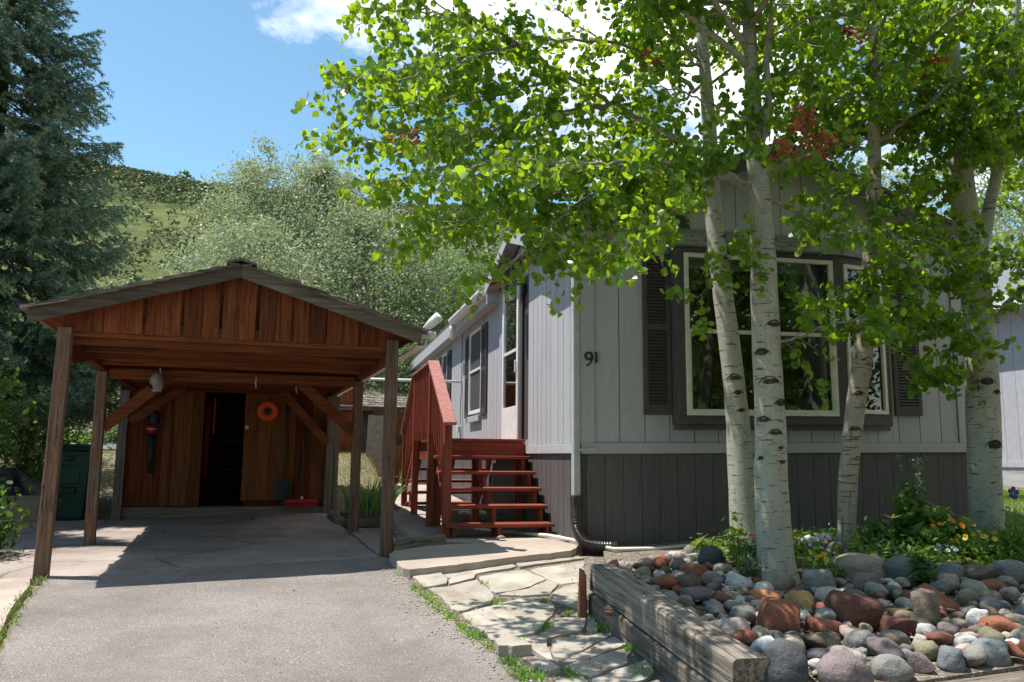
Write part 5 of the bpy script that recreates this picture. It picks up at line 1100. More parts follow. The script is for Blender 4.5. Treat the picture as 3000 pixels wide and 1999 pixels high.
LIMBS['B'] += [  # limbs above the view, added to cast dapple on the bed
 [(1.97, 6.45, 4.9, .03), (1.3, 5.9, 5.35, .024), (.5, 5.3, 5.5, .017), (-.3, 4.9, 5.45, .011), (-1.0, 4.7, 5.3, .006)],
 [(1.96, 6.45, 5.3, .028), (1.5, 5.6, 5.6, .02), (1.0, 4.8, 5.6, .014), (.6, 4.1, 5.5, .007)],
 [(1.97, 6.45, 5.1, .028), (2.2, 5.6, 5.4, .02), (2.3, 4.7, 5.4, .013), (2.2, 3.9, 5.2, .006)],
 [(1.96, 6.45, 5.7, .025), (1.0, 6.2, 6.2, .018), (.1, 6.0, 6.3, .012), (-.9, 5.8, 6.1, .006)]]
LIMBS['B'] += [  # more unseen limbs, placed so their shade falls on the path
 [(1.97, 6.45, 4.75, .03), (.9, 5.9, 5.25, .022), (-.2, 5.4, 5.3, .016), (-1.1, 5.1, 5.15, .01), (-1.8, 4.95, 4.95, .005)],
 [(1.96, 6.45, 5.2, .03), (.8, 6.1, 5.75, .022), (-.4, 5.8, 5.8, .015), (-1.2, 5.6, 5.65, .01), (-1.9, 5.5, 5.45, .005)],
 [(1.96, 6.45, 5.5, .028), (.7, 6.4, 6.1, .02), (-.5, 6.3, 6.15, .014), (-1.3, 6.25, 6.0, .009), (-1.9, 6.2, 5.85, .005)]]
LIMBS['C'] += [
 [(3.37, 7.4, 5.2, .022), (3.3, 6.5, 5.6, .016), (3.1, 5.6, 5.7, .011), (2.9, 4.8, 5.5, .005)],
 [(3.38, 7.4, 4.8, .022), (3.7, 6.6, 5.2, .016), (3.9, 5.8, 5.3, .010), (4.0, 5.1, 5.2, .005)]]
LIMBS['A'] += [
 [(1.78, 7.8, 5.6, .028), (.9, 7.0, 6.1, .02), (0, 6.5, 6.2, .014), (-.9, 6.2, 6.0, .007)],
 [(1.8, 7.8, 5.2, .026), (1.2, 7.2, 5.3, .018), (.4, 6.9, 5.25, .012), (-.4, 6.7, 5.1, .006)]]
def spread_limb(l, k, dx, dz):
    # a sister bough leaving the stem at the same place but reaching nearer to / farther from the street
    out = []; n = len(l) - 1
    for i, (x, y, z, r) in enumerate(l):
        t = min(1, 1.4 * i / n); s = 1 + (k - 1) * t
        out.append((x * s + dx * t, y * s, 1.5 + (z - 1.5) * s + dz * t, r * .9))
    return out
for key_, ids, k_, dx_, dz_ in (('A', (1, 2, 4), .86, .12, .08), ('B', (0, 1, 2, 3), .88, .10, .06), ('A', (0, 1, 3), 1.10, -.05, -.10), ('B', (0, 1), 1.12, .05, .10), ('B', (0, 3), .80, .35, .10), ('A', (2,), .78, .3, .05)):
    LIMBS[key_] += [spread_limb(LIMBS[key_][i], k_, dx_, dz_) for i in ids]
LBL = dict(A='white aspen leaning left close to the house wall, partly behind the thickest one', B='thickest white aspen with many dark eyes, rooted behind the boulders', C='slim aspen with tan cracked bark in front of the right bay pane', D='right-hand forked aspen at the house corner with eye-shaped scars', E='slender pale aspen at the far right edge behind the forked one')
PARM = dict(A=(.064, .53, 36), B=(.064, .53, 36), C=(.052, .53, 38), D=(.048, .56, 40), E=(.056, .6, 34))
for key in 'ABCDE':
    rng = random.Random(hash(key) % 97 if False else ord(key)); base = TR[key][0]
    root = empty('aspen_tree', (base[0], base[1], base[2]), 0, LBL[key], 'tree', 'aspen trees in front of the house')
    B0 = np.array(base[:3])
    def trunk_mb(path, n=20, dip=.3):
        P = smooth_path(path, 8); P[:, :3] -= B0
        if dip:
            for i_ in range(len(P)): P[i_, 3] *= 1 + .22 * max(0, 1 - (P[i_, 2] + .05) / .28) ** 2
        P = np.vstack([P[0] + np.array([0, 0, -dip, .02]), P])
        m = MB(); m.tube(P[:, :3], list(P[:, 3]), n); 
        rr = random.Random(5)
        m.v = [tuple(Vector(v) * 1.0 + Vector((mnoise.noise(Vector(v) * 5) * .006, mnoise.noise(Vector(v) * 5 + Vector((9, 0, 0))) * .006, 0))) for v in m.v]
        return m
    bmat = M['bark_rough'] if key == 'C' else M['bark']
    tk = trunk_mb(TR[key]).build('trunk', bmat, root, smooth=True)
    limbs = list(LIMBS[key])
    if key == 'D': trunk_mb(TR['D2'], 16, 0).build('fork', M['bark'], root, smooth=True)
    # eyes in the bark
    for (kx, kz, kr) in KNOTS.get(key, []):
        P = smooth_path(TR[key], 8); i = int(np.argmin(np.abs(P[:, 2] - kz))); cx0, cy0, r0 = P[i, 0], P[i, 1], P[i, 3] + .004
        dx = clampf((kx - cx0) / r0, -.85, .85); a0 = math.asin(dx)
        def onb(s, t, lift=0.0):     # s sideways in metres, t up in metres
            a = a0 + s / r0; return (cx0 + (r0 + lift) * math.sin(a) - B0[0], cy0 - (r0 + lift) * math.cos(a) - B0[1], kz + t - B0[2])
        eye = MB(); n = 14
        asp = rng.uniform(.30, .62); kr *= rng.uniform(.7, .95)
        jt = [1 + rng.uniform(-.22, .22) for _ in range(n)]
        ring = [onb(kr * .9 * jt[k] * math.cos(q), kr * asp * .9 * jt[k] * math.sin(q) * (1 if math.sin(q) > 0 else .8), -.0015) for k, q in enumerate([2 * math.pi * k / n for k in range(n)])]
        ring2 = [onb(kr * .55 * math.cos(q), kr * asp * .6 * math.sin(q), .006) for q in [2 * math.pi * k / n for k in range(n)]]
        eye.add(ring + ring2 + [onb(0, 0, .002)], [(k, (k + 1) % n, n + (k + 1) % n, n + k) for k in range(n)] + [(n + k, n + (k + 1) % n, 2 * n) for k in range(n)])
        ko = eye.build('bark_knot', M['knot'], root, smooth=True)
        if kr > .035:
            MB().add([onb(kr * .22 * math.cos(q), kr * .19 * math.sin(q), .0072) for q in [2 * math.pi * k / 10 for k in range(10)]], [tuple(range(10))]).build('knot_core', M['knotcore'], ko)
            # brow: two strokes running down from the top of the eye
            br = MB()
            for sg in (-1, 1):
                q = [onb(sg * kr * s_, kr * (t_), .003) for s_, t_ in ((.0, .62), (.5, .45), (1.0, .12), (1.35, -.35))]
                br.tube(q, [.004, .006, .004, .001], 5)
            br.build('brow', M['knot'], ko, smooth=True)
    # limbs
    tw = MB(); pos, nrm, ang = [], [], []
    spc, lmax, dens = PARM[key]
    for lb in limbs:
        P = smooth_path(lb, 6); jig = np.array([[rng.gauss(0, .012), rng.gauss(0, .012), rng.gauss(0, .012)] for _ in P]); jig[0] = 0
        P[:, :3] += jig; P[:, :3] -= B0
        MB().tube(P[:, :3], list(P[:, 3]), 8).build('branch', M['bark'] if lb[0][3] > .028 else M['twig'], root, smooth=True)
        add_twigs(tw, P, rng, pos, nrm, ang, spc, lmax, dens, start=.12)
    # crown above the limbs that were traced: shorter boughs up the stem
    P = smooth_path(TR[key], 6); top = P[P[:, 2] > (4.3 if key in 'CD' else 5.2 if key in 'AB' else 4.6)]
    for j in range(dict(A=18, B=20, C=20, D=24, E=26)[key]):
        q = top[rng.randrange(max(1, len(top) - 3))]; az = rng.uniform(0, 6.28); L = rng.uniform(.7, 1.5) * (1 if key != 'E' else .8)
        pts = [q[:3] - B0]; d = np.array([math.cos(az), math.sin(az), .45])
        for k in range(5): pts.append(pts[-1] + d * L / 5 + np.array([rng.gauss(0, .04), rng.gauss(0, .04), rng.gauss(0, .03)])); d[2] -= .12
        pp = np.hstack([np.array(pts), np.linspace(.018, .004, 6)[:, None]])
        MB().tube(pp[:, :3], list(pp[:, 3]), 6).build('branch', M['twig'], root, smooth=True)
        add_twigs(tw, pp, rng, pos, nrm, ang, spc * 1.15, lmax, dens, start=.2)
    tw.build('twigs', M['twig'], root, smooth=True)['kind'] = 'stuff'
    pos, nrm, ang = np.array(pos), np.array(nrm), np.array(ang); n = len(pos)
    size = np.clip(np.random.normal(.056, .011, n), .028, .085)
    sn, zd = seen(pos + B0); score = np.where(sn, zd, 99); idx = np.argsort(score)[:300]
    single = np.zeros(n, bool); single[idx] = sn[idx]
    DBG.append((key, n))
    leaves_mesh('foliage', pos[~single], nrm[~single], ang[~single], size[~single], M['aspenleaf'], root)['kind'] = 'stuff'
    x, y, z = rot_frames(nrm[single], ang[single])
    for p, a, b, c, s in zip(pos[single], x, y, z, size[single]):
        o = bpy.data.objects.new('leaf', LEAFME); COL.objects.link(o); o.parent = root
        o.matrix_local = Matrix(((a[0] * s, b[0] * s, c[0] * s, p[0]), (a[1] * s, b[1] * s, c[1] * s, p[1]), (a[2] * s, b[2] * s, c[2] * s, p[2]), (0, 0, 0, 1)))
    dl = DEAD.get(key)
    if dl:
        dp_ = []
        for c in dl:
            c = np.array(CAMPOS) + .93 * (np.array(c) - np.array(CAMPOS))
            for j in range(40): dp_.append(c - B0 + np.array([rng.gauss(0, .05), rng.gauss(0, .05), rng.gauss(0, .045)]))
        dp_ = np.array(dp_); k = len(dp_)
        leaves_mesh('dead_leaves', dp_, np.random.normal(size=(k, 3)), np.random.rand(k) * 6.3, np.random.uniform(.03, .055, k), M['deadleaf'], root, asp=.8)['kind'] = 'stuff'

# ---------------------------------------------------------------- generic leafy tree
def leafy_tree(name, loc, h, spread, nl, leaf, mat, barkm, label, cat='tree', group=None, seed=1, form='oval', stems=1, trunk_r=.16, low=.12, extra=None, shape='quad', nb=46):
    rng = random.Random(seed); rs = np.random.RandomState(seed)
    root = empty(name, loc, 0, label, cat, group)
    tm = MB(); tips = []
    for s in range(stems):
        az = rng.uniform(0, 6.28); off = (0 if stems == 1 else spread * .28 * rng.uniform(.4, 1)); top = h * rng.uniform(.82, 1) if s else h
        pts = [(math.cos(az) * off * .15, math.sin(az) * off * .15, -.4)]; 
        for k in range(1, 9): t = k / 8; pts.append((math.cos(az) * off * (.15 + t) + rng.gauss(0, .05 * h / 8), math.sin(az) * off * (.15 + t) + rng.gauss(0, .05 * h / 8), top * t * .97))
        tm.tube(pts, [trunk_r * (1 - .88 * k / 8) / (1 if stems == 1 else 1.5) for k in range(9)], 7)
        for b in range(nb // stems):
            t = rng.uniform(low, .97); k = min(int(t * 8), 7); f = t * 8 - k
            p = np.array(pts[k]) * (1 - f) + np.array(pts[k + 1]) * f
            if form == 'oval': R = spread * math.sin(math.pi * min(1, (t - low) / (1 - low) * .86 + .14)) ** .7
            elif form == 'cone': R = spread * (1 - t) ** .8
            else: R = spread * (.35 + .65 * math.sin(math.pi * t) ** .8)
            a2 = rng.uniform(0, 6.28); L = R * rng.uniform(.6, 1.05); up = rng.uniform(.25, .8) * L
            q = p + np.array([math.cos(a2) * L, math.sin(a2) * L, up])
            mid = (p + q) / 2 + np.array([0, 0, -.06 * L])
            tm.tube([p, mid, q], [trunk_r * .22, trunk_r * .12, trunk_r * .03], 4, cap=False)
            tips.append((p, mid, q, L))
    tm.build('trunk', barkm, root, smooth=True)
    per = nl // len(tips); pos = []
    for p, mid, q, L in tips:
        t = rs.beta(2.2, 1.2, per)[:, None]; c = (1 - t) ** 2 * p + 2 * t * (1 - t) * mid + t * t * q
        sig = .07 * spread + .13 * L * t
        pos.append(c + rs.normal(size=(per, 3)) * sig * np.array([1, 1, .75]))
    pos = np.vstack(pos); n = len(pos)
    o = leaves_mesh('crown', pos, rs.normal(size=(n, 3)) + np.array([0, 0, .4]), rs.rand(n) * 6.3, rs.uniform(.7, 1.25, n) * leaf, mat, root, shape=shape, rnd=rs.rand(n), asp=1.2)
    return root
g = 'pale trees behind the carport'
def G(x, y): return (x, y, terr_z(x, y))
leafy_tree('poplar_tree', G(-8.9, 27), 10.4, 2.3, 26000, .10, M['poplar'], M['greybark'], 'tall airy silver poplar rising highest above the carport ridge', group=g, seed=2, stems=5, trunk_r=.15, nb=110)
leafy_tree('poplar_tree', G(-6.5, 27), 10.4, 2.3, 26000, .10, M['poplar'], M['greybark'], 'tall silver poplar just right of the carport ridge', group=g, seed=3, stems=4, trunk_r=.15, nb=100)
leafy_tree('poplar_tree', G(-7.1, 22.5), 6.3, 2.6, 30000, .085, M['poplar'], M['greybark'], 'broad pale silvery tree right behind the carport roof peak', group=g, seed=4, stems=4, trunk_r=.13, nb=110, low=.05)
leafy_tree('poplar_tree', G(-10.9, 23), 4.4, 2.2, 24000, .085, M['poplar'], M['greybark'], 'low whitish tree left of the carport roof peak', group=g, seed=5, stems=4, trunk_r=.11, nb=100, low=.05)
leafy_tree('poplar_tree', G(-9.2, 20.5), 3.3, 1.7, 12000, .075, M['poplar'], M['greybark'], 'small pale bushy tree showing over the left slope of the carport', group=g, seed=6, stems=3, trunk_r=.09, nb=80, low=.05)
leafy_tree('poplar_tree', G(-4.4, 25.5), 8.6, 2.6, 30000, .095, M['poplar'], M['greybark'], 'pale multi-stemmed tree above the right slope of the carport', group=g, seed=7, stems=5, trunk_r=.12, nb=110, low=.05)
leafy_tree('cottonwood_tree', G(-2.0, 26), 7.6, 2.7, 22000, .10, M['poplar_green'], M['greybark'], 'greener poplar filling the gap between carport and house', group=g, seed=8, stems=3, trunk_r=.14, nb=100, low=.04)
leafy_tree('cottonwood_tree', G(-3.9, 22.8), 3.6, 1.9, 10000, .085, M['poplar_green'], M['greybark'], 'low green tree over the back shed roof', group=g, seed=9, stems=3, trunk_r=.1, nb=80, low=.02)
leafy_tree('cottonwood_tree', G(1.0, 30), 8.6, 3.0, 12000, .11, M['poplar_green'], M['greybark'], 'green poplar peeping over the dormer of the house', group=g, seed=10, stems=3, trunk_r=.14, nb=90, low=.05)
g2 = 'trees behind the right side of the house'
leafy_tree('cottonwood_tree', G(10.6, 22), 8.0, 3.0, 16000, .10, M['poplar'], M['greybark'], 'pale tree behind the right roof slope of the house', group=g2, seed=11, stems=3, trunk_r=.15, nb=100, low=.05)
leafy_tree('cottonwood_tree', G(14.6, 24), 9.2, 3.2, 16000, .11, M['poplar_green'], M['greybark'], 'tall green tree at the right edge behind the neighbouring home', group=g2, seed=12, stems=3, trunk_r=.16, nb=100, low=.05)
leafy_tree('cottonwood_tree', G(7.4, 27), 9.5, 3.0, 14000, .11, M['poplar_green'], M['greybark'], 'green tree behind the house roof, seen between the aspen stems', group=g2, seed=13, stems=3, trunk_r=.16, nb=100, low=.05)
leafy_tree('juniper_tree', G(-14.5, 33), 5.8, 1.6, 6000, .16, M['shrubleaf'], M['darkbark'], 'dark juniper between the spruce and the pale trees', seed=14, form='cone', trunk_r=.14, nb=80, low=.03)
# bushes on the left
leafy_tree('lilac_bush', G(-7.55, 10.6), 2.9, 1.25, 9000, .062, M['shrubleaf'], M['darkbark'], 'dark green bush at the left edge beside the carport post', 'bush', seed=15, stems=6, trunk_r=.06, nb=130, low=.0, shape='round')
leafy_tree('lilac_bush', G(-9.3, 15.6), 3.2, 1.8, 11000, .07, M['shrubleaf'], M['darkbark'], 'large shaded bush behind the green wheelie bin', 'bush', seed=16, stems=6, trunk_r=.07, nb=130, low=.0)
leafy_tree('lilac_bush', G(-9.6, 16.6), 3.2, 1.9, 9000, .08, M['poplar_green'], M['darkbark'], 'sunlit green bush behind the left wall of the shed', 'bush', seed=17, stems=5, trunk_r=.07, nb=110, low=.0)
leafy_tree('small_bush', G(-5.6, 8.6), .75, .55, 1500, .05, M['shrubleaf'], M['darkbark'], 'low leafy plant spilling onto the concrete at the left edge', 'bush', seed=18, stems=5, trunk_r=.02, nb=60, low=.0, shape='round')
# plant in the pot
o = leafy_tree('potted_plant', gxy(-2.05, 16.2, .40), .35, .16, 160, .06, M['greenleaf'], M['darkbark'], 'small green plant growing in the white pot', 'plant', seed=19, stems=3, trunk_r=.01, nb=24, low=.0)
# unseen trees added at right to keep sky light off the front wall
for i, (x, y, h, sp, lab) in enumerate(((7.2, 3.6, 9.5, 2.4, 'added unseen tree blocking sky light beside the rock bed'), (10.2, 6.6, 9.5, 2.6, 'second added unseen tree blocking sky light by the side lawn'))):
    leafy_tree('sky_blocking_tree', (x, y, .3), h, sp, 9000, .13, M['greenleaf'], M['greybark'], lab, seed=60 + i, trunk_r=.16, nb=90, low=.18)
g3 = 'trees across the road'  # row behind the camera, it shows in the window glass
for i, (x, y, h, lab) in enumerate(((-9, -12, 12, 'farthest left'), (0, -11, 13, 'second from the left'), (8, -9.5, 13, 'third from the left'), (15, -8, 13.5, 'middle'), (21, -7, 13, 'third from the right'), (27, -6, 13, 'second from the right'), (33, -3, 14, 'farthest right'))):
    leafy_tree('roadside_tree', (x, y, -.6), h, 4.6, 7000, .40, M['shrubleaf'], M['darkbark'], 'dark tree across the road behind the camera, ' + lab + ' of the row', group=g3, seed=30 + i, trunk_r=.3, nb=80, low=.03)

# ---------------------------------------------------------------- spruce
def spruce(loc, h, R, label, seed=1):
    rng = random.Random(seed); root = empty('spruce_tree', loc, 0, label, 'tree')
    MB().tube([(0, 0, -.4), (0, 0, h * .5), (0, 0, h)], [.19, .11, .015], 10).build('trunk', M['darkbark'], root, smooth=True)
    tw = MB(); P, D, Tt = [], [], []
    z = 1.9; to_cam = np.array([-loc[0], -loc[1], 0]); to_cam /= np.linalg.norm(to_cam)
    while z < h - .15:
        t = z / h; Rz = R * (1 - t) ** .75 * (1 if t > .12 else .9)
        nb = 12 if t < .8 else 8
        a0 = rng.uniform(0, 6.28)
        for b in range(nb):
            a = a0 + 6.283 * b / nb + rng.gauss(0, .16); L = Rz * rng.uniform(.72, 1.12)
            back = (math.cos(a) * to_cam[0] + math.sin(a) * to_cam[1]) < -.45
            n = 9; pts = []; d = np.array([math.cos(a), math.sin(a), 0.0])
            for k in range(n + 1):
                s = k / n; pts.append(np.array([0, 0, z + rng.gauss(0, .03)]) + d * L * s + np.array([0, 0, L * (-.30 * s - .12 * s * (1 - s) + .24 * s ** 3)]))
            tw.tube(pts[::3], [.018 * (1 - .8 * q / 3) for q in range(4)], 4, cap=False)
            side = np.array([-d[1], d[0], 0])
            step = .066 if not back else .22
            s = .18
            while s < 1.0:
                k = min(int(s * n), n - 1); f = s * n - k; p = pts[k] * (1 - f) + pts[k + 1] * f
                for sg in (-1, 1):
                    l2 = L * .34 * (1 - s * .72) * rng.uniform(.7, 1.25) + .05
                    dd = d * rng.uniform(.5, .9) + side * sg * rng.uniform(.55, .9) + np.array([0, 0, rng.uniform(-.55, -.1)]); dd /= np.linalg.norm(dd)
                    q = p.copy(); m = max(2, int(l2 / .045))
                    for j in range(m):
                        dd2 = dd + np.array([0, 0, -.35 * j / m]); q = q + dd2 * l2 / m
                        P.append(q.copy()); D.append(dd2 / np.linalg.norm(dd2)); Tt.append(j / m)
                P.append(p); D.append(d); Tt.append(.4)
                s += step / max(L, .3)
            for j in range(4): P.append(pts[-1] + d * .03 * j); D.append(d + np.array([0, 0, .15])); Tt.append(1)
        z += .33 + .07 * (1 - t)
    tw.build('branches', M['darkbark'], root, smooth=True)['kind'] = 'stuff'
    P, D, Tt = np.array(P), np.array(D), np.array(Tt); n = len(P); rs = np.random.RandomState(seed)
    k = 7; PP = np.repeat(P, k, 0); DD = np.repeat(D, k, 0); TT = np.repeat(Tt, k)
    side = rs.normal(size=(n * k, 3)); side -= DD * (side * DD).sum(1, keepdims=True); side /= np.linalg.norm(side, axis=1, keepdims=True)
    side[:, 2] += .25
    nd = DD * .75 + side * .8; nd /= np.linalg.norm(nd, axis=1, keepdims=True)
    st_ = PP + DD * rs.uniform(-.025, .025, (n * k, 1)); L = rs.uniform(.05, .085, (n * k, 1))
    wv = np.cross(nd, rs.normal(size=(n * k, 3))); wv /= np.linalg.norm(wv, axis=1, keepdims=True)
    tri = np.stack([st_ - wv * .0095, st_ + wv * .0095, st_ + nd * L], 1)
    tip = (TT > .7) & (np.repeat(rs.rand(n), k) < .34)
    DBG.append(('needles', len(tri)))
    o = fast('needles', tri[~tip], 3, M['spruce'], root, np.repeat(rs.rand(n), k)[~tip]); o['kind'] = 'stuff'
    o = fast('new_growth', tri[tip], 3, M['spruce_tip'], root, rs.rand(tip.sum())); o['kind'] = 'stuff'
    cn_ = rs.choice(n, 130); m = MB()
    for i in cn_: m.tube([P[i], P[i] + np.array([0, 0, -.04]), P[i] + np.array([0, 0, -.09])], [.006, .016, .005], 5)
    o = m.build('cones', M['knotcore'], root, smooth=True); o['kind'] = 'stuff'
spruce((-8.75, 13.2, .75), 12.2, 2.95, 'tall blue-green spruce filling the left edge of the view', 3)
spruce((-9.4, 10.3, .4), 13, 2.0, 'second spruce just outside the left edge, shading the bushes', 4)

# ---------------------------------------------------------------- hillside shrubs
rs = np.random.RandomState(4); pos = []; sz = []; rn = []
ncl = 16000
hx = rs.uniform(-190, 40, ncl); hy_ = rs.uniform(70, 300, ncl)
for x, y in zip(hx, hy_):
    v = mnoise.noise((x * .03, y * .03, 7.7))
    if v < -.2 and rs.rand() < .6: continue
    r = rs.uniform(.5, 1.25) * (1.25 if v > .1 else .9); z = terr_z(x, y) + .55
    k = 12
    d = rs.normal(size=(k, 3)); d /= np.linalg.norm(d, axis=1, keepdims=True); d[:, 2] = np.abs(d[:, 2]) * .8
    pos.append(np.array([x, y, z]) + d * r * rs.uniform(.6, 1.05, (k, 1))); sz.append(np.full(k, r * .75)); rn.append(np.full(k, rs.rand()) + rs.uniform(-.08, .08, k))
pos = np.vstack(pos); n = len(pos)
o = leaves_mesh('hillside_shrubs', pos, rs.normal(size=(n, 3)) + np.array([0, -.2, .25]), rs.rand(n) * 6.3, np.concatenate(sz), M['sage'], None, shape='quad', rnd=np.clip(np.concatenate(rn), 0, .99))
tag(o, kind='stuff')
for i, (x, y, s, lab) in enumerate(((-105, 252, 3.4, 'largest dark round tree on the hill crest'), (-121, 250, 2.0, 'small dark tree on the hill crest left of the largest'), (-128, 248, 1.6, 'tiny dark tree on the hill crest nearest the spruce'))):
    leafy_tree('ridge_tree', (x, y, terr_z(x, y)), s * 1.3, s * .8, 300, .9, M['shrubleaf'], M['darkbark'], lab, seed=50 + i, trunk_r=.2, nb=20, low=.05)

# ---------------------------------------------------------------- grass
def blades(name, pts, h, w, mat, seed=1, lean=.35, zf=terr_z, kind='stuff'):
    rs = np.random.RandomState(seed); n = len(pts); P = np.array([(x, y, zf(x, y)) for x, y in pts])
    a = rs.rand(n) * 6.283; hh = h * rs.uniform(.5, 1.2, n); le = rs.normal(0, lean, (n, 2)) * hh[:, None]
    wv = np.stack([np.cos(a), np.sin(a), 0 * a], 1) * w * rs.uniform(.6, 1.2, n)[:, None]
    tip = P + np.stack([le[:, 0], le[:, 1], hh], 1)
    o = fast(name, np.stack([P - wv, P + wv, tip], 1), 3, mat, None, rs.rand(n)); tag(o, kind=kind); return o
rs = np.random.RandomState(9)
pts = []
while len(pts) < 16000:
    x, y = rs.uniform(-8, -1.6), rs.uniform(12.6, 20); u, v = W2H((x, y)); xl, yl = W2C((x, y))
    if u - .075 * max(0, v - 5) > -1.45 or (xl < 3.25 and yl < 8.8): continue
    pts.append((x, y))
blades('back_lawn', pts, .05, .008, M['drygrass'], 3)
pts = []
while len(pts) < 9000:
    x, y = rs.uniform(-14, -7.5), rs.uniform(13.5, 19.2); pts.append((x, y))
blades('left_grass', pts, .05, .01, M['drygrass'], 5)
pts = [(rs.uniform(-16, -8.5), rs.uniform(22, 27)) for _ in range(8000)]
blades('far_lawn', pts, .08, .02, M['lawn'], 6)
pts = []
while len(pts) < 26000:
    x, y = rs.uniform(4.6, 10), rs.uniform(7.2, 13.5); u, v = W2H((x, y))
    if u < 4.95 or v > 2.2: continue
    pts.append((x, y))
blades('side_lawn', pts, .07, .007, M['lawn'], 7)

# ================================================================== RAISED BED
dT = Vector((.247, -.969)); nT = Vector((.969, .247))
def beam_thing(name, a, b, w, h, mat, label, jag=.006, seed=1):
    """weathered timber from a to b (top-centre line), with worn edges"""
    a, b = Vector(a), Vector(b); L = (b - a).length; d = (b - a).normalized(); s = d.cross(Vector((0, 0, 1))).normalized(); up = s.cross(d)
    rng = random.Random(seed); n = 26; prof = []
    c = .014
    base = [(-w / 2 + c, 0), (-w / 4, .003), (0, .004), (w / 4, .003), (w / 2 - c, 0), (w / 2, -c), (w / 2, -h / 2 + .006), (w / 2 - .006, -h / 2), (w / 2, -h / 2 - .006), (w / 2, -h + c), (w / 2 - c, -h), (-w / 2 + c, -h), (-w / 2, -h + c), (-w / 2, -h / 2 + .0), (-w / 2, -c)]
    m = MB(); k = len(base); mid = (a + b) / 2
    for i in range(n + 1):
        p = -L / 2 + L * i / n
        for x, z in base:
            q = mnoise.noise((p * 2.2, x * 14 + seed, z * 14)) * jag + mnoise.noise((p * 9, x * 20, z * 20 + seed)) * jag * .5
            m.v.append((p, x + (q if abs(x) > w * .4 else 0), z + (q * .8 if z > -h * .2 else 0)))
    for i in range(n):
        for j in range(k): m.f.append((i * k + j, i * k + (j + 1) % k, (i + 1) * k + (j + 1) % k, (i + 1) * k + j))
    m.f.append(tuple(range(k))); m.f.append(tuple(n * k + j for j in range(k)))
    o = m.build(name, M[mat]); o.matrix_world = Matrix((( d.x, -s.x, up.x, mid.x), (d.y, -s.y, up.y, mid.y), (d.z, -s.z, up.z, mid.z), (0, 0, 0, 1)))
    return tag(o, label, 'timber')
e0 = Vector((.604, 6.297)); e1 = Vector((1.12, 4.269))
c0, c1 = e0 + nT * .105, e1 + nT * .105
beam_thing('retaining_timber', (c0.x, c0.y, .709), (c1.x, c1.y, .504), .21, .20, 'timber_l', 'thick cracked grey timber topping the planter beside the flagstone path', seed=2)
c0, c1 = e0 + nT * .075 + dT * .02, e1 + nT * .09 + dT * 1.6
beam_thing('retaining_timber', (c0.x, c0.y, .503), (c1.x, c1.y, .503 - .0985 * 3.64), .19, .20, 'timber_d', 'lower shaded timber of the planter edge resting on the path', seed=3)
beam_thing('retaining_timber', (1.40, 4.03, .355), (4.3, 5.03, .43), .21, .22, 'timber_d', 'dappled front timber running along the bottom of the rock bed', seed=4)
def sheet_grid(name, poly, zf, mat, thick=.5, step=.25, jitter=.01):
    """like sheet(), with a gridded top so that it can dip"""
    bm = bmesh.new(); P = [Vector((p[0], p[1], 0)) for p in poly]
    f = bm.faces.new([bm.verts.new(p) for p in P])
    for ax, lo, hi in (((1, 0, 0), min(p.x for p in P), max(p.x for p in P)), ((0, 1, 0), min(p.y for p in P), max(p.y for p in P))):
        t = lo + step
        while t < hi:
            bmesh.ops.bisect_plane(bm, geom=bm.verts[:] + bm.edges[:] + bm.faces[:], plane_co=(t, t, 0), plane_no=ax); t += step
    top = list(bm.verts)
    ext = bmesh.ops.extrude_face_region(bm, geom=list(bm.faces)); newv = [e for e in ext['geom'] if isinstance(e, bmesh.types.BMVert)]
    for v_ in top: v_.co.z = zf(v_.co.x, v_.co.y) - thick
    for v_ in newv: v_.co.z = zf(v_.co.x, v_.co.y)
    bmesh.ops.recalc_face_normals(bm, faces=bm.faces)
    me = bpy.data.meshes.new(name); bm.to_mesh(me); bm.free(); return link_mesh(name, me, None, mat)
# red stone standing against the end of the timber, chip between the timbers
bed = sheet_grid('rock_bed', [(.66, 6.42), (.78, 6.30), (1.30, 4.22), (1.6, 4.18), (4.5, 5.18), (5.4, 6.6), (5.5, 8.4), (4.9, 9.45), (2.0, 8.80), (.95, 8.58), (.86, 7.5)], lambda x, y: bed_z(x, y) - .03, M['gravel'], thick=.45, step=.22)
tag(bed, kind='structure')
def soilz(x, y): return bed_z(x, y) + .02 + .03 * mnoise.noise((x * 2.5, y * 2.5, 5))
m = MB(); m.grid(30, 20, lambda a, b: (lambda x, y: (x, y, soilz(x, y) - .06 * (abs(2 * a - 1) ** 6) - .06 * (abs(2 * b - 1) ** 6)))(1.55 + 3.6 * a, 6.45 + .25 * a + (1.95 + .3 * a) * b))
tag(m.build('flower_bed_soil', M['soil'], smooth=True), kind='structure')

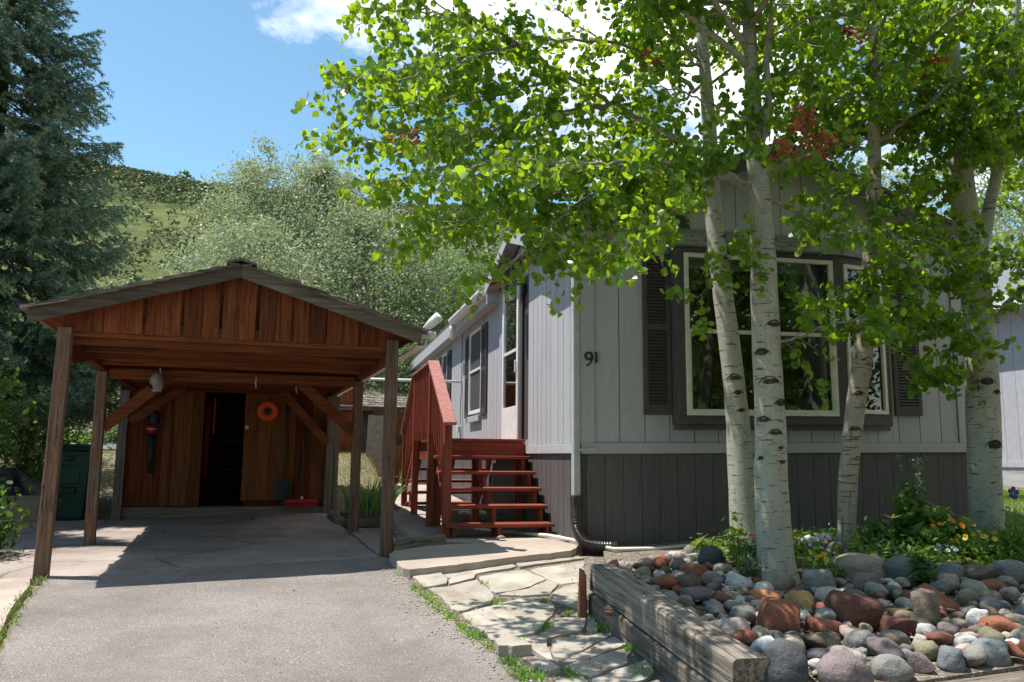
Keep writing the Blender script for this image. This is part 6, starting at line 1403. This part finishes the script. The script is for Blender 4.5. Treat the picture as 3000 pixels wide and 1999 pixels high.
def rock_bm(rng, a, b, c, kind):
    bm = bmesh.new()
    if kind == 'r':
        bmesh.ops.create_icosphere(bm, subdivisions=3, radius=1)
        o = Vector((rng.uniform(0, 50), rng.uniform(0, 50), rng.uniform(0, 50))); e = rng.uniform(.8, 1.15)
        for v in bm.verts:
            p = v.co.normalized(); q = 1 + .30 * mnoise.noise(p * .9 + o) + .12 * mnoise.noise(p * 2.0 + o) + .045 * mnoise.noise(p * 4.5 + o)
            s = (abs(p.x) ** 2.4 + abs(p.y) ** 2.4 + abs(p.z) ** 2.4) ** (-1 / 2.4); v.co = p * q * (s * .55 + .45)
    else:
        for i in range(15 if kind == 'a' else 13):
            p = Vector((rng.gauss(0, 1), rng.gauss(0, 1), rng.gauss(0, 1))).normalized()
            p = Vector([math.copysign(abs(q) ** .55, q) for q in p]); bm.verts.new(p * rng.uniform(.86, 1.06))
        r = bmesh.ops.convex_hull(bm, input=bm.verts); bmesh.ops.delete(bm, geom=[v for v in bm.verts if not v.link_faces], context='VERTS')
        bmesh.ops.triangulate(bm, faces=bm.faces); bmesh.ops.subdivide_edges(bm, edges=list(bm.edges), cuts=3, use_grid_fill=True); bmesh.ops.smooth_vert(bm, verts=bm.verts, factor=.5, use_axis_x=True, use_axis_y=True, use_axis_z=True)
        o = Vector((rng.uniform(0, 50),) * 3)
        for v in bm.verts: v.co += v.co.normalized() * (.09 * mnoise.noise(v.co * 2.2 + o) + .05 * mnoise.noise(v.co * 6 + o))
    for v in bm.verts: v.co = Vector((v.co.x * a, v.co.y * b, v.co.z * c))
    return bm
def rock(name, loc, a, b, c, kind, mat, rng, rz=None, tilt=.15, parent=None):
    bm = rock_bm(rng, a, b, c, kind); me = bpy.data.meshes.new(name); bm.to_mesh(me); bm.free()
    me.polygons.foreach_set('use_smooth', [True] * len(me.polygons))
    o = link_mesh(name, me, parent, ROCKM[mat]); o.location = loc
    o.rotation_euler = (rng.uniform(-tilt, tilt), rng.uniform(-tilt, tilt), rng.uniform(0, 6.28) if rz is None else rz); return o
ROCKS = [(2.7, 6.45, 0.205, 0.09), (3.04, 6.37, 0.172, 0.107), (3.3, 6.33, 0.112, 0.083), (3.52, 6.29, 0.123, 0.082), (3.81, 6.36, 0.119, 0.095), (2.2, 6.0, 0.123, 0.095), (1.94, 6.04, 0.124, 0.079), (1.68, 6.09, 0.102, 0.074), (2.55, 6.01, 0.106, 0.078), (2.88, 5.61, 0.125, 0.115), (2.16, 5.23, 0.171, 0.117), (1.62, 5.01, 0.14, 0.126), (1.88, 5.03, 0.122, 0.056), (2.31, 4.99, 0.112, 0.084), (2.6, 5.27, 0.093, 0.118), (1.93, 5.55, 0.103, 0.072), (2.5, 5.38, 0.1, 0.045), (1.76, 5.78, 0.102, 0.043), (1.41, 4.33, 0.141, 0.125), (1.66, 4.52, 0.093, 0.055), (1.69, 4.26, 0.139, 0.103), (1.87, 4.53, 0.051, 0.068), (1.96, 4.37, 0.11, 0.077), (2.18, 4.47, 0.096, 0.075), (2.31, 4.68, 0.074, 0.052), (2.36, 4.51, 0.092, 0.084), (2.62, 4.61, 0.112, 0.086), (1.97, 4.75, 0.098, 0.084), (1.75, 4.77, 0.116, 0.044), (2.1, 4.7, 0.07, 0.057), (2.87, 5.16, 0.072, 0.063), (2.56, 4.74, 0.062, 0.053), (1.45, 5.25, 0.073, 0.059), (1.3, 5.77, 0.116, 0.043), (1.42, 6.46, 0.102, 0.054), (1.63, 6.79, 0.095, 0.095), (1.61, 7.38, 0.083, 0.083), (1.3, 4.92, 0.092, 0.064), (1.45, 4.88, 0.059, 0.041), (3.09, 5.68, 0.061, 0.064), (3.27, 5.76, 0.07, 0.048), (3.18, 5.5, 0.082, 0.046), (3.44, 6.0, 0.084, 0.05), (2.75, 6.02, 0.048, 0.037), (2.34, 5.87, 0.088, 0.027), (1.62, 5.87, 0.049, 0.038), (1.31, 6.08, 0.085, 0.057), (1.5, 6.23, 0.064, 0.052), (1.14, 6.16, 0.055, 0.049), (1.23, 6.91, 0.071, 0.045)]
RDESC = [('tan', 'r', 'wide flat tan boulder at the foot of the flowers'), ('grey', 'r', 'big sloping grey boulder behind the small white stone'), ('blue', 'r', 'blue-grey boulder below the yellow pansies'), ('brown', 'a', 'brown-mauve boulder in the back row near the right edge'), ('grey', 'r', 'large pale grey boulder cut by the right edge'),
 ('grey', 'a', 'light grey banded angular boulder right of the thickest trunk'), ('tan', 'r', 'tan boulder with a rusty patch at the foot of the thickest trunk'), ('white', 'a', 'whitish flat-topped boulder left of the thickest trunk'), ('mauve', 'r', 'rounded mauve-grey boulder in front of the wide tan one'), ('red', 'a', 'tall upright red sandstone in the middle of the rock bed'),
 ('darkred', 'a', 'biggest dark red sandstone block with flat faces'), ('red', 'a', 'large tilted red sandstone slab below the ochre stone'), ('red', 'a', 'low red slab wedged left of the big dark red block'), ('darkred', 'a', 'wedge-shaped dark red block near the centre front'), ('brown', 'a', 'dark brown-red block under the tall red sandstone'),
 ('ochre', 'a', 'yellow ochre sandstone lump, the only yellow rock'), ('ochre', 'a', 'thin ochre slab behind the wedge-shaped red block'), ('orange', 'a', 'flat orange chip in front of the rusty-patched boulder'), ('dark', 'r', 'largest dark blue-grey boulder at the corner of the timbers'), ('dark', 'a', 'dark boulder just right of the largest corner boulder'),
 ('mauve', 'r', 'big mauve-grey boulder at the front edge'), ('grey', 'a', 'blunt grey boulder standing behind the big mauve one'), ('grey', 'r', 'pale blue-grey rounded boulder in the front row'), ('mauve', 'a', 'brown-mauve boulder resting on the front timber'), ('olive', 'r', 'grey-green boulder behind the brown-mauve one'), ('blue', 'a', 'blue-grey boulder with a pointed top in the front row'), ('blue', 'r', 'large blue-grey boulder at the front right'),
 ('grey', 'r', 'light grey dome-shaped boulder in the centre front'), ('brown', 'a', 'flat brown stone left of the light grey dome'), ('brown', 'r', 'dark brown stone right of the light grey dome'), ('white', 'a', 'triangular whitish stone near the right side'), ('white', 'r', 'pale speckled round stone in the front right row'), ('grey', 'r', 'speckled light grey stone beside the grey timber top'), ('mauve', 'r', 'long purple spindle-shaped stone near the timber'), ('red', 'r', 'smooth red-orange boulder near the timber'),
 ('dark', 'r', 'dark grey boulder leaning by the pink flowers'), ('grey', 'r', 'upright grey boulder nearest the house skirting'), ('pink', 'r', 'tilted pinkish oblong stone beside the timber'), ('tan', 'r', 'pale yellowish egg-shaped stone beside the largest corner boulder'), ('olive', 'r', 'olive round stone right of the tall red sandstone'), ('tan', 'r', 'tan oval stone right of the olive round one'), ('blue', 'r', 'bluish oval stone near the right side'), ('red', 'r', 'small red stone in the back row near the right edge'), ('white', 'r', 'small bright white stone in the middle of the bed'), ('white', 'r', 'flat white stone behind the biggest dark red block'), ('olive', 'r', 'small olive stone before the whitish flat-topped boulder'), ('brown', 'r', 'brown-grey rounded stone before the red-orange boulder'), ('grey', 'r', 'light grey stone beside the brown-grey rounded one'), ('red', 'a', 'angular brick-red stone nearest the timber edge'), ('red', 'a', 'pointed red stone among pale cobbles at the back left')]
placed = []
for i, ((x, y, a, c), (mt, kd, lab)) in enumerate(zip(ROCKS, RDESC)):
    rng = random.Random(100 + i); s_ = .93 if 18 <= i <= 27 else 1.10; a *= s_; c *= s_ * 1.1
    b = a * rng.uniform(.7, .95); 
    o = rock('boulder', (x, y + b * .35, bed_z(x, y) + c * (.12 if 18 <= i <= 27 else .40)), a, b, c, kd, mt, rng, rz=rng.uniform(-.3, .3), tilt=.12)
    tag(o, lab, 'rock', 'boulders of the rock bed'); placed.append((x, y + b * .35, max(a, b) * .85))
# cobbles: parts of the bed
rng = random.Random(77); cnt = 0; tries = 0
cm = ['grey'] * 5 + ['warm'] * 8 + ['blue'] * 2 + ['tan'] * 6 + ['mauve'] * 3 + ['pink'] * 5 + ['white'] * 3 + ['red'] * 3 + ['brown'] * 3 + ['olive'] * 2 + ['darkred']
while cnt < 290 and tries < 9000:
    tries += 1
    y = rng.uniform(4.3, 7.5); x = rng.uniform(.7, 4.7)
    side_x = e0.x + (e0.y - y) * .2545 + .26
    if x < side_x or y < 4.22 + (x - 1.5) * .345: continue
    if y > 6.2 and x > 1.75: continue
    if y > 6.75 and x < 1.15 + (y - 6.75) * .45: continue
    if x > 3.9 and y > 6.3: continue
    r = rng.choice((.035, .045, .055, .065, .075, .085)) * rng.uniform(.85, 1.15)
    if any((x - q[0]) ** 2 + (y - q[1]) ** 2 < ((r + q[2]) * .86) ** 2 for q in placed): continue
    placed.append((x, y, r)); kd = 'a' if rng.random() < .25 else 'r'
    o = rock('cobble', (x, y, bed_z(x, y) + r * .25 + rng.uniform(0, .02)), r * rng.uniform(1, 1.3), r * rng.uniform(.8, 1.05), r * rng.uniform(.6, .85), kd, rng.choice(cm), rng, tilt=.35)
    o.parent = bed; cnt += 1
print('cobbles', cnt)
# small gravel between the cobbles
gm = MB(); 
for i in range(1500):
    y = rng.uniform(4.3, 7.6); x = rng.uniform(.8, 4.6)
    if x < e0.x + (e0.y - y) * .2545 + .22 or y < 4.24 + (x - 1.5) * .345 or (y > 6.4 and x > 1.9): continue
    r = rng.uniform(.008, .02); z = bed_z(x, y) + r * .3
    P = [(x + r * rng.uniform(.7, 1.3) * math.cos(q), y + r * rng.uniform(.7, 1.3) * math.sin(q), z) for q in (0, 1.25, 2.5, 3.8, 5.0)]
    gm.add(P + [(x, y, z + r * .8)], [(k, (k + 1) % 5, 5) for k in range(5)])
tag(gm.build('bed_gravel', M['flag']), kind='stuff')
lp = []
while len(lp) < 420:
    y = rng.uniform(4.4, 7.6); x = rng.uniform(.8, 4.6)
    if x < e0.x + (e0.y - y) * .2545 + .22 or y < 4.24 + (x - 1.5) * .345: continue
    lp.append((x, y, bed_z(x, y) + rng.uniform(.01, .07)))
lp = np.array(lp); n = len(lp)
tag(leaves_mesh('bed_leaf_litter', lp, np.random.normal(size=(n, 3)) * .4 + np.array([0, 0, 1]), np.random.rand(n) * 6.3, np.random.uniform(.02, .045, n), M['deadleaf'], None, shape='quad', rnd=np.random.rand(n)), kind='stuff')
def lone(name, loc, a, b, c, kind, mat, label, cat='stone', seed=1, rz=0):
    return tag(rock(name, loc, a, b, c, kind, mat, random.Random(seed), rz=rz, tilt=.03), label, cat)
t = tag(MB().hexa([(-.035, -.05, 0), (.035, -.04, 0), (.03, .08, 0), (-.03, .09, 0), (-.025, -.045, .34), (.03, -.035, .31), (.03, .07, .32), (-.015, .075, .35)]).build('red_stone', M['brick'], bevel=.012), 'flat red stone standing upright at the end of the planter timber', 'stone'); t.location = (.535, 6.24, front_z(.535, 6.24))
lone('red_stone', (.655, 5.66, .47), .035, .05, .03, 'a', 'red', 'red stone chip wedged between the two planter timbers', seed=5)
t = lone('limestone', (2.85, 7.55, bed_z(2.85, 7.55) + .05), .30, .14, .10, 'a', 'white', 'long pale knobbly rock lying among the flowers behind the trunks', 'rock', 8)
# loose gravel and leaf litter on path and drive
gm = MB(); rng = random.Random(5)
for i in range(700):
    y = rng.uniform(4.4, 7.8); x = edge_at(EDGE, y) + abs(rng.gauss(0, .12)) * rng.choice((-1, 1)); r = rng.uniform(.004, .012); z = front_z(x, y) + .008
    P = [(x + r * math.cos(q), y + r * rng.uniform(.7, 1.3) * math.sin(q), z) for q in (0, 1.25, 2.5, 3.8, 5.0)]
    gm.add(P + [(x, y, z + r * .7)], [(k, (k + 1) % 5, 5) for k in range(5)])
tag(gm.build('path_grit', M['flag']), kind='stuff')
pos = []; rs = np.random.RandomState(3)
for i in range(240):
    y = rs.uniform(4.4, 8.3); x = rs.uniform(-2.2, 1.0) if i % 3 else rs.uniform(.2, .9); pos.append((x, y, front_z(x, y) + .03))
pos = np.array(pos); n = len(pos)
tag(leaves_mesh('leaf_litter', pos, rs.normal(size=(n, 3)) * .3 + np.array([0, 0, 1]), rs.rand(n) * 6.3, rs.uniform(.012, .03, n), M['deadleaf'], None, shape='quad', rnd=rs.rand(n)), kind='stuff')

# ---------------------------------------------------------------- weeds in the joints
WEEDS = [(-0.95, 7.55, 0.04), (-0.76, 7.02, 0.04), (-0.68, 6.8, 0.04), (-0.61, 6.59, 0.04), (-0.54, 6.4, 0.04), (-0.43, 6.21, 0.04), (-0.33, 5.95, 0.03), (-0.26, 5.78, 0.04), (-0.22, 5.69, 0.04), (-0.11, 5.54, 0.04), (0.06, 5.61, 0.03), (0.01, 5.22, 0.04), (0.06, 5.09, 0.05), (0.11, 4.99, 0.05), (0.18, 4.99, 0.04), (0.37, 5.02, 0.04), (0.27, 5.96, 0.03), (-0.1, 6.59, 0.03), (0.26, 6.61, 0.02), (0.62, 6.24, 0.04), (0.65, 5.95, 0.04), (0.77, 5.5, 0.03), (0.78, 5.07, 0.04), (-0.06, 8.29, 0.01), (-0.29, 8.07, 0.01), (-0.72, 7.83, 0.01), (-0.23, 7.16, 0.02), (0.43, 6.26, 0.02)]
rs = np.random.RandomState(12); pts = []
for x, y, r in WEEDS:
    for j in range(int(14 + r * 900)): pts.append((x + rs.normal(0, r * .75), y + rs.normal(0, r * 1.3)))
o = blades('path_weeds', pts, .045, .006, M['lawn'], 12, lean=.8, zf=lambda x, y: front_z(x, y) + .005)
pts = []
for i in range(700):
    t = rs.rand(); y = 7.3 - 3.2 * t; x = edge_at(LEFT, y) - .03 + rs.normal(0, .035); pts.append((x, y))
o = blades('kerb_weeds', pts, .04, .005, M['grass'], 13, lean=.8, zf=lambda x, y: front_z(x, y) + .01)

# ---------------------------------------------------------------- flowers and plants
def petal_flower(parent, p, nrm, r, mat, npet=5, heart='black'):
    nrm = Vector(nrm).normalized(); a = nrm.orthogonal().normalized(); b = nrm.cross(a); m = MB()
    for k in range(npet):
        q0, q1 = 2 * math.pi * (k - .46) / npet, 2 * math.pi * (k + .46) / npet; qm = (q0 + q1) / 2
        pt = lambda q, rr, h: tuple(Vector(p) + (a * math.cos(q) + b * math.sin(q)) * rr + nrm * h)
        m.add([tuple(p), pt(q0, r * .75, .12 * r), pt(qm - .25, r, .2 * r), pt(qm + .25, r, .2 * r), pt(q1, r * .75, .12 * r)], [(0, 1, 2, 3, 4)])
    o = m.build('flower', M[mat], parent)
    if heart: MB().add([tuple(Vector(p) + nrm * .002 + (a * math.cos(q) + b * math.sin(q)) * r * .28) for q in [k * 1.047 for k in range(6)]], [tuple(range(6))]).build('heart', M[heart], o)
    return o
def plant(name, x, y, label, h, spread, nst, leaf, mat, flowers=(), seed=1, shape='quad', group=None, base=None, asp=1.6, perst=9, cat='plant', up=1.0, fr=.018, npet=5):
    rng = random.Random(seed); z0 = (base if base is not None else soilz(x, y)); root = empty(name, (x, y, z0 - .01), 0, label, cat, group)
    st_ = MB(); pos, nrm, ang, sz = [], [], [], []; tops = []
    for i in range(nst):
        a = rng.uniform(0, 6.28); L = h * rng.uniform(.6, 1.0); d = Vector((math.cos(a), math.sin(a), 0)) * rng.uniform(.1, 1) * spread
        p0 = d * .25; p1 = d * .7 + Vector((0, 0, L * .6)); p2 = d + Vector((0, 0, L)) * up
        st_.tube([p0, p1, p2], [.004, .003, .0015], 4, cap=False); tops.append(p2)
        for j in range(perst):
            t = rng.uniform(.1, 1); q = p0.lerp(p1, t * 2) if t < .5 else p1.lerp(p2, t * 2 - 1)
            a2 = rng.uniform(0, 6.28); q = q + Vector((math.cos(a2), math.sin(a2), rng.uniform(-.2, .4))) * leaf * .6
            pos.append(tuple(q)); nrm.append((math.cos(a2) * .7, math.sin(a2) * .7, rng.uniform(.3, 1.2))); ang.append(rng.uniform(0, 6.28)); sz.append(leaf * rng.uniform(.6, 1.15) * (1.15 - .5 * t))
    st_.build('stems', M[mat], root, smooth=True)
    o = leaves_mesh('foliage', np.array(pos), np.array(nrm), np.array(ang), np.array(sz), M[mat], root, shape=shape, asp=asp); o['kind'] = 'stuff'
    for i, (fm, heart, cnt) in enumerate(flowers):
        for j in range(cnt):
            tp = rng.choice(tops); p = tp + Vector((rng.gauss(0, .35 * spread), rng.gauss(0, .35 * spread), rng.uniform(.0, .035)))
            petal_flower(root, p, (rng.gauss(0, .35), -.8 + rng.gauss(0, .3), .75), fr * rng.uniform(.8, 1.2), fm, npet, heart)
    return root
plant('aspen_sapling', 1.90, 6.98, 'young lime-green aspen shoot left of the thickest trunk', .42, .13, 7, .065, 'limeleaf', seed=1, shape='round', asp=1.2, perst=8)
plant('pink_dianthus', 2.0, 6.85, 'magenta flowering plant beneath the lime-green shoot', .20, .14, 16, .035, 'greyleaf', (('magenta', None, 9),), seed=2, asp=3.5, fr=.014)
plant('pink_dianthus', 2.25, 7.05, 'grey-green tuft with dull pink flowers behind the thickest trunk', .22, .16, 18, .035, 'greyleaf', (('magenta', None, 4),), seed=3, asp=3.5, fr=.011)
plant('grass_tuft', 1.72, 7.3, 'tuft of green grass beside the dark boulders at the house', .18, .10, 24, .06, 'grass', seed=4, asp=5, perst=3)
plant('low_weed', 1.84, 6.42, 'pale weedy growth in front of the magenta flowers', .16, .13, 16, .03, 'greyleaf', seed=5, asp=2.5)
plant('yellow_pansy', 1.97, 6.55, 'little yellow pansy left of the thickest trunk foot', .10, .06, 6, .03, 'greenleaf', (('yellow', 'purple', 3),), seed=6)
plant('yellow_pansy', 2.32, 6.35, 'yellow pansy clump right of the thickest trunk foot', .16, .10, 12, .035, 'greenleaf', (('yellow', 'black', 6),), seed=7, fr=.022)
plant('broad_leaf_weed', 2.40, 6.22, 'broad-leaved weed between the banded grey boulder and the trunk', .12, .14, 8, .075, 'shrubleaf', seed=8, asp=1.5)
plant('purple_viola', 2.62, 6.75, 'purple and orange violas between the two middle trunks', .20, .15, 18, .032, 'greenleaf', (('purple', 'yellow', 7), ('orange_f', 'purple', 3), ('lilac', None, 6)), seed=9)
plant('lilac_alyssum', 2.50, 7.2, 'low lilac-flowered cushion before the pale knobbly rock', .13, .17, 16, .03, 'greenleaf', (('lilac', None, 12),), seed=10, fr=.012)
plant('yellow_pansy', 2.83, 6.62, 'yellow and white pansies at the foot of the slim trunk', .13, .10, 10, .03, 'greenleaf', (('yellow', 'black', 5), ('white_f', 'purple', 2)), seed=11)
plant('red_yarrow', 2.55, 7.9, 'feathery green plant with a few red heads against the skirting', .20, .20, 22, .05, 'grass', (('magenta', None, 3),), seed=12, asp=5, perst=5)
plant('lupine', 3.22, 7.25, 'lupine with a star-shaped bright leaf right of the slim trunk', .30, .20, 18, .07, 'shrubleaf', seed=13, asp=2.6)
lr = plant('lupine_shoot', 3.23, 7.05, 'single lupine shoot holding one bright star-shaped leaf', .34, .02, 2, .02, 'limeleaf', seed=14, perst=2)
for k in range(7):
    a = 2 * math.pi * k / 7; d = Vector((math.cos(a), math.sin(a), .35)); s = Vector((-math.sin(a), math.cos(a), 0)) * .014
    c = Vector((0, 0, .33)); MB().add([tuple(c), tuple(c + d * .05 + s), tuple(c + d * .10), tuple(c + d * .05 - s)], [(0, 1, 2, 3)]).build('leaf', M['limeleaf'], lr)
dk = plant('dock_plant', 3.62, 7.45, 'tall green dock gone to seed, the highest plant in the bed', .58, .28, 30, .12, 'greenleaf', seed=15, asp=1.7, perst=13)
rng = random.Random(8); sd_ = MB(); sp, sn_, sa, ss = [], [], [], []
for i in range(8):
    a = rng.uniform(0, 6.28); b = Vector((math.cos(a) * .05, math.sin(a) * .05, .3)); e = Vector((math.cos(a) * rng.uniform(.05, .2), math.sin(a) * .12, rng.uniform(.62, .86)))
    sd_.tube([b, b.lerp(e, .5) + Vector((0, 0, .03)), e], [.005, .004, .002], 5, cap=False)
    for j in range(60): 
        t = rng.uniform(.5, 1.02); q = b.lerp(e, t); sp.append(tuple(q + Vector((rng.gauss(0, .014), rng.gauss(0, .014), rng.gauss(0, .01))))); sn_.append((rng.gauss(0, 1), rng.gauss(0, 1), rng.gauss(0, 1))); sa.append(rng.uniform(0, 6)); ss.append(rng.uniform(.012, .02))
    for j in range(4):
        t = rng.uniform(.2, .6); q = b.lerp(e, t); sp.append(tuple(q)); sn_.append((rng.gauss(0, .6), rng.gauss(0, .6), 1)); sa.append(rng.uniform(0, 6)); ss.append(rng.uniform(.06, .09))
sd_.build('seed_stalks', M['greyleaf'], dk, smooth=True); leaves_mesh('seed_heads', np.array(sp), np.array(sn_), np.array(sa), np.array(ss), M['greyleaf'], dk, asp=1.4)['kind'] = 'stuff'
plant('mullein_rosette', 2.98, 6.68, 'grey-green toothed rosette standing behind the wide tan boulder', .24, .12, 9, .075, 'greyleaf', seed=16, asp=2.4, perst=6)
plant('spiky_weed', 3.02, 6.12, 'dark spiky weed growing between the two big back-row boulders', .26, .10, 10, .05, 'shrubleaf', seed=17, asp=4.5, perst=10, base=bed_z(3.02, 6.12))
plant('marigold', 3.58, 7.0, 'orange flowers under the tall dock', .30, .18, 20, .05, 'greenleaf', (('orange_f', None, 6),), seed=18, fr=.024)
plant('white_viola', 3.42, 6.75, 'white and violet violas in front of the tall dock', .16, .15, 14, .035, 'greenleaf', (('white_f', 'purple', 7), ('violet', 'yellow', 4)), seed=19)
plant('yellow_pansy', 3.76, 6.85, 'largest drift of yellow pansies above the blue-grey boulder', .24, .20, 26, .04, 'greenleaf', (('yellow', 'black', 16),), seed=20, fr=.02)
plant('yellow_pansy', 3.55, 6.52, 'scattered yellow pansies low behind the grey sloping boulder', .12, .20, 18, .035, 'shrubleaf', (('yellow', 'black', 6), ('purple', 'yellow', 2)), seed=21)
plant('hollyhock', 3.98, 7.5, 'broad round-leaved plant beside the forked aspen', .34, .20, 12, .13, 'greenleaf', seed=22, shape='round', asp=1.0, perst=6)
plant('leafy_mint', 4.12, 7.0, 'bushy light green plant in front of the forked aspen', .30, .20, 26, .05, 'greenleaf', (('yellow', 'black', 3),), seed=23, asp=1.8)
plant('leafy_mint', 4.45, 6.75, 'dark leafy clump at the right edge of the flower bed', .38, .32, 44, .06, 'greenleaf', (('yellow', 'black', 2),), seed=24, asp=1.8)
plant('leafy_mint', 4.75, 7.3, 'second leafy clump at the far right behind the columbine', .36, .28, 30, .06, 'greenleaf', seed=25, asp=1.6)
cb2 = plant('columbine', 4.26, 7.05, 'purple columbine nodding in front of the forked aspen', .52, .14, 7, .05, 'greenleaf', seed=26, perst=5)
for (dx, dz, r) in ((-.02, .55, .055), (.16, .44, .04), (.10, .56, .02)):
    petal_flower(cb2, (dx, -.05, dz), (.2, -1, .1), r, 'purple', 5, None); petal_flower(cb2, (dx, -.06, dz), (.2, -1, .1), r * .6, 'violet', 5, 'yellow')
# low green cover under the flowers
rs = np.random.RandomState(6); pos = []
while len(pos) < 9000:
    x, y = rs.uniform(1.75, 5.1), rs.uniform(6.35, 8.2)
    if x < 2.9 and rs.rand() < .72: continue
    if y < 6.38 + .05 * x: continue
    pos.append((x, y, soilz(x, y) + abs(rs.normal(0, .07))))
pos = np.array(pos); n = len(pos)
tag(leaves_mesh('ground_cover', pos, rs.normal(size=(n, 3)) * .6 + np.array([0, 0, .9]), rs.rand(n) * 6.3, rs.uniform(.025, .06, n), M['greenleaf'], None, shape='quad', rnd=rs.rand(n), asp=1.6), kind='stuff')
# iris clump by the carport
ir = empty('iris_clump', C2W(3.62, 4.75, .17), 0, 'clump of broad sword-shaped iris leaves between carport post and walk', 'plant')
rng = random.Random(31)
for i in range(95):
    a = rng.uniform(0, 6.28); rr = rng.uniform(0, .36); b = Vector((math.cos(a) * rr, math.sin(a) * rr * 1.3, 0)); L = rng.uniform(.38, .70); lean = rng.uniform(.1, .75)
    a2 = a + rng.gauss(0, .5); d = Vector((math.cos(a2), math.sin(a2), 0)); w = rng.uniform(.013, .021); s = Vector((-d.y, d.x, 0)) if rng.random() < .5 else Vector((1, 0, 0)); m = MB(); n = 6; P = []
    for k in range(n + 1):
        t = k / n; p = b + d * (lean * L * t ** 1.8) + Vector((0, 0, L * (t - .28 * lean * t * t))); ww = w * (1 - t ** 3) + .001
        P += [tuple(p - s * ww), tuple(p + Vector((d.x, d.y, 0)) * .004), tuple(p + s * ww)]
    for k in range(n):
        for q in (0, 1): m.f.append((3 * k + q, 3 * k + q + 1, 3 * k + q + 4, 3 * k + q + 3))
    m.v = P; m.build('leaf', M['irisleaf'], ir, smooth=True)
